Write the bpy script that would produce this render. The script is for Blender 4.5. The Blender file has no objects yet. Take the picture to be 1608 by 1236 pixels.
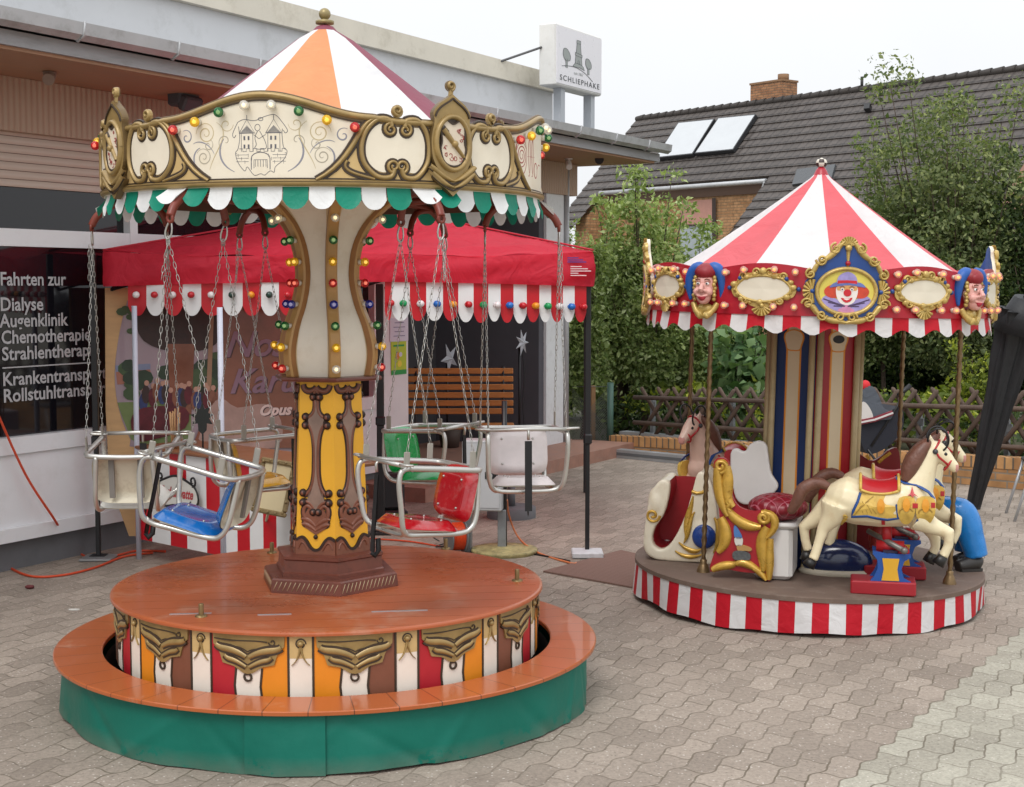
import bpy, math, random
import numpy as np
from math import sin, cos, pi, radians as R, atan2, sqrt, hypot
from mathutils import Vector as V, Matrix as M
random.seed(7); rng = np.random.default_rng(7)
scn = bpy.context.scene
COL = scn.collection
# ------------------------------------------------------------ camera
F = 2290.0; EYE = 1.75; PITCH = R(4.245)
cam_d = bpy.data.cameras.new('camera'); cam = bpy.data.objects.new('camera', cam_d); COL.objects.link(cam)
cam_d.lens = F/1608*36; cam_d.sensor_width = 36; cam_d.clip_end = 600; cam_d.clip_start = .05
cam.location = (0, 0, EYE); cam.rotation_euler = (pi/2-PITCH, 0, 0); scn.camera = cam
CAM = V((0, 0, EYE))
def ray(px, py):
    a = (px-804)/F; b = (618-py)/F
    return V((a, cos(PITCH)+b*sin(PITCH), -sin(PITCH)+b*cos(PITCH)))
def PY(px, py, Y):
    d = ray(px, py); return CAM+d*(Y/d.y)
def PZ(px, py, z=0.0):
    d = ray(px, py); return CAM+d*((z-EYE)/d.z)
def plane_hit(px, py, p, n):
    d = ray(px, py); return CAM+d*((p-CAM).dot(n)/d.dot(n))
# ------------------------------------------------------------ world and light
w = bpy.data.worlds.new('World'); scn.world = w; w.use_nodes = True
nt = w.node_tree; bg = nt.nodes['Background']
sky = nt.nodes.new('ShaderNodeTexSky'); sky.sky_type = 'NISHITA'; sky.sun_disc = False
sky.sun_elevation = R(52); sky.sun_rotation = R(200); sky.air_density = 1; sky.dust_density = 3
hs = nt.nodes.new('ShaderNodeHueSaturation'); hs.inputs['Saturation'].default_value = .35
nt.links.new(sky.outputs[0], hs.inputs['Color'])
mx = nt.nodes.new('ShaderNodeMixRGB'); mx.inputs[0].default_value = .85
mx.inputs[2].default_value = (10.9, 11.1, 11.4, 1)
nt.links.new(hs.outputs[0], mx.inputs[1])
# overcast: brighter overhead than at the horizon, faint cloud tone
def wn(op, a, b_):
    n_ = nt.nodes.new('ShaderNodeMath'); n_.operation = op
    for i, x in enumerate((a, b_)):
        if isinstance(x, (int, float)): n_.inputs[i].default_value = x
        else: nt.links.new(x, n_.inputs[i])
    return n_.outputs[0]
tcw = nt.nodes.new('ShaderNodeTexCoord'); sxyz = nt.nodes.new('ShaderNodeSeparateXYZ'); nt.links.new(tcw.outputs['Generated'], sxyz.inputs[0])
el = wn('MAXIMUM', sxyz.outputs[2], 0.); gr = wn('ADD', wn('MULTIPLY', el, .64), .73)
cn = nt.nodes.new('ShaderNodeTexNoise'); cn.inputs['Scale'].default_value = 3.; cn.inputs['Detail'].default_value = 6.; nt.links.new(tcw.outputs['Generated'], cn.inputs['Vector'])
gr = wn('MULTIPLY', gr, wn('ADD', wn('MULTIPLY', cn.outputs[0], .16), .92))
vm = nt.nodes.new('ShaderNodeVectorMath'); vm.operation = 'SCALE'; nt.links.new(mx.outputs[0], vm.inputs[0]); nt.links.new(gr, vm.inputs['Scale']); nt.links.new(vm.outputs[0], bg.inputs[0])
bg.inputs[1].default_value = .1
sd = bpy.data.lights.new('sun', 'SUN'); sun = bpy.data.objects.new('sun', sd); COL.objects.link(sun)
sd.energy = 1.1; sd.angle = R(25); sd.color = (1, .97, .93)
sun.rotation_euler = (R(38), 0, R(-20))
vs = scn.view_settings; vs.view_transform = 'Standard'; vs.look = 'None'; vs.exposure = .26; vs.gamma = 1
scn.cycles.max_bounces = 8; scn.cycles.diffuse_bounces = 3; scn.cycles.glossy_bounces = 3
scn.cycles.transmission_bounces = 4; scn.cycles.transparent_max_bounces = 12
scn.cycles.use_denoising = True
# ------------------------------------------------------------ materials
def lin(c):
    if isinstance(c, str):
        c = [int(c[i:i+2], 16)/255 for i in (0, 2, 4)]
    else:
        c = [x/255 for x in c]
    return tuple((x/12.92 if x <= .04045 else ((x+.055)/1.055)**2.4) for x in c)+(1,)
MATS = {}
class NT:
    def __init__(s, m): s.t = m.node_tree
    def n(s, typ, **kw):
        nd = s.t.nodes.new('ShaderNode'+typ)
        for k, v in kw.items():
            if k.startswith('i_'):
                k = k[2:]; nd.inputs[int(k) if k.isdigit() else k].default_value = v
            else: setattr(nd, k, v)
        return nd
    def l(s, a, b): s.t.links.new(a, b)
    def math(s, op, a, b=None, c=None):
        nd = s.n('Math', operation=op)
        for i, x in enumerate((a, b, c)):
            if x is None: continue
            if isinstance(x, (int, float)): nd.inputs[i].default_value = x
            else: s.l(x, nd.inputs[i])
        return nd.outputs[0]
    def mix(s, fac, a, b, mode='MIX'):
        nd = s.n('MixRGB', blend_type=mode)
        for i, x in enumerate((fac, a, b)):
            if isinstance(x, (int, float)): nd.inputs[i].default_value = x
            elif isinstance(x, tuple): nd.inputs[i].default_value = x
            else: s.l(x, nd.inputs[i])
        return nd.outputs[0]
def newmat(name):
    m = bpy.data.materials.new(name); m.use_nodes = True
    t = NT(m); b = m.node_tree.nodes['Principled BSDF']
    return m, t, b
def paint(name, col, rough=.5, var=.12, scale=6., bump=0., metal=0., spec=.5, coat=0., bscale=None, dirt=None, dirtamt=.0, stretch=None):
    if name in MATS: return MATS[name]
    m, t, b = newmat(name); c = lin(col)
    tc = t.n('TexCoord'); src = tc.outputs['Object']
    if stretch:
        mp = t.n('Mapping'); mp.inputs['Scale'].default_value = stretch; t.l(src, mp.inputs[0]); src = mp.outputs[0]
    no = t.n('TexNoise', i_Scale=scale, i_Detail=6., i_Roughness=.65); t.l(src, no.inputs['Vector'])
    f = t.n('MapRange'); f.inputs[1].default_value = .3; f.inputs[2].default_value = .7
    f.inputs[3].default_value = 1-var; f.inputs[4].default_value = 1+var*.6; t.l(no.outputs[0], f.inputs[0])
    v = t.n('Vector' + 'Math', operation='SCALE'); v.inputs[0].default_value = c[:3]; t.l(f.outputs[0], v.inputs['Scale'])
    out = v.outputs[0]
    if dirt:
        n2 = t.n('TexNoise', i_Scale=scale*2.3, i_Detail=8., i_Roughness=.7); t.l(src, n2.inputs['Vector'])
        f2 = t.n('MapRange'); f2.inputs[1].default_value = .52; f2.inputs[2].default_value = .72; f2.inputs[3].default_value = 0; f2.inputs[4].default_value = dirtamt
        t.l(n2.outputs[0], f2.inputs[0]); out = t.mix(f2.outputs[0], out, lin(dirt))
    t.l(out, b.inputs['Base Color'])
    rr = t.n('MapRange'); rr.inputs[1].default_value = .3; rr.inputs[2].default_value = .7; rr.inputs[3].default_value = max(.03, rough-.08); rr.inputs[4].default_value = min(1, rough+.1)
    t.l(no.outputs[0], rr.inputs[0]); t.l(rr.outputs[0], b.inputs['Roughness'])
    b.inputs['Metallic'].default_value = metal; b.inputs['Specular IOR Level'].default_value = spec
    if coat: b.inputs['Coat Weight'].default_value = coat; b.inputs['Coat Roughness'].default_value = .08
    if bump:
        n3 = t.n('TexNoise', i_Scale=bscale or scale*4, i_Detail=5.); t.l(src, n3.inputs['Vector'])
        bp = t.n('Bump', i_Strength=bump, i_Distance=.01); t.l(n3.outputs[0], bp.inputs['Height']); t.l(bp.outputs[0], b.inputs['Normal'])
    MATS[name] = m; return m
def emit_mat(name, col, s):
    m, t, b = newmat(name); b.inputs['Base Color'].default_value = lin(col)
    b.inputs['Emission Color'].default_value = lin(col); b.inputs['Emission Strength'].default_value = s
    MATS[name] = m; return m
def shell_mat(name, col, clear):
    m, t, b = newmat(name); b.inputs['Base Color'].default_value = lin(col); b.inputs['Roughness'].default_value = .08
    b.inputs['Coat Weight'].default_value = .5
    tr = t.n('BsdfTransparent'); c = lin(col); tr.inputs[0].default_value = tuple(.25+.75*x for x in c[:3])+(1,)
    ms = t.n('MixShader'); ms.inputs[0].default_value = clear; o = m.node_tree.nodes['Material Output']
    t.l(b.outputs[0], ms.inputs[1]); t.l(tr.outputs[0], ms.inputs[2]); t.l(ms.outputs[0], o.inputs[0])
    MATS[name] = m; return m
def cloth(name, col, rough=.75, var=.08, scale=3., trans=.35, wr=.35):
    """Thin fabric: diffuse plus some light coming through, soft wrinkles."""
    if name in MATS: return MATS[name]
    m, t, b = newmat(name); c = lin(col)
    tc = t.n('TexCoord'); no = t.n('TexNoise', i_Scale=scale, i_Detail=5., i_Roughness=.6); t.l(tc.outputs['Object'], no.inputs['Vector'])
    f = t.n('MapRange'); f.inputs[1].default_value = .3; f.inputs[2].default_value = .7; f.inputs[3].default_value = 1-var; f.inputs[4].default_value = 1+var*.5; t.l(no.outputs[0], f.inputs[0])
    v = t.n('VectorMath', operation='SCALE'); v.inputs[0].default_value = c[:3]; t.l(f.outputs[0], v.inputs['Scale'])
    t.l(v.outputs[0], b.inputs['Base Color']); b.inputs['Roughness'].default_value = rough; b.inputs['Specular IOR Level'].default_value = .3
    n3 = t.n('TexNoise', i_Scale=scale*2.2, i_Detail=3., i_Distortion=1.2); t.l(tc.outputs['Object'], n3.inputs['Vector'])
    bp = t.n('Bump', i_Strength=wr, i_Distance=.03); t.l(n3.outputs[0], bp.inputs['Height']); t.l(bp.outputs[0], b.inputs['Normal'])
    tl = t.n('BsdfTranslucent'); t.l(v.outputs[0], tl.inputs[0])
    ms = t.n('MixShader'); ms.inputs[0].default_value = trans; t.l(b.outputs[0], ms.inputs[1]); t.l(tl.outputs[0], ms.inputs[2])
    t.l(ms.outputs[0], m.node_tree.nodes['Material Output'].inputs[0])
    MATS[name] = m; return m
# ------------------------------------------------------------ mesh building
class MB:
    def __init__(s, T=None): s.v = []; s.f = []; s.m = []; s.sm = []; s.T = T
    def add(s, vs_, fs, mi=0, smooth=False):
        o = len(s.v)
        if s.T is not None: vs_ = [s.T @ V(p) for p in vs_]
        s.v.extend([tuple(p) for p in vs_])
        for i, f in enumerate(fs):
            s.f.append([o+k for k in f]); s.m.append(mi if isinstance(mi, int) else mi[i]); s.sm.append(smooth)
        return s
    def box(s, c, d, mi=0, rot=None):
        x, y, z = [q/2 for q in d]
        ps = [V((a*x, b*y, e*z)) for e in (-1, 1) for b in (-1, 1) for a in (-1, 1)]
        if rot is not None: ps = [rot @ p for p in ps]
        ps = [p+V(c) for p in ps]
        return s.add(ps, [(0, 2, 3, 1), (4, 5, 7, 6), (0, 1, 5, 4), (2, 6, 7, 3), (0, 4, 6, 2), (1, 3, 7, 5)], mi)
    def bbox(s, c, d, b=.008, mi=0, rot=None):
        """box with chamfered vertical/horizontal edges"""
        x, y, z = [q/2 for q in d]; b = min(b, x*.9, y*.9, z*.9)
        prof = [(x-b, y), (x, y-b), (x, -(y-b)), (x-b, -y), (-(x-b), -y), (-x, -(y-b)), (-x, y-b), (-(x-b), y)]
        rings = []
        for zz, k in ((-z, b), (-z+b, 0), (z-b, 0), (z, b)):
            rings.append([V((px*(x-k)/x, py*(y-k)/y, zz)) for px, py in prof])
        ps = [p for r in rings for p in r]; fs = []
        for r in range(3):
            for i in range(8):
                j = (i+1) % 8; fs.append((r*8+j, r*8+i, r*8+8+i, r*8+8+j))
        fs.append(tuple(range(8))); fs.append(tuple(24+i for i in range(7, -1, -1)))
        if rot is not None: ps = [rot @ p for p in ps]
        return s.add([p+V(c) for p in ps], fs, mi)
    def tube(s, pts, r, n=8, mi=0, closed=False, cap=True, smooth=True, flat=1.0, up=None):
        P = [V(p) for p in pts]; N = len(P)
        rr = r if isinstance(r, (list, tuple)) else [r]*N
        ps = []; prev = None
        for i in range(N):
            a = P[i-1] if (i > 0 or closed) else P[i]; b = P[(i+1) % N] if (i < N-1 or closed) else P[i]
            t = (b-a); t = t.normalized() if t.length > 1e-9 else V((0, 0, 1))
            if up is not None: x = V(up).cross(t)
            elif prev is None: x = t.orthogonal()
            else: x = prev-t*prev.dot(t)
            x = x.normalized() if x.length > 1e-9 else t.orthogonal().normalized()
            prev = x; y = t.cross(x)
            for k in range(n):
                q = 2*pi*k/n; ps.append(P[i]+x*(cos(q)*rr[i])+y*(sin(q)*rr[i]*flat))
        fs = []
        for i in range(N if closed else N-1):
            j = (i+1) % N
            for k in range(n):
                l = (k+1) % n; fs.append((i*n+k, i*n+l, j*n+l, j*n+k))
        s.add(ps, fs, mi, smooth)
        if cap and not closed:
            o = len(s.v)-N*n
            s.f.append([o+k for k in range(n-1, -1, -1)]); s.m.append(mi); s.sm.append(False)
            s.f.append([o+(N-1)*n+k for k in range(n)]); s.m.append(mi); s.sm.append(False)
        return s
    def lathe(s, prof, n=32, c=(0, 0, 0), mi=0, smooth=True, a0=0, mats=None):
        ps = []; N = len(prof)
        for r_, z in prof:
            for k in range(n):
                a = a0+2*pi*k/n; ps.append((c[0]+r_*sin(a), c[1]-r_*cos(a), c[2]+z))
        fs = []; ms = []
        for i in range(N-1):
            for k in range(n):
                l = (k+1) % n; fs.append((i*n+k, i*n+l, (i+1)*n+l, (i+1)*n+k)); ms.append(mats(i, k) if mats else mi)
        s.add(ps, fs, ms, smooth)
        return s
    def sphere(s, c, r, n=12, m=8, mi=0, sq=(1, 1, 1), rot=None):
        ps = []; fs = []
        for i in range(m+1):
            a = pi*i/m
            for k in range(n):
                b = 2*pi*k/n; p = V((sin(a)*cos(b)*sq[0]*r, sin(a)*sin(b)*sq[1]*r, cos(a)*sq[2]*r))
                if rot is not None: p = rot @ p
                ps.append(p+V(c))
        for i in range(m):
            for k in range(n):
                l = (k+1) % n; fs.append((i*n+k, (i+1)*n+k, (i+1)*n+l, i*n+l))
        return s.add(ps, fs, mi, True)
    def plate(s, pts, mp, d0, d1, mi=0, mside=None, back=True):
        """2D outline pts -> plate between depths d0 (back) and d1 (front), through mapper mp(s, z, d); fan from centroid."""
        n = len(pts); cx = sum(p[0] for p in pts)/n; cz = sum(p[1] for p in pts)/n
        a = sum(pts[i][0]*pts[(i+1) % n][1]-pts[(i+1) % n][0]*pts[i][1] for i in range(n))
        if a < 0: pts = pts[::-1]
        fr = [mp(x, z, d1) for x, z in pts]+[mp(cx, cz, d1)]; bk = [mp(x, z, d0) for x, z in pts]+[mp(cx, cz, d0)]
        fs = [(i, (i+1) % n, n) for i in range(n)]; ms = [mi]*n
        fs += [(n+1+i, n+1+(i+1) % n, (i+1) % n, i) for i in range(n)]; ms += [mi if mside is None else mside]*n
        if back: fs += [(n+1+(i+1) % n, n+1+i, 2*n+1) for i in range(n)]; ms += [mi]*n
        return s.add(fr+bk, fs, ms)
    def poly(s, pts, mp, d0, d1, mi=0, mside=None):
        """like plate but one n-gon face (concave outlines on flat mappers)"""
        n = len(pts); a = sum(pts[i][0]*pts[(i+1) % n][1]-pts[(i+1) % n][0]*pts[i][1] for i in range(n))
        if a < 0: pts = pts[::-1]
        fr = [mp(x, z, d1) for x, z in pts]; bk = [mp(x, z, d0) for x, z in pts]
        fs = [tuple(range(n)), tuple(2*n-1-i for i in range(n))]; ms = [mi, mi]
        fs += [(n+i, n+(i+1) % n, (i+1) % n, i) for i in range(n)]; ms += [mi if mside is None else mside]*n
        return s.add(fr+bk, fs, ms)
    def stroke(s, pts, mp, w, h, mi=0, d=0., round_=False):
        """raised line along 2D pts"""
        N = len(pts); ww = w if isinstance(w, (list, tuple)) else [w]*N
        if round_: cs = [(-1, 0), (-.82, .57), (-.4, .92), (0, 1), (.4, .92), (.82, .57), (1, 0)]
        else: cs = [(-1, 0), (-.85, 1), (.85, 1), (1, 0)]
        ps = []; m_ = len(cs)
        for i in range(N):
            a = pts[max(0, i-1)]; b = pts[min(N-1, i+1)]; tx, tz = b[0]-a[0], b[1]-a[1]; L = hypot(tx, tz) or 1
            nx, nz = -tz/L, tx/L
            for u, v in cs: ps.append(mp(pts[i][0]-nx*u*ww[i]/2, pts[i][1]-nz*u*ww[i]/2, d+h*v))
        fs = []
        for i in range(N-1):
            for k in range(m_-1): fs.append((i*m_+k, i*m_+k+1, (i+1)*m_+k+1, (i+1)*m_+k))
        return s.add(ps, fs, mi, round_)
    def build(s, name, mats, parent=None, loc=None, label=None):
        me = bpy.data.meshes.new(name); me.from_pydata(s.v, [], s.f)
        if not isinstance(mats, (list, tuple)): mats = [mats]
        for m in mats: me.materials.append(m)
        me.polygons.foreach_set('material_index', s.m); me.polygons.foreach_set('use_smooth', s.sm); me.update()
        o = bpy.data.objects.new(name, me); COL.objects.link(o)
        if parent is not None: o.parent = parent
        if loc is not None: o.location = loc
        if label: o['label'] = label
        return o
def tag(o, label=None, cat=None, group=None, kind=None):
    if label: o['label'] = label
    if cat: o['category'] = cat
    if group: o['group'] = group
    if kind: o['kind'] = kind
    return o
def thing(name, label, cat, loc=(0, 0, 0), rz=0., group=None, rot=None):
    o = bpy.data.objects.new(name, None); COL.objects.link(o); o.location = loc; o.empty_display_size = .1
    o.rotation_euler = rot if rot is not None else (0, 0, rz)
    return tag(o, label, cat, group)
def dup(o, parent=None):
    c = o.copy(); COL.objects.link(c); c.parent = parent; return c
def flat(T=None):
    """mapper for a flat upright panel: s to the right (+x), z up, d toward -y"""
    T = T or M.Identity(4)
    return lambda x, z, d: T @ V((x, -d, z))
def cylmap(Rad, phi0, z0=0.):
    return lambda s_, z, d: V(((Rad+d)*sin(phi0+s_/Rad), -(Rad+d)*cos(phi0+s_/Rad), z0+z))
def polar(r, phi, z): return V((r*sin(phi), -r*cos(phi), z))
def spiral(cx, cz, r0, r1, a0, turns, n=24):
    return [(cx+(r0+(r1-r0)*i/n)*cos(a0+2*pi*turns*i/n), cz+(r0+(r1-r0)*i/n)*sin(a0+2*pi*turns*i/n)) for i in range(n+1)]
def bez(p0, p1, p2, p3, n=12):
    r = []
    for i in range(n+1):
        t = i/n; a, b, c, d = (1-t)**3, 3*t*(1-t)**2, 3*t*t*(1-t), t**3
        r.append(tuple(a*p0[k]+b*p1[k]+c*p2[k]+d*p3[k] for k in range(len(p0))))
    return r
def smooth_path(pts, n=6, closed=False):
    """Catmull-Rom through pts"""
    P = [tuple(p) for p in pts]; N = len(P); out = []
    for i in range(N if closed else N-1):
        p0 = P[(i-1) % N] if (closed or i > 0) else P[0]; p1 = P[i]; p2 = P[(i+1) % N]
        p3 = P[(i+2) % N] if (closed or i+2 < N) else P[-1]
        for k in range(n):
            t = k/n
            out.append(tuple(.5*(2*p1[j]+(p2[j]-p0[j])*t+(2*p0[j]-5*p1[j]+4*p2[j]-p3[j])*t*t+(3*p1[j]-p0[j]-3*p2[j]+p3[j])*t**3) for j in range(len(p1))))
    if not closed: out.append(P[-1])
    return out
def ell(cx, cz, a, b, n=28, p=1.0):
    return [(cx+a*abs(cos(2*pi*i/n))**p*(1 if cos(2*pi*i/n) >= 0 else -1), cz+b*abs(sin(2*pi*i/n))**p*(1 if sin(2*pi*i/n) >= 0 else -1)) for i in range(n)]
def text2d(txt, size=1., shear=0., align='LEFT', spacing=1., bold=0.):
    cu = bpy.data.curves.new('tmp', 'FONT'); cu.body = txt; cu.size = size; cu.shear = shear; cu.align_x = align
    cu.space_character = spacing; cu.offset = bold; cu.resolution_u = 3
    o = bpy.data.objects.new('tmp', cu); COL.objects.link(o)
    dg = bpy.context.evaluated_depsgraph_get(); me = bpy.data.meshes.new_from_object(o.evaluated_get(dg))
    vs_ = [(v.co.x, v.co.y) for v in me.vertices]; fs = [tuple(p.vertices) for p in me.polygons]
    bpy.data.objects.remove(o); bpy.data.curves.remove(cu); bpy.data.meshes.remove(me)
    return vs_, fs
def put_text(mb, txt, mp, x, z, size, d=.003, mi=0, shear=0., align='LEFT', spacing=1., width=None, bold=0., sx=1.):
    vs_, fs = text2d(txt, size, shear, align, spacing, bold)
    if width: sx = width/max(1e-6, max(v[0] for v in vs_)-min(v[0] for v in vs_))
    mb.add([mp(x+a*sx, z+b, d) for a, b in vs_], fs, mi)
def organic(mb, name, mats, parent, vox=.009, it=6, colour=None, label=None):
    """weld overlapping shapes into one continuous skin"""
    o = mb.build('tmp', mats[:1])
    r = o.modifiers.new('r', 'REMESH'); r.mode = 'VOXEL'; r.voxel_size = vox; r.use_smooth_shade = True
    s_ = o.modifiers.new('s', 'SMOOTH'); s_.iterations = it; s_.factor = .5
    dg = bpy.context.evaluated_depsgraph_get(); me = bpy.data.meshes.new_from_object(o.evaluated_get(dg)); me.name = name
    old = o.data; bpy.data.objects.remove(o); bpy.data.meshes.remove(old)
    me.materials.clear()
    for m in mats: me.materials.append(m)
    for p in me.polygons:
        p.use_smooth = True; p.material_index = colour(p.center, p.normal) if colour else 0
    o = bpy.data.objects.new(name, me); COL.objects.link(o); o.parent = parent
    if label: o['label'] = label
    return o
# ============================================================ ground
AF = R(29.7)
u = V((sin(AF), cos(AF), 0)); nrm = V((cos(AF), -sin(AF), 0))
m, t, b = newmat('pavers')
geo = t.n('NewGeometry'); sp = t.n('SeparateXYZ')
rotm = t.n('VectorRotate', rotation_type='Z_AXIS'); rotm.inputs['Angle'].default_value = -(pi/2-R(32))
t.l(geo.outputs['Position'], rotm.inputs['Vector']); wob = t.n('TexNoise', i_Scale=1.3, i_Detail=2.)
t.l(rotm.outputs[0], wob.inputs['Vector'])
wv = t.n('VectorMath', operation='MULTIPLY_ADD'); wv.inputs[1].default_value = (.02, .02, 0); t.l(wob.outputs['Color'], wv.inputs[0]); t.l(rotm.outputs[0], wv.inputs[2])
t.l(wv.outputs[0], sp.inputs[0])
X, Y = sp.outputs[0], sp.outputs[1]
def tri(src, period, ph=0.):
    p = t.math('PINGPONG', t.math('ADD', src, 50+ph), period/2)       # 0..period/2
    q = t.math('SUBTRACT', t.math('MULTIPLY', p, 4/period), 1)        # -1..1
    q = t.math('MULTIPLY', q, 1.9); q = t.math('MINIMUM', t.math('MAXIMUM', q, -1.), 1.)
    return q
yy = t.math('MULTIPLY_ADD', t.math('SINE', t.math('MULTIPLY', X, 2*pi/.1125*.5)), .0135, Y)
yy = t.math('MULTIPLY_ADD', t.math('SINE', t.math('MULTIPLY', X, 2*pi/.1125)), .0045, yy)
xx = t.math('MULTIPLY_ADD', t.math('SINE', t.math('MULTIPLY', Y, 2*pi/.1125)), .007, X)
cb = t.n('CombineXYZ'); t.l(xx, cb.inputs[0]); t.l(yy, cb.inputs[1])
br = t.n('TexBrick', offset=.5, i_Scale=1., squash=1.)
for k, v_ in {'Mortar Size': .0042, 'Mortar Smooth': .35, 'Bias': 0., 'Brick Width': .225, 'Row Height': .1125}.items(): br.inputs[k].default_value = v_
br.inputs['Color1'].default_value = (0, 0, 0, 1); br.inputs['Color2'].default_value = (1, 1, 1, 1); br.inputs['Mortar'].default_value = (.5, .5, .5, 1)
t.l(cb.outputs[0], br.inputs['Vector'])
# light strip: rows beyond a given row, boundary follows the joints
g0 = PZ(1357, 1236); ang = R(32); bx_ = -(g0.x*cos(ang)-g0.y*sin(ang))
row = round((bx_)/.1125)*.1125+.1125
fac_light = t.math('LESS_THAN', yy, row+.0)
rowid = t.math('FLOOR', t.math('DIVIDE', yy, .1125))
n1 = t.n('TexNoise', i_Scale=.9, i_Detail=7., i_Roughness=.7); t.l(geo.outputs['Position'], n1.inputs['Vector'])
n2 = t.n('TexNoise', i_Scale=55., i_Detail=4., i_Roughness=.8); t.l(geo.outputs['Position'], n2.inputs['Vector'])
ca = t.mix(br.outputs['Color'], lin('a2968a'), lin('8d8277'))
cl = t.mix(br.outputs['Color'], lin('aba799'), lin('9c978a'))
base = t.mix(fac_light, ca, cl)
r1 = t.n('MapRange'); r1.inputs[1].default_value = .28; r1.inputs[2].default_value = .72; r1.inputs[3].default_value = .84; r1.inputs[4].default_value = 1.12; t.l(n1.outputs[0], r1.inputs[0])
r2 = t.n('MapRange'); r2.inputs[1].default_value = .25; r2.inputs[2].default_value = .75; r2.inputs[3].default_value = .66; r2.inputs[4].default_value = 1.3; t.l(n2.outputs[0], r2.inputs[0])
mul = t.math('MULTIPLY', r1.outputs[0], r2.outputs[0])
sc = t.n('VectorMath', operation='SCALE'); t.l(base, sc.inputs[0]); t.l(mul, sc.inputs['Scale'])
n4 = t.n('TexNoise', i_Scale=3.1, i_Detail=6., i_Roughness=.75); t.l(geo.outputs['Position'], n4.inputs['Vector'])
r4 = t.n('MapRange'); r4.inputs[1].default_value = .56; r4.inputs[2].default_value = .74; r4.inputs[3].default_value = 0; r4.inputs[4].default_value = .5; t.l(n4.outputs[0], r4.inputs[0])
stain = t.mix(r4.outputs[0], sc.outputs[0], lin('71665c'))
mossn = t.n('TexNoise', i_Scale=2.2, i_Detail=3.); t.l(geo.outputs['Position'], mossn.inputs['Vector'])
mo = t.mix(mossn.outputs[0], lin('57483f'), lin('5e5a45'))
jn = t.n('TexNoise', i_Scale=1.7, i_Detail=4., i_Roughness=.7); t.l(geo.outputs['Position'], jn.inputs['Vector']); jr = t.n('MapRange'); jr.inputs[1].default_value = .35; jr.inputs[2].default_value = .62; jr.inputs[3].default_value = .2; jr.inputs[4].default_value = .8; t.l(jn.outputs[0], jr.inputs[0])
jf = t.math('MULTIPLY', br.outputs['Fac'], jr.outputs[0])
chip = t.n('TexVoronoi', i_Scale=70.); t.l(geo.outputs['Position'], chip.inputs['Vector']); cs1 = t.n('SeparateColor'); t.l(chip.outputs['Color'], cs1.inputs[0])
chipf = t.math('MULTIPLY', t.math('LESS_THAN', chip.outputs['Distance'], .28), t.math('GREATER_THAN', cs1.outputs[0], .86)); stain = t.mix(t.math('MULTIPLY', chipf, .6), stain, lin('d6cfc6')); chipd = t.math('MULTIPLY', t.math('LESS_THAN', chip.outputs['Distance'], .3), t.math('LESS_THAN', cs1.outputs[0], .1)); stain = t.mix(t.math('MULTIPLY', chipd, .5), stain, lin('5c524c'))
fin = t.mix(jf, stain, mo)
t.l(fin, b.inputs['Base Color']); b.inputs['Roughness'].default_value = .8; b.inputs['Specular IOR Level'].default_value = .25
hgt = t.math('MULTIPLY_ADD', br.outputs['Fac'], -1., t.math('MULTIPLY', n2.outputs[0], .25))
bp = t.n('Bump', i_Strength=.55, i_Distance=.006); t.l(hgt, bp.inputs['Height']); t.l(bp.outputs[0], b.inputs['Normal'])
PAV = m
g = MB(); g.add([(-150, -60, 0), (150, -60, 0), (150, 250, 0), (-150, 250, 0)], [(0, 1, 2, 3)])
tag(g.build('ground', PAV), kind='structure')

# ============================================================ shop building
P0 = PZ(36, 893); BROT = pi/2-AF
BT = M.Translation(P0) @ M.Rotation(BROT, 4, 'Z'); BTi = BT.inverted()
def FX(px, py, y=0.):
    p = BTi @ plane_hit(px, py, P0-nrm*y, nrm); return p.x, p.z
def GX(px, py, z=0.):
    return BTi @ PZ(px, py, z)
bld = thing('shop_building', 'long low shop with wide grey eaves, white window wall and beige cladding', 'shop building', P0, BROT)
WHT = paint('white_panel', 'e6e8ea', .35, .04, 2., dirt='b8b5ae', dirtamt=.22)
GRYP = paint('plinth_grey', '6d6f72', .8, .15, 5., bump=.2)
FASC = paint('fascia_grey', 'a2a3a6', .6, .14, 1.3, stretch=(1, 1, 6), dirt='75746f', dirtamt=.5)
ZINC = paint('zinc', 'b4b6b8', .45, .12, 3., metal=.3, dirt='7d7c78', dirtamt=.5)
PARA = paint('parapet_white', 'd6d8db', .6, .05, 1.5, dirt='a8a9a6', dirtamt=.4)
CAPB = paint('cap_beige', 'dbd5c6', .7, .1, 2., dirt='a89f8a', dirtamt=.5)
m, t, b = newmat('ribbed_cladding'); tc = t.n('TexCoord'); s_ = t.n('SeparateXYZ'); t.l(tc.outputs['Object'], s_.inputs[0])
wv = t.math('SINE', t.math('MULTIPLY', s_.outputs[0], 2*pi/.045)); no = t.n('TexNoise', i_Scale=2., i_Detail=5.); t.l(tc.outputs['Object'], no.inputs['Vector'])
t.l(t.mix(no.outputs[0], lin('b89c86'), lin('a68b77')), b.inputs['Base Color']); b.inputs['Roughness'].default_value = .55
bp = t.n('Bump', i_Strength=.5, i_Distance=.008); t.l(wv, bp.inputs['Height']); t.l(bp.outputs[0], b.inputs['Normal']); CLAD = m
m, t, b = newmat('roller_slats'); tc = t.n('TexCoord'); s_ = t.n('SeparateXYZ'); t.l(tc.outputs['Object'], s_.inputs[0])
fr = t.math('FRACT', t.math('DIVIDE', s_.outputs[2], .052)); ln = t.math('LESS_THAN', fr, .1); hh = t.math('SINE', t.math('MULTIPLY', fr, pi))
t.l(t.mix(t.math('MULTIPLY', ln, .75), lin('c3b2a4'), lin('4e3c33')), b.inputs['Base Color']); b.inputs['Roughness'].default_value = .45
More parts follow.
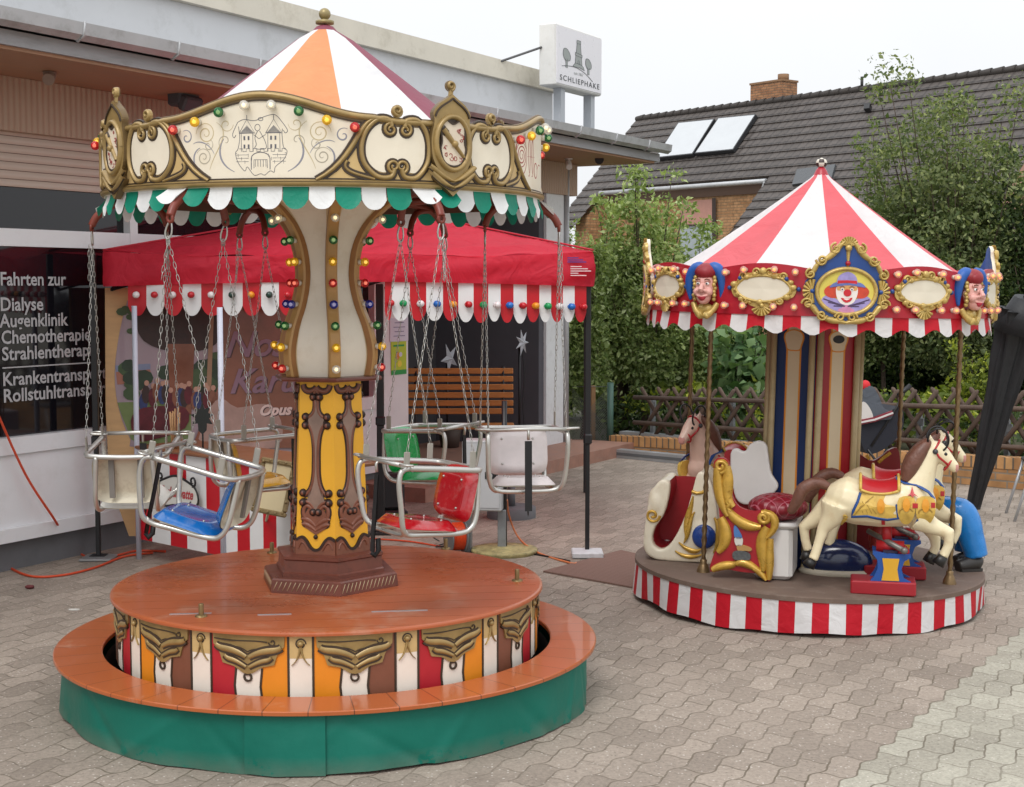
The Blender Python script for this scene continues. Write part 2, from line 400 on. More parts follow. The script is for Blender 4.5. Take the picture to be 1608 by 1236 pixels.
bp = t.n('Bump', i_Strength=.8, i_Distance=.01); t.l(hh, bp.inputs['Height']); t.l(bp.outputs[0], b.inputs['Normal']); SLAT = m
SOFF = paint('soffit_wood', 'ab8468', .6, .15, 3., stretch=(.5, 8, 1))
m, t, b = newmat('dark_glass'); b.inputs['Base Color'].default_value = lin('141318'); b.inputs['Roughness'].default_value = .04; b.inputs['Specular IOR Level'].default_value = .6
no = t.n('TexNoise', i_Scale=.8, i_Detail=2.); tc = t.n('TexCoord'); t.l(tc.outputs['Object'], no.inputs['Vector'])
bp = t.n('Bump', i_Strength=.03, i_Distance=.05); t.l(no.outputs[0], bp.inputs['Height']); t.l(bp.outputs[0], b.inputs['Normal']); GLASS = m
DARKW = paint('dark_render', '4b4a4d', .85, .12, 4., bump=.25, bscale=60)
STONE = paint('red_stone', 'a07868', .6, .2, 8., bump=.1, dirt='8d8078', dirtamt=.5)
LETT = paint('letter_white', 'b4b4b6', .5, .03)
BLACK = paint('black_plastic', '1c1c1e', .45, .1)
LW = paint('lamp_white', 'd8d5d0', .4, .04)
T0 = -6.0; TE = FX(900, 303)[0]
zs = FX(0, 120)[1]; zc = FX(0, 205)[1]; zsh = FX(0, 291)[1]; zm1 = FX(0, 358)[1]; zm0 = FX(0, 386)[1]; zsill = FX(0, 689)[1]; zl = FX(0, 717)[1]; zb = FX(0, 832)[1]; zb2 = FX(0, 851)[1]
TW = FX(600, 600)[0]          # end of the window wall
def part(name, mat_, boxes, **k):
    q = MB()
    for (x0, x1, y0, y1, z0, z1) in boxes: q.box(((x0+x1)/2, (y0+y1)/2, (z0+z1)/2), (x1-x0, y1-y0, z1-z0))
    return q.build(name, mat_, bld)
YO = -.86
zg1 = FX(0, 20, YO)[1]; zg0 = FX(0, 44, YO)[1]; zf0 = FX(0, 68, YO)[1]
TG = FX(1038, 250, YO)[0]
part('plinth', GRYP, [(T0, TW, .03, .4, -.02, zb2)])
part('lower_panel', WHT, [(T0, TW, 0, .3, zb2+.001, zl)])
part('ledge', WHT, [(T0, TW, -.035, -.001, zb2-.01, zb)])
part('window_sill', WHT, [(T0, TW, -.02, .3, zl+.004, zsill)])
part('window_glass', GLASS, [(T0, TW-.12, .05, .1, zsill, zm0), (T0, TW-.12, .05, .1, zm1, zsh)])
TV = FX(203, 372)[0]
fr = part('window_frame', WHT, [(T0, TW, -.005, .12, zm0, zm1), (TV, TV+.07, -.01, .13, zsill, zsh), (TW-.12, TW, -.01, .3, zsill, zsh)])
part('roller_shutter', SLAT, [(T0, TW, .02, .09, zsh, zc)])
part('cladding', CLAD, [(T0, TE, -.05, 0.6, zc, zs)])
part('soffit', SOFF, [(T0, TG-.1, YO+.03, 1.0, zs+.002, zs+.03)])
fa = part('fascia', FASC, [(T0, TG-.03, YO-.0, YO+.028, zf0, zg0), (TG-.1, TG-.03, YO+.03, 1.2, zf0, zg0)])
q = MB(); cs = [(.0, 0), (-.03, -.065), (-.075, -.085), (-.115, -.06), (-.125, 0.), (-.112, 0.), (-.105, -.05), (-.072, -.07), (-.04, -.055), (-.012, 0.)]
ps = []; fs = []
for i, x in enumerate((T0, TG)):
    for a, c in cs: ps.append((x, YO+a-.002, zg0+.09+c*1.1))
nn = len(cs)
for k in range(nn): fs.append((k, (k+1) % nn, nn+(k+1) % nn, nn+k))
fs += [tuple(range(nn)), tuple(range(2*nn-1, nn-1, -1))]
q.add(ps, fs)
x = T0+.4
while x < TG-.2:
    q.tube([(x, YO-.128, zg0+.095), (x, YO-.118, zg0+.02), (x, YO-.075, zg0-.01), (x, YO-.02, zg0+.03)], .008, 5); x += .75
q.build('gutter', ZINC, bld)
part('roof_edge', paint('bitumen', '77787b', .85, .2, 4., dirt='4d4e46', dirtamt=.7), [(T0, TG-.02, YO-.02, 3.5, zg0+.03, zg0+.085)])
TP = FX(868, 150)[0]; zp1 = FX(868, 118)[1]; zp0 = FX(868, 146)[1]
part('parapet', PARA, [(T0, TP, 0, 3.2, zg0+.086, zp0)])
part('parapet_cap', CAPB, [(T0, TP+.05, -.06, 3.25, zp0+.001, zp1)])
# entrance recess
TJ0 = FX(855, 600)[0]; TJ1 = FX(884, 600)[0]; TC1 = FX(641, 600)[0]
part('entrance_wall', DARKW, [(TW-.1, TE, 1.25, 1.4, 0, zs)])
part('side_wall', paint('side_render', '55545a', .85, .1), [(TJ0-.1, TJ1-.14, .012, 3.4, 0, zc)])
part('end_wall', MATS['side_render'], [(T0, T0+.1, .41, 3.4, 0, zs)])
part('corner_post', paint('post_white', 'e0e2e4', .4, .04, dirt='b5b4b0', dirtamt=.4), [(TJ0, TJ1-.03, -.02, .011, 0, zc)])
q = MB(); q.tube([(TJ1+.02, -.02, .0), (TJ1+.02, -.02, zs)], .035, 10); q.build('downpipe', ZINC, bld)
part('door_post', WHT, [(TW+.002, TC1, .0, .16, 0, zc)])
dr = part('door', WHT, [(TW-.42, TW-.125, .14, .2, .1, zsill+.1)])
part('recess_ceiling', paint('recess_dark', '3a3634', .9), [(TW, TE, .0, 1.25, zc+.002, zc+.04)])
# lettering on the window
wm = lambda x, z, d: (x, .048-d, z); q = MB()
for txt, px, py, pw in (('Fahrten zur', -1, 448, 103), ('Dialyse', -1, 488, 67), ('Augenklinik', -1, 514, 108), ('Chemotherapie', 1, 540, 140), ('Strahlentherapie', 2, 566, 152),
                    ('Krankentransport', 3, 606, 163), ('Rollstuhltransport', 4, 632, 167)):
    x0, z0 = FX(px, py, .05); x1, _ = FX(px+pw, py, .05); put_text(q, txt, wm, x0, z0, .115, .003, width=x1-x0, bold=.0022); q.build('lettering', LETT, bld); q = MB()
x0, z0 = FX(3, 578, .05); x1, _ = FX(158, 575, .05); q.box(((x0+x1)/2, .046, z0), (x1-x0, .003, .008))
q.build('dividing_line', LETT, bld)
# notices on the door post
q = MB()
def paper(px0, px1, py0, py1, mi, y=-.004):
    a, z1 = FX(px0, py0, y); b_, z0 = FX(px1, py1, y); q.box(((a+b_)/2, y, (z0+z1)/2), (b_-a, .003, z1-z0), mi); return a, b_, z0, z1
a, b_, z0, z1 = paper(612, 641, 500, 535, 0)
for k in range(4): q.box((a+(b_-a)*.5, -.0065, z1-(z1-z0)*(.2+.19*k)), ((b_-a)*(.5+.12*(k % 2)), .001, .006), 1)
a, b_, z0, z1 = paper(614, 638, 537, 587, 2); q.box(((a+b_)/2, -.0065, z0+.02), (b_-a, .001, .04), 3)
q.box(((a+b_)/2, -.0065, z1-.035), ((b_-a)*.7, .001, .016), 3)
q.plate(ell((a+b_)/2-.02, (z0+z1)/2+.02, .03, .035, 12), lambda x, z, d: (x, -.0065-d, z), 0, .0005, 4); q.plate(ell((a+b_)/2+.025, (z0+z1)/2+.03, .025, .02, 12), lambda x, z, d: (x, -.0065-d, z), 0, .0008, 0)
q.plate(ell((a+b_)/2+.01, (z0+z1)/2-.05, .035, .03, 12), lambda x, z, d: (x, -.0065-d, z), 0, .0005, 5)
q.build('notice', [paint('paper_lilac', 'd6d6e4', .8, .02), paint('ink_grey', '77779a', .8, .02), paint('leaflet_lime', 'b9cf3a', .6, .05), paint('leaflet_green', '2f9c4d', .6, .03), paint('leaflet_orange', 'd98b3c', .6), paint('leaflet_yellow', 'e8d84a', .6)], bld)
# lamps under the eave
def spot(px, py, matl, r=.035, L=.13, dirv=(.2, -.5, -.6), yy=-.45):
    x, z = FX(px, py, yy); q = MB(); d = V(dirv).normalized(); c = V((x, yy, z))
    q.tube([c-d*L*.5, c+d*L*.5], r, 12); q.tube([c-d*L*.55, c-d*L*.5], r*.8, 12)
    q.tube([c, c+V((0, 0, max(.02, zs-z)))], .012, 6); q.tube([V((x, yy, zs-.012)), V((x, yy, zs))], .04, 10)
    q.tube(smooth_path([c-d*L*.5, c-d*L*.5+V((.05, 0, .06)), V((x+.04, yy, zs))]), .005, 5)
    return q.build('eave_spotlight', matl, bld)
spot(78, 120, paint('lamp_bronze', '8a7468', .4, .05), dirv=(-.6, -.5, -.35), yy=-.4)
spot(893, 258, LW, r=.03, dirv=(-.6, -.4, -.45), yy=-.35)
x, z = FX(288, 150, -.35); q = MB(); q.bbox((x, -.35, z), (.2, .12, .15), .015); q.bbox((x-.01, -.42, z-.06), (.17, .06, .1), .012, rot=M.Rotation(.5, 3, 'X')); q.box((x, -.35, z+.1), (.05, .05, .12)); q.build('floodlight', paint('flood_grey', '4c4a50', .6, .1), bld)
x, z = FX(948, 243, -.55); q = MB(); q.bbox((x, -.55, z), (.2, .1, .09), .02, rot=M.Rotation(.5, 3, 'X')); q.box((x, -.53, z+.06), (.04, .04, .08)); q.tube([(x-.1, -.55, z-.02), (x-.2, -.6, z-.07)], .045, 10); q.box((x+.02, -.6, z+.015), (.06, .01, .04)); q.build('floodlight', BLACK, bld)
# step
c = GX(668, 790); a, _ = FX(668, 767); q = MB(); 
q.box(((c.x+TE+.1)/2, (c.y+1.2)/2, .0575), (TE+.1-c.x, 1.2-c.y, .119))
step = q.build('doorstep', STONE, bld)

# sign on the eave
SX0, _ = FX(872, 90, -.42); SX1, _ = FX(945, 90, -.42); sz1 = FX(872, 35, -.42)[1]; sz0 = FX(872, 133, -.42)[1]
SW = SX1-SX0; SH = sz1-sz0
sg = thing('shop_sign', 'white box sign with a grey tower drawing on two posts above the eaves', 'sign', BT @ V((SX0, -.42, zg0+.085)), BROT)
zb_ = sz0-(zg0+.085)
q = MB(); q.bbox((SW/2, .09, zb_+SH/2), (SW, .18, SH), .012); q.build('sign_box', paint('sign_white', 'd9d9d6', .4, .05, dirt='b5b0a2', dirtamt=.3), sg)
q = MB(); q.box((SW/2, -.003, zb_+SH/2), (SW*.96, .008, SH*.92)); q.build('face_panel', paint('sign_face', 'e6e5ea', .3, .02), sg)
SCR = paint('sign_grey', '9aa09e', .5, .03); SDK = paint('sign_dark', '55585c', .5, .03)
sm = lambda x, z, d: (x*SW, -.008-d, zb_+z*SH)
q = MB()
put_text(q, 'SCHLIEPHAKE', sm, .075, .1, .125, .002, 1, width=.85, bold=.001, spacing=1.25)
tower = [(.345, .37), (.365, .4), (.395, .43), (.41, .56), (.4, .565), (.4, .61), (.42, .615), (.435, .76), (.432, .765), (.432, .82), (.515, .82), (.515, .765), (.51, .76), (.525, .6), (.545, .595), (.545, .55), (.53, .545), (.545, .42), (.575, .4), (.6, .35), (.5, .375)]
q.poly(tower, sm, 0, .001, 0); q.stroke(tower+[tower[0]], sm, .008, .001, 1, .001)
for (p1, p2) in (((.4, .565), (.545, .55)), ((.4, .61), (.545, .595)), ((.432, .765), (.515, .765)), ((.39, .44), (.55, .425))): q.stroke([p1, p2], sm, .008, .001, 1, .001)
q.stroke([(.455, .43), (.455, .48), (.47, .49), (.485, .48), (.485, .425)], sm, .008, .001, 1, .001)
for cx, cz, k in ((.215, .52, 1.), (.68, .47, .85)):
    cr = smooth_path([(cx-.07*k, cz), (cx-.06*k, cz+.09*k), (cx-.02*k, cz+.11*k), (cx+.03*k, cz+.09*k), (cx+.08*k, cz+.01*k), (cx+.07*k, cz-.07*k), (cx, cz-.09*k), (cx-.04*k, cz-.07*k)], 4, True)
    q.poly(cr, sm, 0, .001, 0); q.stroke(cr+[cr[0]], sm, .008, .001, 1, .001)
    q.poly([(cx-.015, cz-.2*k), (cx+.02, cz-.2*k), (cx+.02, cz-.05), (cx-.015, cz-.05)], sm, .001, .0015, 0); q.stroke([(cx-.015, cz-.05), (cx-.015, cz-.2*k), (cx+.02, cz-.2*k), (cx+.02, cz-.05)], sm, .007, .001, 1, .001)
q.stroke(bez((.12, .33), (.3, .37), (.5, .42), (.78, .2)), sm, .01, .001, 1, .001)
put_text(q, 'seit 1867', sm, .37, .245, .07, .002, 0, width=.2)
q.build('lettering', [SCR, SDK], sg)
for px in (878, 925):
    x, _ = FX(px, 160, -.33); q = MB(); q.box((x-SX0, .09, zb_/2), (.085, .085, zb_-.002)); q.build('post', paint('post_grey', 'b3b8be', .5, .06), sg)
# antenna-like brace from the parapet to the sign
pa = BT.inverted() @ plane_hit(770, 102, P0, nrm); q = MB()
inv = M.Rotation(-BROT, 4, 'Z') @ M.Translation(-(BT @ V((SX0, -.42, zg0+.085))))
q.tube([inv @ (BT @ V((pa.x, 0., pa.z))), (0.0, .15, zb_+SH*.62)], .012, 6); q.build('brace', paint('dark_steel', '5a5a5c', .5), sg)
# ============================================================ swing carousel
CX = R(-7.2); CD = 6.26
SWC = V((CD*sin(CX), CD*cos(CX), 0))
swc = thing('swing_carousel', 'chair swing carousel with orange and white cone roof on a round brown deck', 'carousel', SWC, -CX)
WOOD = paint('deck_brown', 'ad5a32', .3, .06, 1.6, dirt='bf9c86', dirtamt=.55, spec=.5, coat=.12)
WOODL = paint('deck_edge', '6d3a22', .5, .2, 9.)
GREENC = paint('green_tarp', '026a5a', .48, .16, 1.4, bump=.7, bscale=5., spec=.35, dirt='1c7464', dirtamt=.3)
CREAM = paint('cream_board', 'e6dcc8', .42, .06, 3., dirt='c9b48c', dirtamt=.25, coat=.1)
GOLD = paint('bronze_gold', '9e8452', .38, .22, 14., metal=.25, coat=.15)
GOLDD = paint('bronze_dark', '6b5634', .45, .25, 12., metal=.2)
DKLINE = paint('dark_outline', '3d2f22', .5, .2, 20.)
TAN = paint('airbrush_tan', 'c9ab74', .42, .12, 8.)
REDB = paint('redbrown_iron', '7c3527', .42, .18, 8.)
GRN = cloth('valance_green', '10886f', .45, trans=.12, scale=9, wr=.15); WHC = cloth('valance_white', 'eceeee', .5, trans=.18, scale=9, wr=.15)
OR = cloth('canopy_orange', 'f2a170', .6, trans=.25, scale=3.5, wr=.4, var=.14); WC = cloth('canopy_white', 'efeff0', .6, trans=.25, scale=3.5, wr=.4, var=.12); BU = cloth('canopy_burgundy', '9a5566', .6, trans=.25, scale=5., wr=.12)
BRWN = paint('ornament_brown', '7d4a35', .42, .25, 12., coat=.15); BRWD = paint('ornament_outline', '2e1a14', .5, .2)
YEL = paint('column_yellow', 'e9ae2c', .45, .06, 4.)
# --- green skirt with folds
q = MB(); NS = 480
def skirt_r(a, k):
    f = .005*sin(3*a+1)+.006*sin(7*a+.6)+.004*sin(17*a)+.012*max(0, sin(5*a+2.2))**6+.008*max(0, sin(9*a+.4))**8
    dents = 0
    for (a0, sl, w_, am) in ((-.9, .25, .035, -.016), (-.62, -.3, .03, .012), (-.36, .2, .025, -.012), (-.05, -.25, .03, .010), (.16, .3, .03, -.014), (.42, -.15, .025, .012), (.75, .2, .03, -.012), (1.05, -.1, .02, .014), (1.2, .05, .016, -.012)):
        dents += .65*am*math.exp(-(((a+pi) % (2*pi)-pi-a0-sl*(k-.5))/w_)**2)*(.25+.75*k)
    return 1.107+.008*k+f*k*.8+dents
ps = []; fs = []
LV = 16
for j in range(LV+1):
    k = 1-j/LV
    for i in range(NS):
        a = 2*pi*i/NS; z = .224*(j/LV)+(1-j/LV)*(.006+.004*sin(4*a+.5)+.004*sin(9*a)); r = skirt_r(a, k)
        ps.append(polar(r, a, z))
for j in range(LV):
    for i in range(NS):
        l = (i+1) % NS; fs.append((j*NS+i, j*NS+l, (j+1)*NS+l, (j+1)*NS+i))
q.add(ps, fs, 0, True)
aov = R(-16)     # overlapping end of the tarp
ps = [polar(skirt_r(aov+i*.02, k)+.012, aov+i*.02, .222*(1-k)+k*.006) for i in range(14) for k in (0, .33, .66, 1)]
q.add(ps, [(i*4+k, i*4+k+1, (i+1)*4+k+1, (i+1)*4+k) for i in range(13) for k in range(3)], 0, True)
q.build('skirt', GREENC, swc)
tk = NT(GREENC); bs = GREENC.node_tree.nodes['Principled BSDF']; src_ = bs.inputs['Base Color'].links[0].from_socket
tcg = tk.n('TexCoord'); sg2 = tk.n('SeparateXYZ'); tk.l(tcg.outputs['Object'], sg2.inputs[0]); ng = tk.n('TexNoise', i_Scale=9., i_Detail=7., i_Roughness=.7); tk.l(tcg.outputs['Object'], ng.inputs['Vector'])
mg = tk.n('MapRange'); mg.inputs[1].default_value = .0; mg.inputs[2].default_value = .075; mg.inputs[3].default_value = 1.; mg.inputs[4].default_value = 0.; tk.l(sg2.outputs[2], mg.inputs[0])
fg2 = tk.math('MULTIPLY', mg.outputs[0], tk.math('MULTIPLY', tk.math('GREATER_THAN', ng.outputs[0], .42), ng.outputs[0])); tk.l(tk.mix(fg2, src_, lin('5f6a5c')), bs.inputs['Base Color'])
# --- bench ring of boards
m, t, b = newmat('ring_boards'); tc = t.n('TexCoord'); s_ = t.n('SeparateXYZ'); t.l(tc.outputs['Object'], s_.inputs[0])
an = t.math('ARCTAN2', s_.outputs[0], s_.outputs[1]); fr = t.math('FRACT', t.math('MULTIPLY', an, 44/(2*pi)))
ln = t.math('LESS_THAN', t.math('ABSOLUTE', t.math('SUBTRACT', fr, .5)), .012)
no = t.n('TexNoise', i_Scale=1.5, i_Detail=6.); t.l(tc.outputs['Object'], no.inputs['Vector'])
cellv = t.n('TexWhiteNoise', noise_dimensions='1D'); t.l(t.math('FLOOR', t.math('ADD', t.math('MULTIPLY', an, 44/(2*pi)), .5)), cellv.inputs['W'])
c1 = t.mix(no.outputs[0], lin('b86232'), lin('a05228')); c1 = t.mix(t.math('MULTIPLY', cellv.outputs[0], .25), c1, lin('bb6a3f'))
n5 = t.n('TexNoise', i_Scale=5., i_Detail=8., i_Roughness=.7); t.l(tc.outputs['Object'], n5.inputs['Vector']); r5 = t.n('MapRange'); r5.inputs[1].default_value = .6; r5.inputs[2].default_value = .75; r5.inputs[4].default_value = .6; t.l(n5.outputs[0], r5.inputs[0])
c1 = t.mix(r5.outputs[0], c1, lin('c79d83'))
t.l(t.mix(t.math('MULTIPLY', ln, .8), c1, lin('4a2415')), b.inputs['Base Color']); b.inputs['Roughness'].default_value = .3; b.inputs['Coat Weight'].default_value = .25
bp = t.n('Bump', i_Strength=.4, i_Distance=.004, invert=True); t.l(ln, bp.inputs['Height']); t.l(bp.outputs[0], b.inputs['Normal']); RINGB = m
q = MB(); q.lathe([(.95, .225), (1.14, .225), (1.146, .228), (1.146, .24), (1.142, .243), (.955, .243), (.95, .24), (.95, .225)], 128, smooth=False); q.build('ring_bench', RINGB, swc)
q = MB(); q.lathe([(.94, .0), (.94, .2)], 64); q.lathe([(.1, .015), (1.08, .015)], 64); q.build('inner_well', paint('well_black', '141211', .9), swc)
# --- painted drum
q = MB(); RD = .893
NU = 14; U = 2*pi/NU; off = R(-7.1)
RED = paint('drum_red', 'b3202c', .45, .1); ORG = paint('drum_orange', 'e58a1d', .45, .08); DBR = paint('drum_brown', '7d4c38', .45, .15); DW = paint('drum_cream', 'ece0d2', .45, .06)
cols = [(1, 4, 2), (2, 4, 3), (3, 4, 1)]
Z0, Z1 = .2, .456
mats_ = [DW, RED, ORG, DBR, DW, GOLD, DKLINE, TAN]
for k in range(NU):
    a0 = off+k*U; trip = [(2, 4, 3), (1, 4, 2), (3, 4, 1)][k % 3]
    mp = cylmap(RD, a0); pw = .092; L = RD*U
    def strip(x0, x1, z0, z1, mi, d=0.):
        n = max(1, int((x1-x0)/.03)); ps = []
        for i in range(n+1):
            x = x0+(x1-x0)*i/n; ps += [mp(x, z0, d), mp(x, z1, d)]
        q.add(ps, [(2*i, 2*i+2, 2*i+3, 2*i+1) for i in range(n)], mi)
    strip(-pw/2, pw/2, Z0, Z1, 0); strip(-pw/2, pw/2, .37, Z1, 7, .0006)
    ww = (L-pw)/3; x0 = pw/2
    for i, c in enumerate(trip): strip(x0+i*ww, x0+(i+1)*ww, Z0, Z1, c)
    for x in (x0, x0+L-pw): q.stroke([(x, Z0), (x, .3), (x, Z1)], mp, .009, .003, 6)
    for x in (x0+ww, x0+2*ww): q.stroke([(x+.003, Z0), (x-.004, .26), (x+.003, .33)], mp, .009, .003, 6)
    # tassel on the post
    q.sphere(mp(0, .425, .004), .012, 8, 6, 5)
    for sg_ in (-1, 1):
        q.stroke(bez((0, .42), (sg_*.004, .385), (sg_*.012, .36), (sg_*.034, .345)), mp, [.012*(1-i/14) for i in range(13)], .008, 5, round_=True)
    q.stroke(spiral(0, .425, .02, .014, 0, 1., 14), mp, .005, .003, 6)
    # gold swag
    cx = x0+(L-pw)/2; h = (L-pw)/2
    bodyp = [(cx-h+.012, Z1), (cx-h*.6, Z1), (cx-h*.3, Z1), (cx, Z1), (cx+h*.3, Z1), (cx+h*.6, Z1), (cx+h-.012, Z1), (cx+h-.014, .415), (cx+h*.8, .4), (cx+h*.72, .375), (cx+h*.66, .345), (cx+.055, .335), (cx+.02, .312), (cx, .308), (cx-.02, .312), (cx-.055, .335), (cx-h*.66, .345), (cx-h*.72, .375), (cx-h*.8, .4), (cx-h+.014, .415)]
    q.plate(bodyp, mp, 0, .007, 5)
    for sg_ in (-1, 1):
        for (za, zb_, sx, w0) in ((.408, .372, .84, .034), (.37, .334, .60, .026)):
            pts = bez((cx+sg_*h*sx, za+.004), (cx+sg_*h*sx*.8, za-.018), (cx+sg_*h*.45, za+.002), (cx+sg_*.006, zb_))
            q.stroke(pts, mp, [w0*(.75+.25*sin(pi*i/12))+.009 for i in range(13)], .0085, 6)
            q.stroke(pts, mp, [w0*(.75+.25*sin(pi*i/12))-.001 for i in range(13)], .0125, 5, round_=True)
    q.stroke(bez((cx-h*.88, .436), (cx-h*.3, .425), (cx+h*.1, .44), (cx+h*.5, .43)), mp, .005, .0085, 6); q.stroke(spiral(cx+h*.62, .43, .014, .004, pi, 1., 12), mp, .005, .0085, 6); q.stroke(bez((cx-h*.8, .42), (cx-h*.4, .405), (cx-h*.2, .415), (cx, .392)), mp, .005, .0085, 6); q.stroke(bez((cx+h*.8, .415), (cx+h*.4, .40), (cx+h*.2, .41), (cx, .392)), mp, .005, .0085, 6)
    q.stroke(spiral(cx, .295, .017, .011, pi/2, 1.1, 16), mp, .008, .006, 6)
q.build('drum_panel', mats_, swc)
# --- deck
q = MB(); q.lathe([(0, .4735), (.905, .4735), (.914, .471), (.916, .466), (.916, .458), (.91, .456), (.86, .456)], 128, smooth=False)
deck = q.build('deck', WOOD, swc)
q = MB()
for i in range(-6, 7):
    y = i*.135-.03
    if abs(y) < .87:
        x = sqrt(.9**2-y*y)*.985; q.box((0, y, .4737), (2*x, .0022, .0008), 0)
for (x0, y0, L) in ((-.62, -.545, .16), (-.28, -.60, .13), (.16, -.60, .22)): q.box((x0+L/2, y0, .4745), (L, .012, .002), 1)
q.build('board_gap', [paint('gap_line', '854626', .6), paint('hinge_steel', 'b9bcc0', .35, .1, metal=.6)], deck)
BRASS = paint('worn_brass', '8b7650', .38, .2, 20., metal=.6)
SWI = (M.Translation(SWC) @ M.Rotation(-CX, 4, 'Z')).inverted()
for px, py in ((316, 968), (812, 912), (427, 868), (700, 862)):
    q = MB(); c = SWI @ PZ(px, py, .4737)
    q.lathe([(0, .006), (.022, .006), (.024, .0)], 12, c); q.lathe([(0, .05), (.009, .05), (.01, .046), (.01, .006)], 12, c); q.build('socket_pin', BRASS, swc)
# --- pedestal (hexagonal steps)
HV = R(8)
def hexring(r, z, tw=0): return [polar(r, HV+tw+pi/3*k, z) for k in range(6)]
def hexstack(q, levels, mi=0, cap=True):
    ps = []; fs = []
    for r, z in levels: ps += hexring(r, z)
    for i in range(len(levels)-1):
        for k in range(6):
            l = (k+1) % 6; fs.append((i*6+k, i*6+l, (i+1)*6+l, (i+1)*6+k))
    if cap: fs += [tuple(range((len(levels)-1)*6, len(levels)*6))]
    q.add(ps, fs, mi)
MAHO = paint('mahogany', '6d3a2c', .33, .22, 9., coat=.2, dirt='3f231b', dirtamt=.5)
q = MB(); hexstack(q, [(.31, .473), (.31, .478), (.305, .527), (.298, .533), (.24, .533)])
for k in range(6):
    p0, p1 = hexring(.3085, 0)[k], hexring(.3085, 0)[(k+1) % 6]
    nrm_ = ((p0+p1)/2).normalized()
    for i in range(14):
        a = .03+.94*i/14; c0 = p0.lerp(p1, a)+nrm_*.0005; c1 = p0.lerp(p1, min(1, a+.055))+nrm_*(-.003)
        q.tube([c0+V((0, 0, .485)), c1+V((0, 0, .521))], .0022, 4, 1)
q.build('plinth_step', [MAHO, paint('carved_line', 'b09a7a', .5)], swc)
q = MB(); hexstack(q, [(.248, .533), (.248, .548), (.24, .553), (.236, .6), (.243, .606), (.243, .618), (.19, .622)]); q.build('plinth_step', MAHO, swc)
# --- yellow column
def rc(z): return .178+(.148-.178)*(z-.62)/(1.355-.62)
q = MB(); hexstack(q, [(rc(.62), .62), (rc(1.355), 1.355)], cap=False); column = q.build('column', YEL, swc)
q = MB(); qo = MB()
for k in range(6):
    a0 = HV+pi/3*k; a1 = a0+pi/3
    def fm(x, z, d, a0=a0, a1=a1):
        r = rc(z); p0 = polar(r, a0, z); p1 = polar(r, a1, z); n_ = (p0+p1); n_.z = 0; n_.normalize()
        return p0.lerp(p1, .5+x)+n_*d        # x in -.5...5 across the face
    def S(pts, w, mi=0, h=.008):
        # stroke widths are in metres, x is a fraction of the face width
        mpp = lambda x, z, d: fm(x/.163, z, d)
        pp = [(x*.163, z) for x, z in pts]; q.stroke(pp, mpp, [a_+.010 for a_ in w] if isinstance(w, list) else w+.010, h*.5, 1); q.stroke(pp, mpp, w, h, mi, round_=True)
    mpp = lambda x, z, d: fm(x/.163, z, d)
    # central spindle shape
    sp_ = [(.0, 1.27), (.10, 1.225), (.23, 1.19), (.10, 1.13), (.06, 1.05), (.055, .98), (.07, .93), (.13, .88), (.23, .85), (.09, .82), (0, .79)]
    sp_ = smooth_path(sp_, 3); full = sp_+[(-x, z) for x, z in sp_[::-1][1:-1]]
    q.plate([(x*.163, z) for x, z in full], mpp, 0, .006, 2)
    for s_ in (-1, 1):
        S([(s_*x, z) for x, z in bez((.05, 1.275), (.0, 1.22), (.12, 1.2), (.3, 1.195))], .016)
        S([(s_*x, z) for x, z in bez((.3, 1.175), (.1, 1.165), (.03, 1.1), (.05, 1.0))], .016)
        S([(s_*x, z) for x, z in bez((.05, 1.0), (.04, .93), (.12, .88), (.33, .87))], .016)
        S([(s_*x, z) for x, z in bez((.33, .845), (.15, .845), (.05, .825), (.02, .79))], .016)
        for (x, z) in ((.09, 1.283), (.31, 1.2), (.31, 1.165), (.345, .88), (.345, .84), (.07, .80)):
            q.sphere(fm(s_*x, z, .004), .014, 8, 6, 0, (1, 1, 1)); q.sphere(fm(s_*x, z, .0), .018, 8, 6, 1, (1, 1, 1))
        S([(s_*x, z) for x, z in bez((.06, .80), (.25, .855), (.40, .81), (.29, .775))], .018)
        S([(s_*x, z) for x, z in bez((.0, .74), (.15, .765), (.28, .775), (.38, .77))], [.010+.014*sin(pi*i/12) for i in range(13)])
        S([(s_*x, z) for x, z in bez((.0, .722), (.18, .745), (.3, .752), (.36, .748))], [.010+.012*sin(pi*i/12) for i in range(13)])
        # scroll under the cornice
        S([(s_*x, z) for x, z in bez((.0, 1.325), (.1, 1.30), (.38, 1.30), (.40, 1.335))], .02); S([(s_*x, z) for x, z in ((.0, 1.32), (.03, 1.305), (.09, 1.295))], .012)
    q.plate([(x*.163, z) for x, z in [(0, .705), (.28, .735), (.34, .775), (.2, .815), (0, .80), (-.2, .815), (-.34, .775), (-.28, .735)]], mpp, 0, .005, 0)
    q.sphere(fm(0, .696, .004), .010, 8, 6, 1)
    # wavy brown base
    wavy = smooth_path([(-.5, .682), (-.36, .694), (-.25, .682), (-.12, .65), (0, .64), (.12, .65), (.25, .682), (.36, .694), (.5, .682)], 4)
    q.poly([(-.5*.163, .622)]+[(x*.163, z) for x, z in wavy]+[(.5*.163, .622)], mpp, .0, .006, 0)
    q.stroke([(x*.163, z) for x, z in wavy], mpp, .012, .009, 1)
    for s_ in (-1, 1): q.stroke([(s_*x*.163, z) for x, z in bez((.43, .648), (.36, .69), (.28, .672), (.18, .64))], mpp, .01, .011, 3, round_=True)
    # corner edging
    p0, p1 = polar(rc(.63), a0, .63), polar(rc(1.35), a0, 1.35); 
q.build('column_ornament', [BRWN, BRWD, paint('ornament_grey', '8d7466', .45, .25, 10.), BRWN], column)
q = MB(); hexstack(q, [(.15, 1.345), (.24, 1.352), (.245, 1.36), (.24, 1.368), (.15, 1.37)]); q.build('cornice', MAHO, swc)
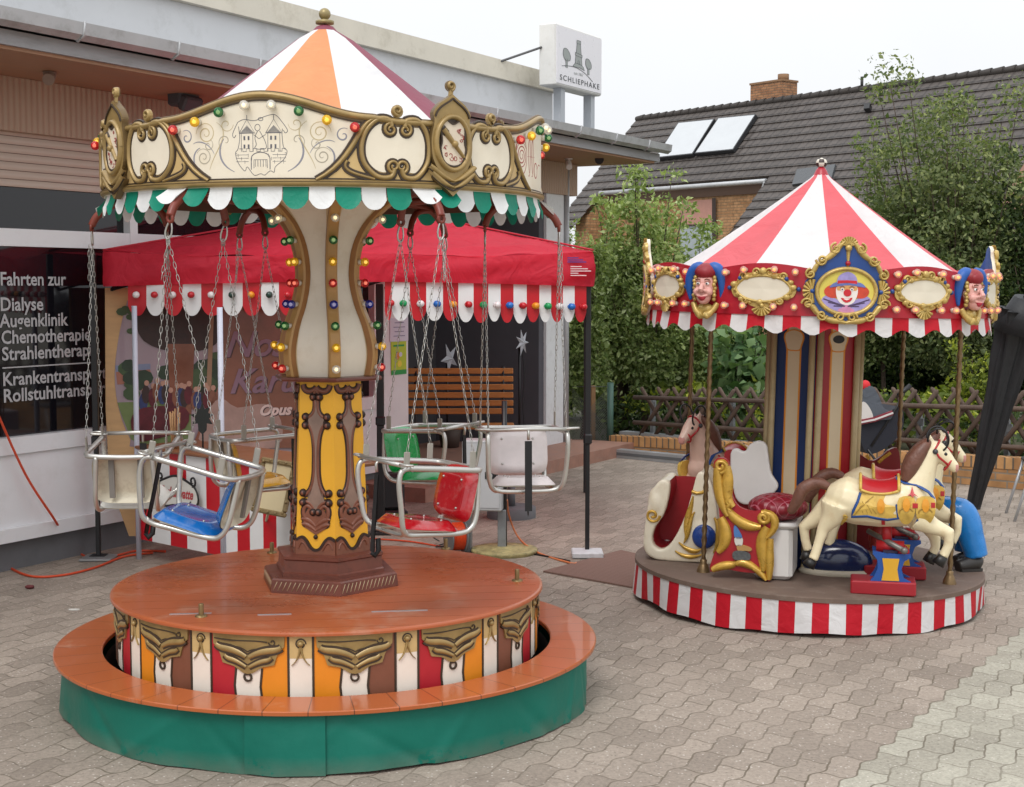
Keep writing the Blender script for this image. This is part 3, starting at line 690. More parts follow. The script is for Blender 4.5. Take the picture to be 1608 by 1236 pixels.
# --- flared cream capital
prof = smooth_path([(.185, 1.37), (.198, 1.44), (.196, 1.5), (.176, 1.58), (.144, 1.66), (.122, 1.75), (.120, 1.83), (.138, 1.92), (.18, 2.0), (.25, 2.07), (.34, 2.13)], 3)
CAPC = paint('capital_cream', 'e4dac8', .4, .07, 4., dirt='bfa985', dirtamt=.3, coat=.15); AIR1 = paint('airbrush_brown', '9c6c3c', .42, .2, 8.); AIR2 = paint('airbrush_soft', 'd2bb92', .42, .12, 6.); RIBM = paint('rib_tan', 'b48a52', .4, .15, 7.)
q = MB(); fr_ = [0, .05, .10, .16, .84, .90, .95, 1]; mi_ = [1, 1, 2, 0, 2, 1, 1]
for k in range(6):
    a0 = HV+pi/3*k; ps = []; fs = []; ms = []
    for r, z in prof:
        p0, p1 = polar(r, a0, z), polar(r, a0+pi/3, z); ps += [p0.lerp(p1, f_) for f_ in fr_]
    for i in range(len(prof)-1):
        for j in range(7): fs.append((i*8+j, i*8+j+1, (i+1)*8+j+1, (i+1)*8+j)); ms.append(mi_[j])
    q.add(ps, fs, ms, True)
cap = q.build('capital', [CAPC, AIR1, AIR2], swc)
for k in range(6):
    q = MB(); a0 = HV+pi/3*k; ps = []; ct = polar(1, a0, 0); tt = V((cos(a0), sin(a0), 0)); N = len(prof)
    for i, (r, z) in enumerate(prof):
        for (w_, d_) in ((-.024, -.012), (-.024, .012), (-.018, .02), (.018, .02), (.024, .012), (.024, -.012)): ps.append(ct*(r+d_)+tt*w_+V((0, 0, z)))
    q.add(ps, [(i*6+j, i*6+j+1, (i+1)*6+j+1, (i+1)*6+j) for i in range(N-1) for j in range(5)], [(1 if j in (0, 4) else 0) for i in range(N-1) for j in range(5)])
    q.build('rib', [RIBM, AIR1], cap)
# --- bulbs
CORE = emit_mat('bulb_core', 'ffe9b8', 1.6); SOCK = paint('bulb_socket', 'd9d2c4', .3, .05)
BC = {'red': 'd0202a', 'yellow': 'f0c818', 'green': '0e7a40', 'white': 'eceae4', 'blue': '1c34a8'}
def bulb_mesh(name, colr, r=.0185, clear=.28, core=CORE):
    q = MB(); q.tube([(0, 0, 0), (0, -.02, 0)], r*.62, 10, 2); q.sphere((0, -.03, 0), r, 14, 9, 0); q.sphere((0, -.034, 0), r*.42, 8, 6, 1)
    n = 14
    for i in range(5):    # moulded ribs
        pass
    o = q.build('light_bulb', [shell_mat('bulb_'+name, colr, clear), core, SOCK]); return o
BPRO = {k: bulb_mesh(k, c, clear=(.6 if k == 'white' else .5)) for k, c in BC.items()}
used_b = set()
def place_bulb(colr, parent, loc, phi, tilt=0., sc_=1., pro=None):
    p = (pro or BPRO)[colr]
    if p.name in used_b: o = p.copy(); COL.objects.link(o)
    else: o = p; used_b.add(p.name)
    o.parent = parent; o.location = loc; o.rotation_euler = (tilt, 0, phi); o.scale = (sc_,)*3
    return o
def rprof(z):
    for i in range(len(prof)-1):
        if prof[i][1] <= z <= prof[i+1][1]:
            f_ = (z-prof[i][1])/(prof[i+1][1]-prof[i][1]); return prof[i][0]+f_*(prof[i+1][0]-prof[i][0])
    return prof[-1][0]
seq = ['white', 'yellow', 'green', 'blue', 'red', 'yellow', 'green', 'white']
seqs = ['red', 'yellow', 'green', 'blue', 'red', 'yellow', 'green', 'white']
for k in range(6):
    for i in range(8):
        z = 1.405+i*.0885; a0 = HV+pi/3*k
        place_bulb((seq if k == 0 else seqs)[i], cap, polar(rprof(z)+.018, a0, z), a0)
# --- rounding board: four painted panels with medallions between
RB = .907; ZB0 = 2.105
PHM = R(30)      # a medallion
def ztop(sp):    # sp: distance along the board from the middle of a panel
    sp = abs(sp)
    if sp < .40: return 2.362+.078*cos(pi*sp/.8)**2
    return 2.362-.012*min(1, (sp-.4)/.1)+.0*sp
HALF = RB*pi/4
PAINTS = [paint('paint_ochre', 'bfae86', .5), paint('paint_taupe', 'a89f8c', .5), paint('paint_slate', '8a8a94', .5), paint('paint_red', 'a04038', .5), paint('paint_ink', '5a5a62', .5)]
for k in range(4):
    pc = PHM+pi/4+k*pi/2       # middle of the panel
    mp = cylmap(RB, pc); q = MB(); n = 48; ps = []
    for i in range(n+1):
        s_ = -HALF+2*HALF*i/n
        for (z, d) in ((ZB0, 0), (ztop(s_), 0), (ztop(s_), -.012), (ZB0, -.012)): ps.append(mp(s_, z, d))
    q.add(ps, [(i*4+j, (i+1)*4+j, (i+1)*4+(j+1) % 4, i*4+(j+1) % 4) for i in range(n) for j in range(4)], 0)
    board = q.build('rounding_board', [CREAM], swc)
    # gold fields and scroll frames at both ends
    q = MB()
    top = [(-HALF+2*HALF*i/60, ztop(-HALF+2*HALF*i/60)-.008) for i in range(61)]
    q.stroke(top, mp, .036, .006, 1); q.stroke([(x, z-.016) for x, z in top[12:49]], mp, .009, .005, 2)
    q.stroke([(x, z+.002) for x, z in top], mp, .024, .016, 0, round_=True)
    bot = [(-HALF+2*HALF*i/60, ZB0+.014) for i in range(61)]
    q.stroke([(x, z+.012) for x, z in bot], mp, .012, .004, 2); q.stroke(bot, mp, .026, .014, 0, round_=True)
    q.stroke([(x, z+.005) for x, z in bot], mp, .004, .0155, 1)
    for sg_ in (-1, 1):
        X = lambda s_: sg_*(HALF-s_)     # s_ from the medallion axis
        field = [(.06, 2.12), (.06, 2.35), (.30, 2.352), (.345, 2.33), (.37, 2.27), (.40, 2.20), (.44, 2.155), (.51, 2.128), (.51, 2.12)]
        fs_ = [(X(x), z) for x, z in field]
        ps = []; 
        # strip-wise fill so that it follows the curve
        cols_ = [.06+.45*i/24 for i in range(25)]
        def ft(x):
            for i in range(1, len(field)-2):
                (x0, z0), (x1, z1) = field[i], field[i+1]
                if x0 <= x <= x1: return z0+(z1-z0)*(x-x0)/(x1-x0)
            return 2.122
        for x in cols_: ps += [mp(X(x), 2.12, .0022), mp(X(x), max(2.122, ft(x)), .0022)]
        q.add(ps, [((2*i, 2*i+2, 2*i+3, 2*i+1) if sg_ < 0 else (2*i+1, 2*i+3, 2*i+2, 2*i)) for i in range(24)], 4)
        # cream window
        win = smooth_path([(.105, 2.25), (.112, 2.31), (.15, 2.338), (.21, 2.325), (.27, 2.338), (.315, 2.305), (.335, 2.25), (.318, 2.19), (.27, 2.16), (.21, 2.175), (.15, 2.16), (.115, 2.19)], 4, True)
        q.plate([(X(x), z) for x, z in win], mp, .002, .0045, 3)
        def SC(pts, w, h=.016):
            pp = [(X(x), z) for x, z in pts]; ww = w if isinstance(w, list) else [w]*len(pp)
            q.stroke(pp, mp, [a_+.016 for a_ in ww], .0062, 2); q.stroke(pp, mp, ww, h, 0, round_=True)
        # C-scrolls: left and right sides ending in volutes at top and bottom
        c1 = smooth_path([(.185, 2.327), (.178, 2.350), (.135, 2.352), (.1, 2.31), (.088, 2.25), (.1, 2.19), (.14, 2.145), (.185, 2.145), (.198, 2.172)], 5)
        SC(c1, .02)
        c2 = smooth_path([(.236, 2.327), (.243, 2.350), (.285, 2.352), (.33, 2.31), (.348, 2.25), (.337, 2.19), (.29, 2.145), (.24, 2.145), (.226, 2.172)], 5)
        SC(c2, .02)
        for (cx, cz, a_, d_) in ((.182, 2.315, pi/2, 1), (.24, 2.315, pi/2, -1), (.197, 2.183, -pi/2, -1), (.229, 2.183, -pi/2, 1)):
            SC(spiral(cx, cz, .024, .006, a_, d_*1.35, 22), [.015-.006*i/22 for i in range(23)], .014)
        SC(bez((.30, 2.352), (.36, 2.34), (.37, 2.2), (.51, 2.13)), [.014+.006*sin(pi*i/12) for i in range(13)], .015)
        SC(bez((.40, 2.2), (.43, 2.16), (.36, 2.15), (.30, 2.135)), [.012]*13, .012)
        # little curl on the top edge
        q.stroke([(X(x), z) for x, z in spiral(.213, 2.385, .018, .004, -pi/2, 1.2, 18)], mp, [.016]*19, .015, 0, round_=True); q.plate([(X(x), z) for x, z in ell(.213, 2.382, .022, .024, 14)], mp, -.006, .006, 0)
    orn = q.build('scroll_ornament', [GOLD, GOLDD, DKLINE, CREAM, TAN], board)
    # painted swirls
    q = MB()
    def PSW(pts, w, mi):
        n_ = len(pts); q.stroke(pts, mp, [w*.72*(.3+.7*sin(pi*i/(n_-1))) for i in range(n_)], .0006, mi)
    for sg_ in ((1,) if k % 2 == 0 else (-1, 1)):
        for (cx, cz, r, a_, tn, mi, w) in ((.215, 2.30, .042, 0, 2., 0, .006), (.13, 2.33, .028, pi, 1.2, 0, .005), (.225, 2.215, .034, .5, 1.8, 1, .006), (.30, 2.29, .028, 1., 1.2, 2, .008), (.205, 2.258, .022, 2, 1.2, 1, .005), (.135, 2.27, .03, -1, .9, 1, .005)):
            PSW([(sg_*x, z) for x, z in spiral(cx, cz, r, r*.12, a_, tn, 34)], w, mi)
        PSW([(sg_*x, z) for x, z in bez((.17, 2.34), (.1, 2.3), (.18, 2.24), (.2, 2.17))], .006, 0)
        PSW([(sg_*x, z) for x, z in bez((.10, 2.16), (.17, 2.19), (.165, 2.25), (.14, 2.28))], .010, 2)
        PSW([(sg_*x, z) for x, z in bez((.25, 2.17), (.28, 2.2), (.27, 2.24), (.24, 2.25))], .009, 2)
        PSW([(sg_*x, z) for x, z in bez((.18, 2.225), (.2, 2.27), (.25, 2.28), (.27, 2.265))], .006, 2)
    if k % 2 == 0:
        # lettered panel (the name starts left)
        PSW(spiral(-.27, 2.262, .055, .006, 0.3, 3.2, 70), .007, 3); PSW(ell(-.27, 2.262, .052, .075, 30)+[(-.218, 2.262)], .009, 3)
        for x in (-.185, -.145):
            PSW(bez((x-.012, 2.19), (x+.01, 2.16), (x+.012, 2.3), (x+.004, 2.335))+bez((x+.004, 2.335), (x-.02, 2.33), (x-.018, 2.25), (x-.004, 2.2)), .008, 3); PSW([(x-.028, 2.262), (x+.03, 2.268)], .006, 3)
        PSW(ell(-.095, 2.215, .026, .03, 18)+[(-.069, 2.215)], .009, 3); PSW(bez((-.07, 2.22), (-.05, 2.24), (-.03, 2.25), (.0, 2.24)), .006, 3)
    else:
        q.build('painted_swirl', PAINTS, board); q = MB()
        # town arms: banner, two towers, gate and wall, drawn in thin dark lines
        zc_ = 2.262
        def PL(pts, w=.0035): q.stroke(pts, mp, w*.62, .0006, 4)
        B = lambda x, z: (x*.10, zc_+z*.10)
        PL([B(*p) for p in smooth_path([(-.85, .75), (-.6, .85), (-.2, .8), (.2, .95), (.55, 1.0), (.8, .75), (1.0, .45), (.92, .35), (.85, .45)], 5)])
        PL([B(*p) for p in smooth_path([(-.85, .75), (-1.05, .35), (-1.0, .2), (-.92, .3)], 4)])
        PL([B(*p) for p in smooth_path([(-.82, .6), (-.78, .2), (-.85, -.2), (-.95, -.35), (-.85, -.7), (-.6, -1.0), (-.5, -.85), (-.25, -1.15), (0, -1.1), (.15, -1.15), (.35, -1.0), (.5, -1.05), (.55, -.85), (.85, -.6), (.98, -.3), (.85, -.15), (.8, .3), (.82, .5)], 4)])
        for sx in (-.5, .5):
            PL([B(sx-.22, -.3), B(sx-.22, .35), B(sx+.22, .35), B(sx+.22, -.3)]); PL([B(sx-.3, .35), B(sx, .85), B(sx+.3, .35), B(sx-.3, .35)])
            for i in range(7): PL([B(sx-.26+.04*i, .37+.04*i), B(sx+.26-.04*i, .37+.04*i)], .0045)
            for wz in (-.12, .18):
                for wx in (-.1, .06): q.box(mp(*B(sx+wx, wz), .0005), (.006, .0012, .014), 4, M.Rotation(pc+B(sx+wx, wz)[0]/RB, 3, 'Z'))
            PL([B(sx, .85), B(sx, 1.0)])
        cren = []
        for i in range(13):
            x = -.8+i*.133; z = -.3 if i % 2 else -.2; cren += [B(x, z), B(x+.133, z)]
        PL(cren); PL([B(-.95, -.36), B(.95, -.36)])
        for i in range(3):
            for sgn in (-1, 1): PL([B(sgn*.93, -.42-.12*i), B(sgn*.45, -.42-.12*i)], .0025)
        for i in range(6): PL([B(-.85+.13*i, -.38-.12*(i % 3)), B(-.85+.13*i, -.5-.12*(i % 3))], .002); PL([B(.3+.11*i, -.38-.12*(i % 3)), B(.3+.11*i, -.5-.12*(i % 3))], .002)
        PL([B(-.35, -.95), B(-.35, -.55)]+[B(.35*cos(pi-pi*i/8), -.55+.22*sin(pi*i/8)) for i in range(1, 8)]+[B(.35, -.55), B(.35, -.95)], .005); PL([B(-.25, -.9), B(-.25, -.6), B(.25, -.6), B(.25, -.9)])
        for i in range(5): PL([B(-.2+.1*i, -.6), B(-.2+.1*i, -.85)], .003)
        PL([B(-.1+.1*cos(a), .55+.12*sin(a)) for a in [2*pi*i/12 for i in range(13)]]); PL([B(.02+.09*cos(a), .85+.06*sin(a)) for a in [2*pi*i/12 for i in range(13)]])
        PL([B(*p) for p in smooth_path([(-.1, .42), (-.2, .2), (-.15, -.05), (-.2, -.2), (.2, -.2), (.18, .05), (.05, .3), (-.02, .42)], 4)]); PL([B(-.25, .3), B(-.05, .15), B(.2, .3)])
    q.build('painted_name' if k % 2 == 0 else 'town_arms', PAINTS, board)
    cs_ = ['red', 'yellow', 'green', 'white', 'white', 'green', 'yellow', 'red']
    for i in range(8):
        s_ = (i-3.5)*.0965; z = ztop(s_)-.043-.002*abs(i-3.5)
        place_bulb(cs_[i], board, mp(s_, z, .0), pc+s_/RB)
    # medallion at the panel's right end
    mpm = cylmap(RB+.012, PHM+k*pi/2); q = MB()
    out = smooth_path([(0, 2.455), (.03, 2.435), (.06, 2.415), (.082, 2.385), (.078, 2.35), (.09, 2.29), (.085, 2.22), (.06, 2.165), (.08, 2.15), (.06, 2.125), (.03, 2.105), (0, 2.08)], 4)
    q.plate(out+[(-x, z) for x, z in out[::-1][1:-1]], mpm, -.012, .016, 0, 1)
    e1 = ell(0, 2.275, .072, .098, 32); q.stroke(e1+[e1[0]], mpm, .02, .014, 0, .016, True)
    q.plate(ell(0, 2.275, .064, .09, 32), mpm, .014, .0175, 2)
    lob = smooth_path([(0, 2.345), (.03, 2.358), (.052, 2.33), (.05, 2.28), (.056, 2.25), (.04, 2.205), (0, 2.19), (-.04, 2.205), (-.056, 2.25), (-.05, 2.28), (-.052, 2.33), (-.03, 2.358)], 4, True)
    q.plate(lob, mpm, .017, .0195, 3); q.stroke(lob+[lob[0]], mpm, .007, .005, 2, .0185)
    # beater across a scrolled ground
    q.stroke([(-.045, 2.325), (.045, 2.225)], mpm, [.026, .010], .012, 0, .0195, True); q.sphere(mpm(.002, 2.272, .028), .013, 10, 7, 0); q.stroke([(-.05, 2.33), (-.03, 2.31)], mpm, .03, .009, 2, .0195, True)
    for (cx, cz, r) in ((.03, 2.31, .014), (.04, 2.29, .01), (.025, 2.325, .01), (-.03, 2.235, .014), (-.01, 2.225, .012), (.012, 2.215, .012), (-.035, 2.255, .01), (.03, 2.22, .01)):
        for jj in range(2): q.stroke(spiral(cx+rng.uniform(-.008, .008), cz+rng.uniform(-.008, .008), r*rng.uniform(.6, 1), r*.3, rng.uniform(0, 6), rng.uniform(.5, .8), 12), mpm, .0022, .0015, 4, .0195)
    q.stroke(bez((.0, 2.44), (-.02, 2.42), (-.065, 2.41), (-.075, 2.37)), mpm, .007, .006, 2, .016); q.stroke(bez((.0, 2.44), (.02, 2.42), (.065, 2.41), (.075, 2.37)), mpm, .007, .006, 2, .016)
    for sg_ in (-1, 1):
        for (za, zb_, wx) in ((2.19, 2.135, .1), (2.165, 2.112, .092)):
            pts = bez((sg_*wx, za), (sg_*wx*.7, za-.02), (sg_*.04, zb_+.01), (0, zb_)); q.stroke(pts, mpm, [.006+.018*sin(pi*(.25+.75*i/12)) for i in range(13)], .016, 0, .014, True); q.stroke([(x, z-.011) for x, z in pts], mpm, .007, .006, 2, .016)
    q.stroke([(0, 2.44), (.004, 2.475), (-.002, 2.49)], mpm, .02, .01, 0, -.002, True)
    q.stroke(spiral(0, 2.487, .018, .003, -pi/2, 1.4, 20), mpm, .014, .016, 0, -.004, True); q.plate(ell(0, 2.487, .019, .02, 14), mpm, -.01, .003, 1)
    q.build('medallion', [GOLD, GOLDD, DKLINE, paint('medallion_cream', 'dccdb8', .5, .1), paint('medallion_red', '9a3a38', .5)], swc)
# --- scalloped valance, green and white
q = MB(); NSC = 60; RV = .899
for k in range(NSC):
    a0 = 2*pi*k/NSC+R(2); a1 = a0+2*pi/NSC; rows = 7; colsn = 8; ps = []
    lift = 0; tw = rng.uniform(-.004, .008)
    for i in range(6):
        ah = [R(25-60*i)]
        dd = (a0+a1)/2-ah[0]; dd = (dd+pi) % (2*pi)-pi
        if abs(dd) < .10: lift = max(lift, .06*cos(dd/.10*pi/2))
    for j in range(rows+1):
        f_ = j/rows
        for c in range(colsn+1):
            x = c/colsn; dep = .088 if True else 0
            zl_ = dep-.035*(abs(2*x-1)**2.6)
            z = 2.112-zl_*f_*(1-lift*5); r = RV+lift*f_+tw*f_+.012*f_*f_
            ps.append(polar(r, a0+(a1-a0)*(x*.97+.015), z))
    q.add(ps, [(j*(colsn+1)+c, (j+1)*(colsn+1)+c, (j+1)*(colsn+1)+c+1, j*(colsn+1)+c+1) for j in range(rows) for c in range(colsn)], k % 2, True)
q.build('valance', [GRN, WHC], swc)
# --- canopy
q = MB(); apex = 2.83
GORES = [-98, -61, -31, 6, 44, 82, 118, 154, 190, 226, 262]
for g in range(10):
    a0 = R(GORES[g]); aw = R(GORES[g+1]-GORES[g]); n = 6; ps = []; prf = [(.03, apex-.005), (.12, 2.772), (.25, 2.672), (.4, 2.557), (.6, 2.40), (.78, 2.262), (.885, 2.175)]
    for j, (r, z) in enumerate(prf):
        for i in range(n+1):
            x = i/n; sag = -.012*sin(pi*x)*r
            ps.append(polar(r+sag, a0+aw*x, z))
    q.add(ps, [(j*(n+1)+i, (j+1)*(n+1)+i, (j+1)*(n+1)+i+1, j*(n+1)+i+1) for j in range(len(prf)-1) for i in range(n)], [2, 1, 0, 1, 2, 1, 0, 1, 0, 1][g], True)
can = q.build('canopy', [OR, WC, BU], swc)
q = MB(); q.lathe([(.0, .0), (.036, -.012), (.075, -.055)], 24, (0, 0, apex+.012)); q.build('cap_cloth', BU, can)
q = MB(); q.lathe([(0, .075), (0, .0), (.038, 0), (.039, .012), (.016, .018), (.01, .03)], 24, (0, 0, apex+.012)); q.sphere((0, 0, apex+.053), .025, 18, 12); q.build('finial', paint('finial_gold', '9b8c62', .4, .15, metal=.4), swc)
q = MB(); q.lathe([(.13, 2.135), (.86, 2.14)], 48); q.lathe([(.885, 2.09), (.885, 2.15), (.86, 2.15), (.86, 2.09)], 64, smooth=False); q.build('ceiling', paint('ceiling_brown', '6b4a3c', .8, .2), swc)
# --- arms: curved red-brown brackets that carry the chains
RO, RI = .985, .67; ZH = 1.985
HOOK = []
for i in range(6):
    ph = R(25+60*i)
    rad = polar(1, ph, 0); tan_ = V((cos(ph), sin(ph), 0))
    q = MB()
    o_ = rad*RO; i_ = rad*RI
    q.tube(smooth_path([rad*.35+V((0, 0, 2.1)), rad*.6+V((0, 0, 2.125)), rad*.84+V((0, 0, 2.105)), rad*.95+V((0, 0, 2.05)), rad*RO+V((0, 0, 2.0))], 5), .016, 8)
    q.tube(smooth_path([rad*.84+V((0, 0, 2.105)), rad*.74+V((0, 0, 2.09)), rad*.69+V((0, 0, 2.05)), rad*RI+V((0, 0, 2.0))], 5), .015, 8)
    for c in (o_, i_): q.tube([c+V((0, 0, ZH+.008))+tan_*.012*cos(a)+V((0, 0, .014*sin(a))) for a in [2*pi*j/10 for j in range(10)]], .007, 6, closed=True)
    q.tube([rad*.5+tan_*-.03+V((0, 0, 2.115)), rad*.5+tan_*.03+V((0, 0, 2.115))], .02, 8)
    q.build('arm', REDB, swc)
# ============================================================ swing seats (hang from the carousel: things of their own)
TUBE = paint('worn_chrome', 'c2c0bb', .32, .1, 8., metal=.75, dirt='9a9690', dirtamt=.25); CHROME = paint('chain_steel', 'bdbbb6', .3, .2, 30., metal=.85)
STRAP = paint('strap_black', '18181a', .7, .1); CREAMI = paint('seat_inside', 'cfc7b2', .5, .12, 8., dirt='8a7455', dirtamt=.5)
PLATE = paint('plate_grey', 'a09b92', .45, .15, metal=.4)
def seat_thing(i, colr, label, rough, coat, metal, dz, swing, spin, tilt=0.):
    ph = R(25+60*i); root_l = swc.matrix_basis if False else (M.Translation(SWC) @ M.Rotation(-CX, 4, 'Z'))
    rad = polar(1, ph, 0); tan_ = V((cos(ph), sin(ph), 0)); face = -tan_; rs = (RO+RI)/2
    # local frame of the seat: x to the sitter's outer side, y = backwards, z up
    c = rad*rs+face*swing+V((0, 0, .82+dz))
    yb = -face; xr = rad
    L = M((( xr.x, yb.x, 0, c.x), (xr.y, yb.y, 0, c.y), (xr.z, yb.z, 1, c.z), (0, 0, 0, 1)))
    W = root_l @ L @ M.Rotation(spin, 4, 'Z') @ M.Translation(V((0, 0, .12))) @ M.Rotation(-tilt, 4, 'X') @ M.Translation(V((0, 0, -.12)))
    th = thing('chair_swing', label, 'swing seat', W.translation, 0, 'seats hanging from the chair swing carousel', W.to_euler())
    Wi = W.inverted()
    MS = paint('seat_'+colr, colr, rough, .14, 7., coat=coat, metal=metal, dirt='c9c2ba', dirtamt=.15)
    hw, yf, ybk, zt = .165, -.17, .17, .255
    q = MB()
    loop = smooth_path([(-hw, yf+.02, zt), (-hw, 0, zt-.006), (-hw, ybk-.04, zt-.012), (-hw+.04, ybk, zt-.014), (0, ybk+.012, zt-.016), (hw-.04, ybk, zt-.014), (hw, ybk-.04, zt-.012), (hw, 0, zt-.006), (hw, yf+.02, zt)], 5)
    q.tube(loop, .0115, 9)
    for s_ in (-1, 1):
        q.tube(smooth_path([(s_*hw, yf+.02, zt), (s_*(hw+.003), yf-.012, zt-.012), (s_*(hw+.004), yf-.02, zt-.06), (s_*hw, yf-.005, zt-.15), (s_*(hw-.012), yf+.012, .03), (s_*(hw-.035), yf+.045, .004), (s_*(hw-.045), yf+.12, 0), (s_*(hw-.045), ybk-.07, 0), (s_*(hw-.04), ybk-.02, .02), (s_*(hw-.04), ybk, .07), (s_*(hw-.045), ybk+.005, .16), (s_*(hw-.05), ybk+.005, zt-.016)], 5), .0105, 9)
    q.tube(smooth_path([(-hw+.02, yf+.025, .018), (-hw+.06, yf+.03, .002), (0, yf+.03, 0), (hw-.06, yf+.03, .002), (hw-.02, yf+.025, .018)], 4), .010, 8)
    frame = q.build('frame', TUBE, th)
    q = MB(); q.tube([(-hw-.012, yf-.012, zt+.012), (0, yf-.02, zt+.014), (hw+.012, yf-.012, zt+.012)], .009, 8)
    for s_ in (-1, 1): q.tube(smooth_path([(s_*(hw-.02), yf-.008, zt+.012), (s_*(hw+.02), yf-.025, zt+.016), (s_*(hw+.05), yf-.012, zt+.016), (s_*(hw+.045), yf+.012, zt+.014), (s_*(hw-.02), yf+.008, zt+.012)], 4), .005, 6)
    q.tube([(0, yf-.02, zt+.014), (0, yf-.03, zt+.0), (0, yf-.026, zt-.03)], .006, 6); q.build('lap_bar', TUBE, th)
    q = MB(); zz = [zt-.035, zt-.16, zt-.27, zt-.33]; ps = []
    yy_ = [yf-.028, yf-.03, yf-.034, yf-.034]
    for z, y in zip(zz, yy_): ps += [(-.015, y, z), (.015, y, z)]
    q.add(ps, [(2*k, 2*k+1, 2*k+3, 2*k+2) for k in range(3)]); q.add([(a, b_+.004, c_) for a, b_, c_ in ps], [(2*k+2, 2*k+3, 2*k+1, 2*k) for k in range(3)])
    q.tube([(0, yf-.034, zt-.33), (0, yf-.02, zt-.345), (0, yf-.006, zt-.325), (0, yf-.01, zt-.28)], .011, 4, flat=.25, up=(1, 0, 0)); q.build('strap', STRAP, th)
    # seat pan: dished shell with turned-down rim
    def shell(fn, name, mats, w=.135, h=.13, th_=.036):
        q = MB(); n = 9; ps = []; bk = []
        for a in range(n+1):
            for b_ in range(n+1):
                x = -1+2*a/n; y = -1+2*b_/n
                k = max(abs(x), abs(y)); e = (abs(x)**5+abs(y)**5)**(1/5); sq = k/e if e > 0 else 1
                xx_, yy2 = x*sq, y*sq; rim = max(0, (k-.85)/.15)
                ps.append(fn(xx_*w, yy2*h, -th_*rim**2)); bk.append(fn(xx_*w*.985, yy2*h*.985, -th_*rim**2-.004))
        N = (n+1)**2
        f1 = [(a*(n+1)+b_, (a+1)*(n+1)+b_, (a+1)*(n+1)+b_+1, a*(n+1)+b_+1) for a in range(n) for b_ in range(n)]
        q.add(ps, f1, 0, True); q.add(bk, [f_[::-1] for f_ in f1], 1, True)
        for (sx, sy) in ((-.5, -.5), (.5, -.5), (-.5, .5), (.5, .5)):
            p = V(fn(sx*w, sy*h, .001)); q.sphere(p, .0055, 8, 5, 2)
        return q.build(name, mats, th)
    sdish = lambda x, y, d: (x, y-.015, .052+d-.010*(1-(x/.135)**2)*(1-((y)/.13)**2)-.02*(y/.13)*.5)
    q = shell(sdish, 'seat', [MS, CREAMI, CHROME])
    bdish = lambda x, y, d: (x, .118+.02*(y/.105)-d+.006*(1-(x/.135)**2), .142+y)
    bk_ = shell(bdish, 'backrest', [MS, CREAMI, CHROME], .138, .108)
    q = MB()
    for s_ in (-1, 1): q = MB(); q.box((s_*.06, .147, .145), (.022, .012, .17)); q.build('back_bracket', paint('bracket_grey', '77736e', .5, .1), bk_)
    # chains
    for so, rr in ((1, RO), (-1, RI)):
        hookp = Wi @ (root_l @ (rad*rr+V((0, 0, ZH-.005))))
        for yend in (yf+.01, ybk-.05):
            endp = V((so*hw, yend, zt+.06))
            topp = hookp+V((0, 0, -.055)); chain(topp, endp, th)
            q = MB(); q.bbox((so*hw, yend, zt+.028), (.006, .026, .065), .003); q.build('chain_plate', PLATE, th)
        q = MB(); cpts = [hookp+V((.0, .011*sin(a)*(1.1-.35*cos(a)), -.03+.034*cos(a))) for a in [2*pi*k/14 for k in range(14)]]
        q.tube(cpts, .0036, 6, closed=True); q.build('carabiner', CHROME, th)
        # spare chain end dangling from the ring
        if so > 0: chain(hookp+V((.012, .01, -.06)), hookp+V((.018, .012, -.21)), th)
    return th
def chain(p0, p1, parent, pitch=.0235):
    q = MB(); d = p1-p0; L = d.length; n = max(2, int(round(L/pitch))); d.normalize(); a = d.orthogonal().normalized(); b_ = d.cross(a)
    a, b_ = (a*cos(.4)+b_*sin(.4)), (b_*cos(.4)-a*sin(.4))
    st = L/n
    for k in range(n):
        c = p0+d*(st*(k+.5)); s_ = a if k % 2 else b_; hl = st*.5+.003; r = .0048
        q.tube([c+d*(hl*cos(t_)*(1 if abs(cos(t_)) > .5 else 1))+s_*(r*sin(t_)) for t_ in [2*pi*j/8 for j in range(8)]], .00135, 4, closed=True)
    return q.build('chain', CHROME, parent)
seat_thing(0, 'b0141f', 'glossy red swing seat hanging at the front right of the yellow column', .18, .6, 0, .0, 0., 0, .05)
seat_thing(1, 'd2c8c7', 'bare metal swing seat with black strap, facing out beside the tent pole', .4, .1, .2, .06, -.02, .1)
seat_thing(2, '0c9a4a', 'green swing seat hanging behind the red one, in front of the wooden bench', .25, .5, 0, .0, 0., 0)
seat_thing(3, 'd39a14', 'yellow swing seat hanging behind the column, in front of the striped booth', .3, .4, 0, -.03, 0., 0)
seat_thing(4, 'd6d4cd', 'cream white swing seat turned away, in front of the lettered shop window', .35, .2, 0, .0, 0., 0, .1)
seat_thing(5, '0f62ac', 'bright blue swing seat hanging at the front left of the deck', .18, .6, 0, .015, 0., .26, .2)
# ============================================================ gazebo
TRED = cloth('gazebo_red', 'ea3c52', .6, .1, 2.5, trans=.5, wr=.9)
BLK = paint('black_pole', '1b1b1d', .4, .1)
tl = PY(163, 457, 9.3); tr = PY(931, 458, 9.3); TW_ = tr.x-tl.x; TZ0 = 1.742; TZ1 = 1.965
gz = thing('gazebo', 'red pop-up gazebo with black legs behind the chair swing carousel', 'gazebo', (tl.x, 9.3, 0))
q = MB(); n = 24
def rim(u_, v_): return V((u_*TW_, v_*3.05, 0))
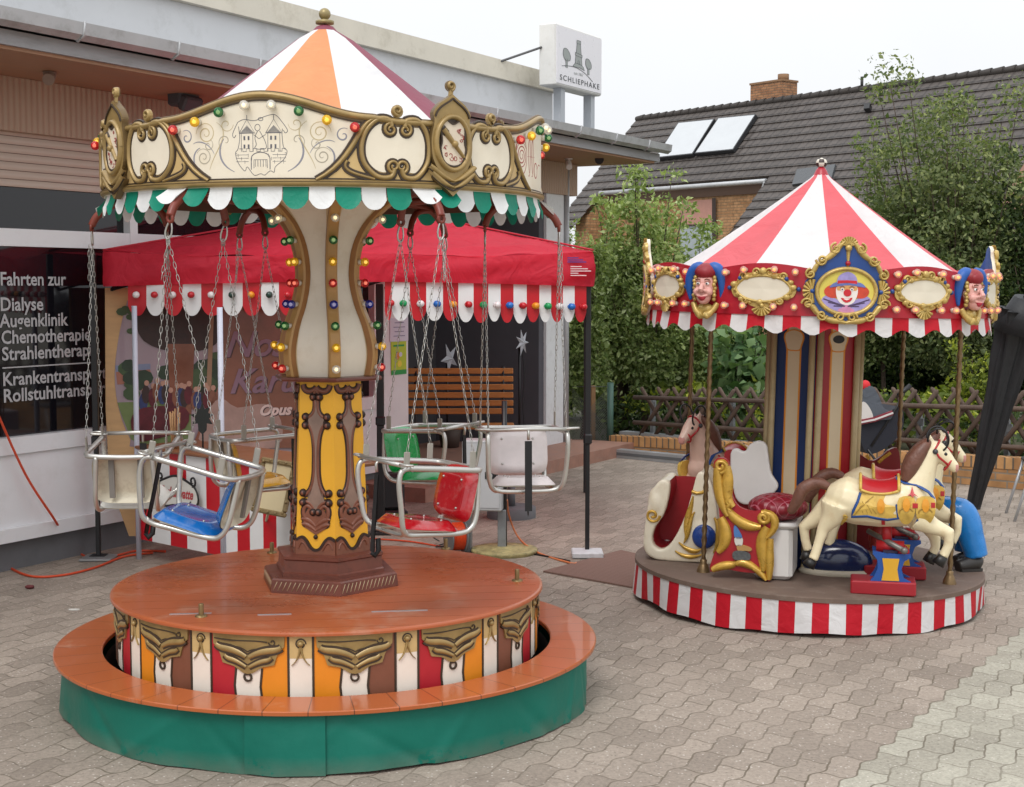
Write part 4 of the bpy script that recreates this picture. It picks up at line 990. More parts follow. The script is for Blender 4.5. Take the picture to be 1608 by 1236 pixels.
# roof: pyramid with soft hips
ps = []; n = 64
for i in range(n+1):
    for j in range(n+1):
        a, b_ = i/n, j/n; e = max(abs(2*a-1), abs(2*b_-1)); h = (1-e)
        z = TZ1+.37*(h**1.0)-.04*sin(pi*h)*(abs(abs(2*a-1)-abs(2*b_-1)))+.006*sin(a*23)*sin(b_*17)+.007*sin(31*(a+.6*b_)+2*sin(5*b_))*e*e+.005*sin(47*(a-.5*b_)+sin(7*a))*e
        z += -.03*sin(pi*(2*a % 1))*(e > .93)
        ps.append(rim(a, b_)+V((0, 0, z)))
q.add(ps, [(i*(n+1)+j, (i+1)*(n+1)+j, (i+1)*(n+1)+j+1, i*(n+1)+j+1) for i in range(n) for j in range(n)], 0, True)
# hanging border
per = [(i/40, 0) for i in range(40)]+[(1, i/40) for i in range(40)]+[(1-i/40, 1) for i in range(40)]+[(0, 1-i/40) for i in range(40)]
ps = []; m_ = 8
for k, (a, b_) in enumerate(per):
    nx = 1 if a == 1 else -1 if a == 0 and b_ > 0 else 0; ny = -1 if b_ == 0 else 1 if b_ == 1 else 0
    t_ = a if b_ in (0, 1) else b_
    for j in range(m_+1):
        f_ = j/m_; zz = TZ1-(TZ1-TZ0-.03*sin(pi*t_))*f_ + (-.03*sin(pi*(2*t_ % 1)) if 0 < t_ < 1 else 0)*(1-f_)
        off_ = .012*sin(9*t_*pi+1)*f_+.012*sin(pi*f_)+.006*sin(23*t_+j)+.007*sin(60*t_+1.3*j)*f_
        ps.append(rim(a, b_)+V((nx*off_, ny*off_, zz)))
N = len(per)
q.add(ps, [(k*(m_+1)+j, ((k+1) % N)*(m_+1)+j, ((k+1) % N)*(m_+1)+j+1, k*(m_+1)+j+1) for k in range(N) for j in range(m_)], 0, True)
gcan = q.build('canopy', TRED, gz)
for (a0_, b0_) in ((0, 0), (1, 0), (0, 1), (1, 1)):
    q = MB(); sp3 = []
    for k in range(17):
        f_ = k/16*.97; h = f_; sp3.append(rim(a0_+(.5-a0_)*f_, b0_+(.5-b0_)*f_)+V((0, 0, TZ1+.37*h+.008)))
    q.tube(sp3, .007, 5); q.build('seam', paint('seam_red', 'b01c30', .7, .1), gcan)
q = MB(); fm_ = flat(M.Translation(V((0, -.02, 0))))
x0 = PY(891, 410, 9.28).x-tl.x; zc_ = PY(891, 410, 9.28).z
for i, (w_, mi) in enumerate(((.07, 1), (.10, 1), (.12, 1))): q.box((x0+w_/2, -.025, zc_+.02-.013*i), (w_, .002, .007), mi)
for i, w_ in enumerate((.07, .11, .13, .05, .10)): q.box((x0+.02+w_/2, -.025, zc_-.035-.014*i), (w_, .002, .006), 0)
q.build('printed_mark', [paint('print_white', 'e6c9cc', .7), paint('print_blue', '4a3a86', .7)], gcan)
def leg(px, foot_py, top=1.9, Y=None):
    p = PZ(px, foot_py)-V((tl.x, 9.3, 0)); q = MB(); 
    q.bbox((p.x, p.y, 1.35), (.038, .038, 1.2), .004); q.bbox((p.x, p.y, .40), (.028, .028, .8), .003); q.bbox((p.x, p.y, .76), (.055, .055, .07), .01); q.bbox((p.x, p.y, .015), (.1, .1, .01), .003)
    return q.build('leg', BLK, gz), p
l1, pl = leg(155, 876); l2, pr = leg(922, 872)
for a, b_ in ((0.05, 1), (1.035, .985)):
    p = rim(a, b_); q = MB(); q.bbox((p.x, p.y-.05, .95), (.038, .038, 1.9), .004); q.build('leg', BLK, gz)
q = MB()
for (a, b_) in (((.01, .01), (.99, .01)), ((.01, .99), (.99, .99)), ((.01, .01), (.01, .99)), ((.99, .01), (.99, .99))):
    p0, p1 = rim(*a), rim(*b_)
    for k in range(4):
        s0, s1 = p0.lerp(p1, k/4), p0.lerp(p1, (k+1)/4); za, zb_ = (1.93, 1.72) if k % 2 == 0 else (1.72, 1.93)
        q.tube([s0+V((0, .03, za)), s1+V((0, .03, zb_))], .011, 4); q.tube([s0+V((0, .035, zb_)), s1+V((0, .035, za))], .011, 4)
q.build('truss', BLK, gz)
# loose black pole near the column
p = PY(597, 600, 10.2); q = MB(); q.bbox((0, 0, .88), (.05, .05, 1.76), .005); q.bbox((0, 0, .01), (.16, .16, .02), .003); q.bbox((0, 0, .8), (.065, .065, .07), .01)
tag(q.build('steel_pole', BLK, None, (p.x, p.y, 0)), 'upright square black pole beside the white shop door, under the red gazebo', 'pole')
# concrete weight under the right leg
p = PZ(922, 874); q = MB(); q.bbox((0, 0, .02), (.2, .2, .036), .006); tag(q.build('leg_weight', paint('weight_white', 'c9cacd', .7, .12, dirt='8d8a86', dirtamt=.5), None, (p.x, p.y, .002)), 'pale square slab under the right gazebo leg', 'weight slab')
gz.location.z = .0
p = PZ(155, 878); q = MB(); q.bbox((0, 0, .008), (.2, .2, .014), .004); tag(q.build('foot_plate', paint('plate_alu', '9d9fa0', .4, .1, metal=.5), None, (p.x, p.y, .001)), 'thin metal plate under the left gazebo leg beside the orange cable', 'foot plate')
# ============================================================ scalloped valances with knobs
SR = paint('board_red', 'c01020', .45, .08, 5.); SWH = paint('board_white', 'e4e4e4', .45, .05, 5.)
KN = {'g': '0f9a58', 'w': 'e6dede', 'b': '1c6cc0', 'o': 'e8951c', 'r': 'c01824', 'd': '1d3d34'}
KM = {k: paint('knob_'+k, c, .25, .05, coat=.3) for k, c in KN.items()}
def valance(label, edges, bottoms, Y0, Y1, first_red, knobs, ky):
    th = thing('scalloped_valance', label, 'valance', PY(edges[0], 448, Y0))
    o = V(th.location); q = MB(); n_ = len(edges)-1
    Yf = lambda px: Y0+(Y1-Y0)*(px-edges[0])/(edges[-1]-edges[0])
    for i in range(n_):
        a, b_ = edges[i], edges[i+1]; mi = 0 if (i % 2 == 0) == first_red else 1
        yb = bottoms[i] if isinstance(bottoms, list) else bottoms; ym = yb-16
        pts = [PY(a, 440, Yf(a))]+[PY(a+(b_-a)*t_, ym+(yb-ym)*(1-abs(2*t_-1)**2.5), Yf(a+(b_-a)*t_)) for t_ in [j/12 for j in range(13)]]+[PY(b_, 440, Yf(b_))]
        pts[0].z = pts[-1].z = 1.80
        pts = [p-o for p in pts]; m_ = len(pts)
        q.add([tuple(p) for p in pts]+[tuple(p+V((0, .008, 0))) for p in pts], [tuple(range(m_))]+[tuple(2*m_-1-k for k in range(m_))]+[(k, m_+k, m_+(k+1) % m_, (k+1) % m_) for k in range(m_)], mi)
    q.build('board', [SR, SWH], th)
    for i, k in enumerate(knobs):
        c = PY((edges[i]+edges[i+1])/2, ky[0]+(ky[1]-ky[0])*i/max(1, len(knobs)-1), Yf(edges[i])) - o
        q = MB(); q.tube([(0, 0, 0), (0, -.025, 0)], .012, 8); q.tube([(0, -.02, 0), (0, -.028, 0)], .022, 10); q.sphere((0, -.04, 0), .021, 12, 8, 0, (1, .9, 1)); kb = q.build('knob', KM[k], th, c); kb.rotation_euler = (0, 0, R(35 if edges[0] > 500 else 0))
    return th
e1 = [201, 230, 258, 287, 316, 350, 381, 410, 438, 467, 496, 525]
valance('red and white scalloped board with round knobs left of the column, above the booth', e1, 496, 9.325, 9.325, True, 'wrwrwdodrwr', (463, 463))
e2 = [x/2.1675+560 for x in (96, 120, 181, 237, 294, 346, 398, 448, 490, 534, 579, 622, 662, 702, 742, 782)]
valance('red and white scalloped board with coloured bulbs hung across the shop entrance', e2, [503, 504, 504, 504, 504, 506, 507, 505, 507, 508, 506, 506, 506, 506, 506], 9.325, 9.33, True, 'rgwborgwbrogwbr', (476, 482))
# ============================================================ ticket booth
bp0 = V((-2.37, 9.24, 0)); bd = V((.54, -.49, 0)).normalized(); BA = atan2(bd.y, bd.x)
boo = thing('ticket_booth', 'small booth counter striped red and white on white posts under the gazebo', 'booth', bp0, BA)
BOM = (M.Translation(bp0) @ M.Rotation(BA, 4, 'Z')).inverted(); bn = V((bd.y, -bd.x, 0))
def BX(px, py): p = BOM @ plane_hit(px, py, bp0, bn); return p.x, p.z
bL = BX(500, 700)[0]; zt_ = BX(213, 704)[1]; zb_ = BX(212, 845)[1]
edges = [BX(x, 780)[0] for x in (212, 238, 267, 293, 324, 352)]; stp = .115
while edges[-1] < bL: edges.append(edges[-1]+.118+.006*len(edges) % .01)
q = MB()
for i in range(len(edges)-1):
    q.box(((edges[i]+edges[i+1])/2, .012, (zt_+zb_)/2), (edges[i+1]-edges[i], .024, zt_-zb_), i % 2)
q.build('striped_front', [SR, SWH], boo)
q = MB(); q.bbox((bL/2, .2, zt_+.012), (bL+.04, .46, .022), .006); q.build('counter_top', paint('counter_wood', '8a5b3e', .4, .15), boo)
q = MB(); q.box((.012, .22, (zt_+zb_)/2), (.02, .38, zt_-zb_-.004)); q.build('side_board', SR, boo)
PW = paint('post_white_booth', 'c6c8d6', .4, .05)
for px in (219, 352):
    x = BX(px, 780)[0]; q = MB(); q.tube([(x, -.012, .0), (x, -.012, 1.62)], .017, 10); q.build('post', PW, boo)
# printed board behind
PLY = paint('plywood', 'c9a273', .6, .14, 3., stretch=(1, 1, 5)); 
pb0 = PY(165, 842, 9.40); pbD = V((cos(R(24)), sin(R(24)), 0)); pbN = V((sin(R(24)), -cos(R(24)), 0)); pb = thing('poster_board', 'plywood board with a printed fairground photo and script lettering behind the booth counter', 'poster board', (pb0.x, pb0.y, 0))
mpb = lambda px, py, d: plane_hit(px, py, pb0, pbN)-V((pb0.x, pb0.y, 0))+pbN*d
q = MB(); outl = [(165, 452), (166, 640), (170, 720), (184, 790), (203, 842), (214, 842), (214, 700), (520, 700), (520, 452)]
q.poly([(x, -y) for x, y in outl], lambda x, z, d: mpb(x, -z, d), -.015, 0, 0)
q.build('ply_panel', PLY, pb)
q = MB(); P_ = lambda pts, d, mi: q.poly([(x, -y) for x, y in pts], lambda x, z, d_: mpb(x, -z, d_), d-.0015, d, mi)
outline = smooth_path([(200, 472), (188, 520), (180, 585), (186, 640), (205, 690), (230, 703), (500, 703), (500, 472)], 3, False)
P_(outline, .003, 0)                                                      # mauve sky
P_([(184, 632), (300, 628), (300, 703), (232, 703), (206, 690), (190, 650)], .005, 1)       # grass
P_([(182, 584), (235, 578), (240, 600), (184, 604)], .005, 7); P_([(181, 574), (236, 571), (236, 580), (182, 584)], .006, 8)   # low house
for i in range(22):
    x, y, r = rng.uniform(192, 350), rng.uniform(560, 620), rng.uniform(8, 18); P_(ell(x, y, r, r*.8, 9), .0062+.0002*i, 2 + (i % 2))
for i in range(14):
    x, y, r = rng.uniform(190, 225), rng.uniform(470, 520), rng.uniform(5, 10); P_(ell(x, y, r, r*.7, 8), .0062+.0002*i, 2)
P_(smooth_path([(212, 500), (216, 474), (350, 474), (352, 520), (325, 548), (270, 552), (225, 535)], 3, True), .0110, 4)      # dark carousel top
P_([(330, 474), (336, 474), (330, 640), (322, 640)], .0115, 5); P_([(262, 540), (305, 540), (300, 650), (268, 650)], .0112, 9)
for i in range(16):
    x, y = 222+7.5*i+rng.uniform(-3, 3), 622+rng.uniform(-8, 12); P_(ell(x, y, 7, 15, 9), .0120+.0003*i, [6, 4, 10, 9][i % 4]); P_(ell(x+1, y-18, 4, 4.5, 8), .0121+.0003*i, 11)
P_(smooth_path([(205, 660), (225, 640), (290, 640), (290, 672), (240, 690), (215, 690)], 3, True), .0125, 10)
P_([(348, 474), (500, 474), (500, 703), (300, 703), (318, 660), (345, 600), (350, 540)], .0165, 9)     # russet side
P_(smooth_path([(318, 703), (325, 650), (345, 625), (372, 640), (415, 634), (440, 660), (430, 703)], 3, True), .0172, 12)
q.build('print', [paint('print_sky', 'a08e96', .15, .08, 2.), paint('print_grass', '6f7f4e', .5, .2, 9.), paint('print_tree', '45593a', .5, .3, 12.), paint('print_tree_dark', '2f4030', .5, .3, 12.), paint('print_dark', '3a2a28', .5, .4, 14.), paint('print_pole', '9a7b62', .5), paint('print_coat_blue', '33406e', .5, .4, 20.),
                  paint('print_house', 'a26a58', .5), paint('print_house_roof', '7d86a0', .5), paint('print_russet', '865543', .15, .3, 3.), paint('print_maroon', '5e2029', .5, .4, 16.), paint('print_skin', 'b58b78', .5), paint('print_pale', 'a88a80', .5, .25, 6.)], pb)
q = MB(); mt_ = lambda x, z, d: mpb(0, 0, 0)+V((x, -d, z))
for txt, px, py, sz, mi in (('Nostalgie', 350, 560, .24, 0), ('Karussell', 358, 617, .23, 0), ('Opus 7', 405, 652, .10, 1)):
    p = mpb(px, py, 0)
    for d, mm, dx in ((.0185, 2, .008), (.020, mi, 0)): put_text(q, txt, lambda x, z, dd: V((p.x, p.y, 0))+pbD*x+pbN*dd+V((0, 0, z)), dx, p.z-dx*.6, sz, d, mm, shear=.35, bold=.004)
q.build('lettering', [paint('script_mauve', '8d6f80', .4), paint('script_pale', 'd9c2bb', .4), paint('script_shadow', '4a2f30', .5)], pb)
# plate with red script on the counter front
x0, z0 = BX(254, 790); x1, z1 = BX(320, 750); pcx, pcz = (x0+x1)/2, (z0+z1)/2; hw_, hh_ = (x1-x0)/2, (z1-z0)/2
sp0 = M.Translation(bp0) @ M.Rotation(BA, 4, 'Z') @ V((pcx, -.04, pcz))
pl_ = thing('sugar_sign', 'small white ornate plate with black curls and red script on the booth front', 'sign', sp0, BA)
f0 = flat(); q = MB(); so_ = smooth_path([(-hw_, -hh_*.5), (-hw_*.9, hh_*.3), (-hw_*.5, hh_*.7), (0, hh_*.95), (hw_*.5, hh_*.7), (hw_*.9, hh_*.3), (hw_, -hh_*.5), (hw_*.6, -hh_), (0, -hh_*.85), (-hw_*.6, -hh_)], 4, True)
q.plate(so_, f0, 0, .006, 0); q.stroke(so_+[so_[0]], f0, .016, .006, 1, .004, True)
for s_ in (-1, 1):
    q.stroke([(s_*x, z) for x, z in spiral(hw_*.75, hh_*.75, .035, .006, -pi/2, 1.1, 16)], f0, .012, .01, 1, 0, True); q.stroke([(s_*x, z) for x, z in spiral(hw_*.7, -hh_*.8, .03, .006, pi/2, 1.1, 16)], f0, .012, .01, 1, 0, True)
q.build('plate', [paint('plate_white', 'd8d6cf', .5, .06), BLK], pl_)
q = MB(); put_text(q, 'Zuckerwatte', lambda x, z, d: V((x, -d, z)), -hw_*.82, -hh_*.35, .085, .0085, 0, shear=.4, width=hw_*1.64, bold=.002); q.build('lettering', paint('script_red', 'b8323a', .5), pl_)
# framed card on a stick leaning at the right end
fc = PY(430, 765, 8.05); fr_ = thing('picture_frame', 'small tilted gold picture frame with a blank cream card, left of the yellow column', 'picture frame', fc, R(-20), rot=(R(-14), R(6), R(-24)))
q = MB(); W_, H_ = .115, .155
for (a, b_, c_, d_) in ((-W_, W_, H_-.028, H_), (-W_, W_, -H_, -H_+.028), (-W_, -W_+.028, -H_+.028, H_-.028), (W_-.028, W_, -H_+.028, H_-.028)): q.bbox(((a+b_)/2, 0, (c_+d_)/2), (b_-a, .024, d_-c_), .007)
for i in range(16):
    a = 2*pi*i/16; q.sphere((max(-1, min(1, 1.3*cos(a)))*(W_-.012), -.012, max(-1, min(1, 1.3*sin(a)))*(H_-.012)), .01, 6, 4)
q.build('moulding', paint('frame_gold', '8a7652', .45, .3, 25., metal=.3), fr_)
q = MB(); q.box((0, .004, 0), (2*W_-.05, .004, 2*H_-.05)); q.build('card', paint('card_cream', 'c9b994', .7, .08), fr_)
q = MB(); q.box((-.01, .0015, .05), (.06, .0012, .045), 0); q.box((.0, .0015, .012), (.1, .0012, .004), 0); q.build('printed_mark', paint('card_print', '9c8f94', .7, .2, 40.), fr_)
q = MB(); b0 = fc+V((-.05, .1, -.16)); g0_ = PZ(406, 866, .0); q.tube([(0, 0, 0), (b0.x-g0_.x, b0.y-g0_.y, b0.z)], .008, 8); q.tube([(x*1., -.0, b0.z+.02+z) for x, z in spiral(b0.x-g0_.x, 0, .035, .008, -pi/2, 1.3, 18)], .004, 5); q.lathe([(0, .08), (.014, .08), (.02, .03), (.03, .0)], 12)
tag(q.build('card_stand', paint('stand_cream', 'b9ab92', .5, .1), None, (g0_.x, g0_.y, 0)), 'thin cream stick with a curled holder below the gold picture frame', 'stand')
# black leaf ornament and bundle of sticks on the counter
p = PY(318, 655, 8.95); lo = thing('leaf_ornament', 'flat black leaf-shaped ornament standing on the booth counter', 'ornament', (p.x, p.y, 0))
q = MB(); lf = []
for i in range(18):
    a = pi/2+2*pi*i/18; r = .072 if i % 2 == 0 else .042
    if i == 9: r = .09
    lf.append((r*cos(a), p.z+r*sin(a)*1.2))
q.plate(lf, f0, 0, .012); q.tube([(0, 0, p.z-.08), (0, 0, zt_+.025)], .006, 6); q.lathe([(0, .008), (.04, .006), (.04, 0)], 14, (0, 0, zt_+.024)); q.build('leaf', paint('leaf_black', '1d211f', .6, .1), lo)
p = PY(276, 700, 9.05); q = MB()
for i in range(14): 
    a, b_ = rng.uniform(-.025, .025), rng.uniform(-.025, .025); q.tube([(a, b_, zt_+.024), (a*1.6, b_*1.6, zt_+.024+rng.uniform(.22, .26))], .0045, 5)
tag(q.build('stick_bundle', paint('stick_wood', 'b98d62', .6, .15, 30.), None, (p.x, p.y, 0)), 'bundle of thin wooden sticks on the booth counter', 'stick bundle')
# ============================================================ bench, stars, planter in the entrance
def BW(px, py, y): x, z = FX(px, py, y); return BT @ V((x, y, z)), x, z
xb0, zb1 = FX(633, 578, .35); xb1, zb0 = FX(806, 652, .35); bh = .119
bc_ = PY(722, 615, 12.95); xb0, xb1 = PY(637, 615, 12.95).x, PY(806, 615, 12.95).x; zb1, zb0 = PY(722, 577, 12.95).z, PY(722, 652, 12.95).z
bn_ = thing('garden_bench', 'brown slatted wooden bench on the red step in front of the dark wall', 'bench', (bc_.x, 12.9, bh), R(2))
SLW = paint('bench_slat', 'b57a3c', .45, .2, 4., stretch=(1, 8, 8), dirt='7d4f28', dirtamt=.5); BL = xb1-xb0
q = MB(); nS = 6; hz = (zb1-zb0)/nS
for i in range(nS): q.bbox((0, .05+.012*i, zb0-bh+hz*(i+.5)), (BL, .022, hz*.72), .005)
q.build('backrest', SLW, bn_)
q = MB()
for i in range(4): q.bbox((0, -.03-.095*i, .40), (BL, .075, .026), .005)
q.build('seat', SLW, bn_)
for s_ in (-1, 1):
    q = MB(); xx = s_*(BL/2-.09); q.tube([(xx, .02, .0), (xx, .05, .42), (xx, .12, zb1-bh)], .018, 6); q.tube([(xx, -.32, 0), (xx, -.32, .42)], .018, 6); q.tube([(xx, -.34, .38), (xx, .05, .38)], .016, 6); q.build('bench_leg', BLK, bn_)
STM = paint('star_paper', 'b3b7bd', .6, .1, 20.)
def star(px, py, y, r, label, stick=True, rays=7, rot0=.2):
    p, x, z = BW(px, py, y); th = thing('paper_star', label, 'star', BT @ V((x, y, .119)), BROT)
    q = MB(); zc_ = z-.119; pts = []
    for i in range(2*rays):
        a = pi/2+rot0+pi*i/rays; rr = r if i % 2 == 0 else r*.36; pts.append((rr*cos(a), zc_+rr*sin(a)))
    n_ = len(pts); q.add([(a, 0, b_) for a, b_ in pts]+[(0, -r*.22, zc_), (0, r*.22, zc_)], [(i, (i+1) % n_, n_) for i in range(n_)]+[((i+1) % n_, i, n_+1) for i in range(n_)])
    q.build('star_body', STM, th)
    q = MB(); q.tube([(.0, .03, zc_-r*.3), (0, .03, .12)], .012, 8); 
    if stick: q.tube(smooth_path([(0.02, .02, zc_-r*.3), (.06, .01, zc_-.3), (.03, .01, zc_-.6), (.05, 0, .2)]), .004, 5)
    q.build('stick', BLK, th)
    q = MB(); q.lathe([(0, .17), (.10, .17), (.115, .2), (.12, .2), (.09, 0), (0, 0)], 20); q.build('planter_pot', paint('pot_brown', '4d4038', .7, .15), th)
    return th
star(820, 538, -.12, .135, 'white paper star on a tall black stick right of the bench', True)
star(706, 563, .75, .17, 'white five-pointed paper star standing behind the bench', False, 5, .45)
# ============================================================ equipment behind the carousel
GAL = paint('galvanised', '8f9396', .45, .2, 9., metal=.4); CAB = paint('cabinet_grey', 'b2b4b6', .45, .06, 3., dirt='8d8c88', dirtamt=.3)
p = PZ(762, 868); d_ = p.y; cb_ = thing('control_cabinet', 'pale grey control cabinet with a small black display on two grey posts', 'control cabinet', (p.x, p.y, 0), R(-8))
zt2 = PY(760, 690, d_).z; zb2_ = PY(760, 800, d_).z; q = MB(); q.bbox((-.01, 0, (zt2+zb2_)/2), (.26, .16, zt2-zb2_), .008); q.build('cabinet_box', CAB, cb_)
q = MB(); q.box((-.01, -.082, (zt2+zb2_)/2), (.225, .004, (zt2-zb2_)*.9)); q.build('door', paint('cabinet_door', 'bcbec0', .4, .05), cb_)
q = MB(); q.box((.055, -.086, zb2_+.235), (.085, .004, .045), 0); put_text(q, '0', lambda x, z, d: V((x, -.0885-d, z)), .045, zb2_+.222, .035, 0, 1); q.box((-.05, -.086, zb2_+.12), (.05, .004, .03), 2); q.build('display', [BLK, paint('display_text', 'd0d0d0', .5), paint('label_blue', '6c8cc0', .5)], cb_)
for x in (-.12, .11):
    q = MB(); q.bbox((x, .02, zb2_*.5), (.055, .055, zb2_), .004); q.build('post', GAL, cb_)
p = PZ(792, 868); st = thing('pole_stand', 'black pole standing in a round straw-gold base beside the grey cabinet', 'pole stand', (p.x, p.y, 0))
q = MB(); q.tube([(0, 0, .03), (0, 0, 1.0)], .018, 10); q.build('pole', BLK, st)
q = MB(); q.lathe([(0, .045), (.05, .045), (.1, .035), (.18, .028), (.215, .03), (.22, .018), (.21, .0)], 32); q.build('base', paint('straw_gold', 'a89c6c', .6, .5, 22., bump=.6, bscale=40, dirt='5f6a48', dirtamt=.7), st)
p = PZ(803, 812); q = MB(); q.lathe([(0, .085), (.175, .085), (.185, .078), (.185, .0)], 32); q.tube([(0, 0, .085), (0, 0, .26)], .03, 10)
tag(q.build('parasol_base', paint('base_grey', '66676a', .7, .15), None, (p.x, p.y, 0)), 'round dark grey parasol base on the paving behind the cabinet', 'parasol base')
p = PZ(716, 868); q = MB(); q.tube([(-.045, .0, .11), (.045, .0, .11)], .085, 24, 0); q.tube([(-.055, 0, .11), (-.045, 0, .11)], .11, 24, 1); q.tube([(.045, 0, .11), (.055, 0, .11)], .11, 24, 1)
for i in range(9): q.tube([(-.04+.01*i, .087*cos(a), .11+.087*sin(a)) for a in [2*pi*j/20 for j in range(20)]], .006, 5, 0, closed=True)
cr = tag(q.build('cable_reel', [paint('reel_orange', 'd2451c', .4, .1), paint('reel_grey', '6f7274', .5, .1)], None, (p.x, p.y, 0)), 'orange cable reel between grey side discs behind the red swing seat', 'cable reel'); cr.rotation_euler = (0, 0, R(20))
p = PZ(612, 822); sp_ = thing('speaker_box', 'black box with a small red light beside the black pole', 'speaker', (p.x, p.y, 0), R(12))
q = MB(); q.bbox((0, 0, .245), (.2, .2, .26), .02); q.build('case', paint('case_black', '222225', .6, .15), sp_)
q = MB(); q.bbox((0, 0, .055), (.24, .22, .11), .01); q.build('stand', BLK, sp_)
q = MB(); q.sphere((-.07, -.1, .27), .009, 8, 6); q.box((.1, 0, .33), (.012, .05, .02)); q.build('indicator', paint('indicator_red', 'e0304a', .3), sp_)
def cable(name, pts, r, mat_, label, lift=.0):
    P3 = [PZ(x, y, z) if not isinstance(z, V) else z for x, y, z in pts]
    q = MB(); q.tube(smooth_path([tuple(p) for p in P3], 8), r, 6); return tag(q.build(name, mat_), label, 'cable')
OC = paint('cable_orange', 'd04a26', .45, .08); BCM = paint('cable_black', '1a1a1a', .5)
wallp = lambda px, py, o_: plane_hit(px, py, P0+nrm*o_, nrm)
cable('power_cable', [(0, 0, wallp(-8, 640, .06)), (0, 0, wallp(40, 745, .06)), (0, 0, wallp(85, 815, .07)), (112, 858, .03), (150, 880, .008), (185, 872, .008), (216, 865, .008), (260, 866, .008)], .008, OC, 'orange cable hanging down the white shop wall beside the lettered window')
cable('power_cable', [(-6, 866, .02), (14, 890, .008), (50, 905, .008), (100, 903, .008), (150, 891, .008), (195, 874, .008), (240, 868, .008)], .008, OC, 'orange cable lying in a loop on the paving below the shop plinth')
cable('power_cable', [(796, 785, .35), (800, 812, .2), (815, 845, .06), (845, 868, .008), (895, 884, .008), (905, 884, .008)], .007, paint('cable_pale_orange', 'd07a4c', .45), 'pale orange cable hanging from the cabinet to the gazebo leg')
cable('power_cable', [(570, 845, .007), (640, 850, .007), (690, 858, .007), (715, 862, .03)], .006, OC, 'red-orange cable lying behind the deck beside the cable reel')
cable('black_cable', [(760, 858, .006), (800, 864, .006), (850, 872, .006), (895, 881, .006)], .006, BCM, 'thin black cable on the paving beside the straw-gold base')
cable('black_cable', [(690, 850, .03), (680, 842, .06), (700, 838, .06), (705, 850, .02), (685, 858, .01), (712, 856, .05), (700, 845, .08)], .005, BCM, 'tangled black cable left of the cable reel')
# door mat between the carousels
q = MB(); pts = [PZ(853, 899), PZ(975, 866), PZ(1080, 890), PZ(1003, 926)]; c_ = sum(pts, V())/4
q.poly([(p.x-c_.x, p.y-c_.y) for p in pts], lambda x, y, d: V((x, y, d)), .001, .011)
m, t, b = newmat('mat_ribbed'); g_ = t.n('NewGeometry'); wvn = t.n('TexWave', i_Scale=45., i_Distortion=1.2, i_Detail=3.); wvn.inputs['Detail Scale'].default_value = 3.; t.l(g_.outputs['Position'], wvn.inputs['Vector'])
t.l(t.mix(wvn.outputs[1], lin('6c5047'), lin('8d7266')), b.inputs['Base Color']); b.inputs['Roughness'].default_value = .95
bp = t.n('Bump', i_Strength=.5, i_Distance=.005); t.l(wvn.outputs[1], bp.inputs['Height']); t.l(bp.outputs[0], b.inputs['Normal'])
tag(q.build('door_mat', m, None, (c_.x, c_.y, 0)), 'brown ribbed mat on the paving between the two carousels', 'mat')
# ============================================================ small ride-on carousel
PAZ = R(11.5); PD = 8.26; TILT = R(1.3)
PC = V((PD*sin(PAZ), PD*cos(PAZ), 0))
poc = thing('pony_carousel', 'small children\'s carousel with red and white striped cone roof and striped skirt', 'carousel', PC, rot=(0, TILT, -PAZ))
PM = M.Translation(PC) @ M.Rotation(-PAZ, 4, 'Z') @ M.Rotation(TILT, 4, 'Y'); PMI = PM.inverted()
CRED = cloth('stripe_red', 'c4182a', .55, .06, 5., trans=.15, wr=.3); CWH = cloth('stripe_white', 'e2e0e0', .55, .05, 5., trans=.15, wr=.3)
RRED = cloth('roof_red', 'f2747c', .55, .1, 3., trans=.35, wr=.5); RWH = cloth('roof_white', 'f0efee', .55, .09, 3., trans=.3, wr=.5)
PRED = paint('board_crimson', 'a8162a', .4, .1, 6., coat=.15); PGOLD = paint('gilt', 'c2a55c', .34, .25, 30., metal=.25, coat=.2, dirt='7d6432', dirtamt=.6); PCRM = paint('cartouche_cream', 'ded5c2', .5, .05, 8.)
PBLUE = paint('royal_blue', '1c4488', .35, .12, 8., coat=.2)
RP = .958
q = MB(); q.lathe([(0, .203), (.95, .203), (RP, .2), (RP, .178), (.94, .176)], 120, smooth=False); q.build('platform', paint('platform_brown', '6d5b50', .75, .16, 5., bump=.1, dirt='93857a', dirtamt=.4), poc)
q = MB(); ns = 72; sub = 4; rows = 6; ps = []; N = ns*sub
for j in range(rows+1):
    f_ = j/rows
    for i in range(N):
        a = 2*pi*i/N+R(2); x_ = .95*sin(a); zb_ = .014+.026*max(0, x_)+.008*sin(6*a+1)+.004*sin(17*a)
        r = .952+f_*(.004+.008*sin(8*a+.5)+.006*sin(13*a))+.002*sin(29*a)*f_; ps.append(polar(r, a, .182*(1-f_)+zb_*f_))
q.add(ps, [(j*N+i, (j+1)*N+i, (j+1)*N+(i+1) % N, j*N+(i+1) % N) for j in range(rows) for i in range(N)], [((i//sub) % 2) for j in range(rows) for i in range(N)], True)
q.build('skirt', [CRED, CWH], poc)
q = MB(); q.lathe([(.9, .02), (.9, .17)], 48); q.build('undercarriage', paint('under_black', '141414', .9), poc)
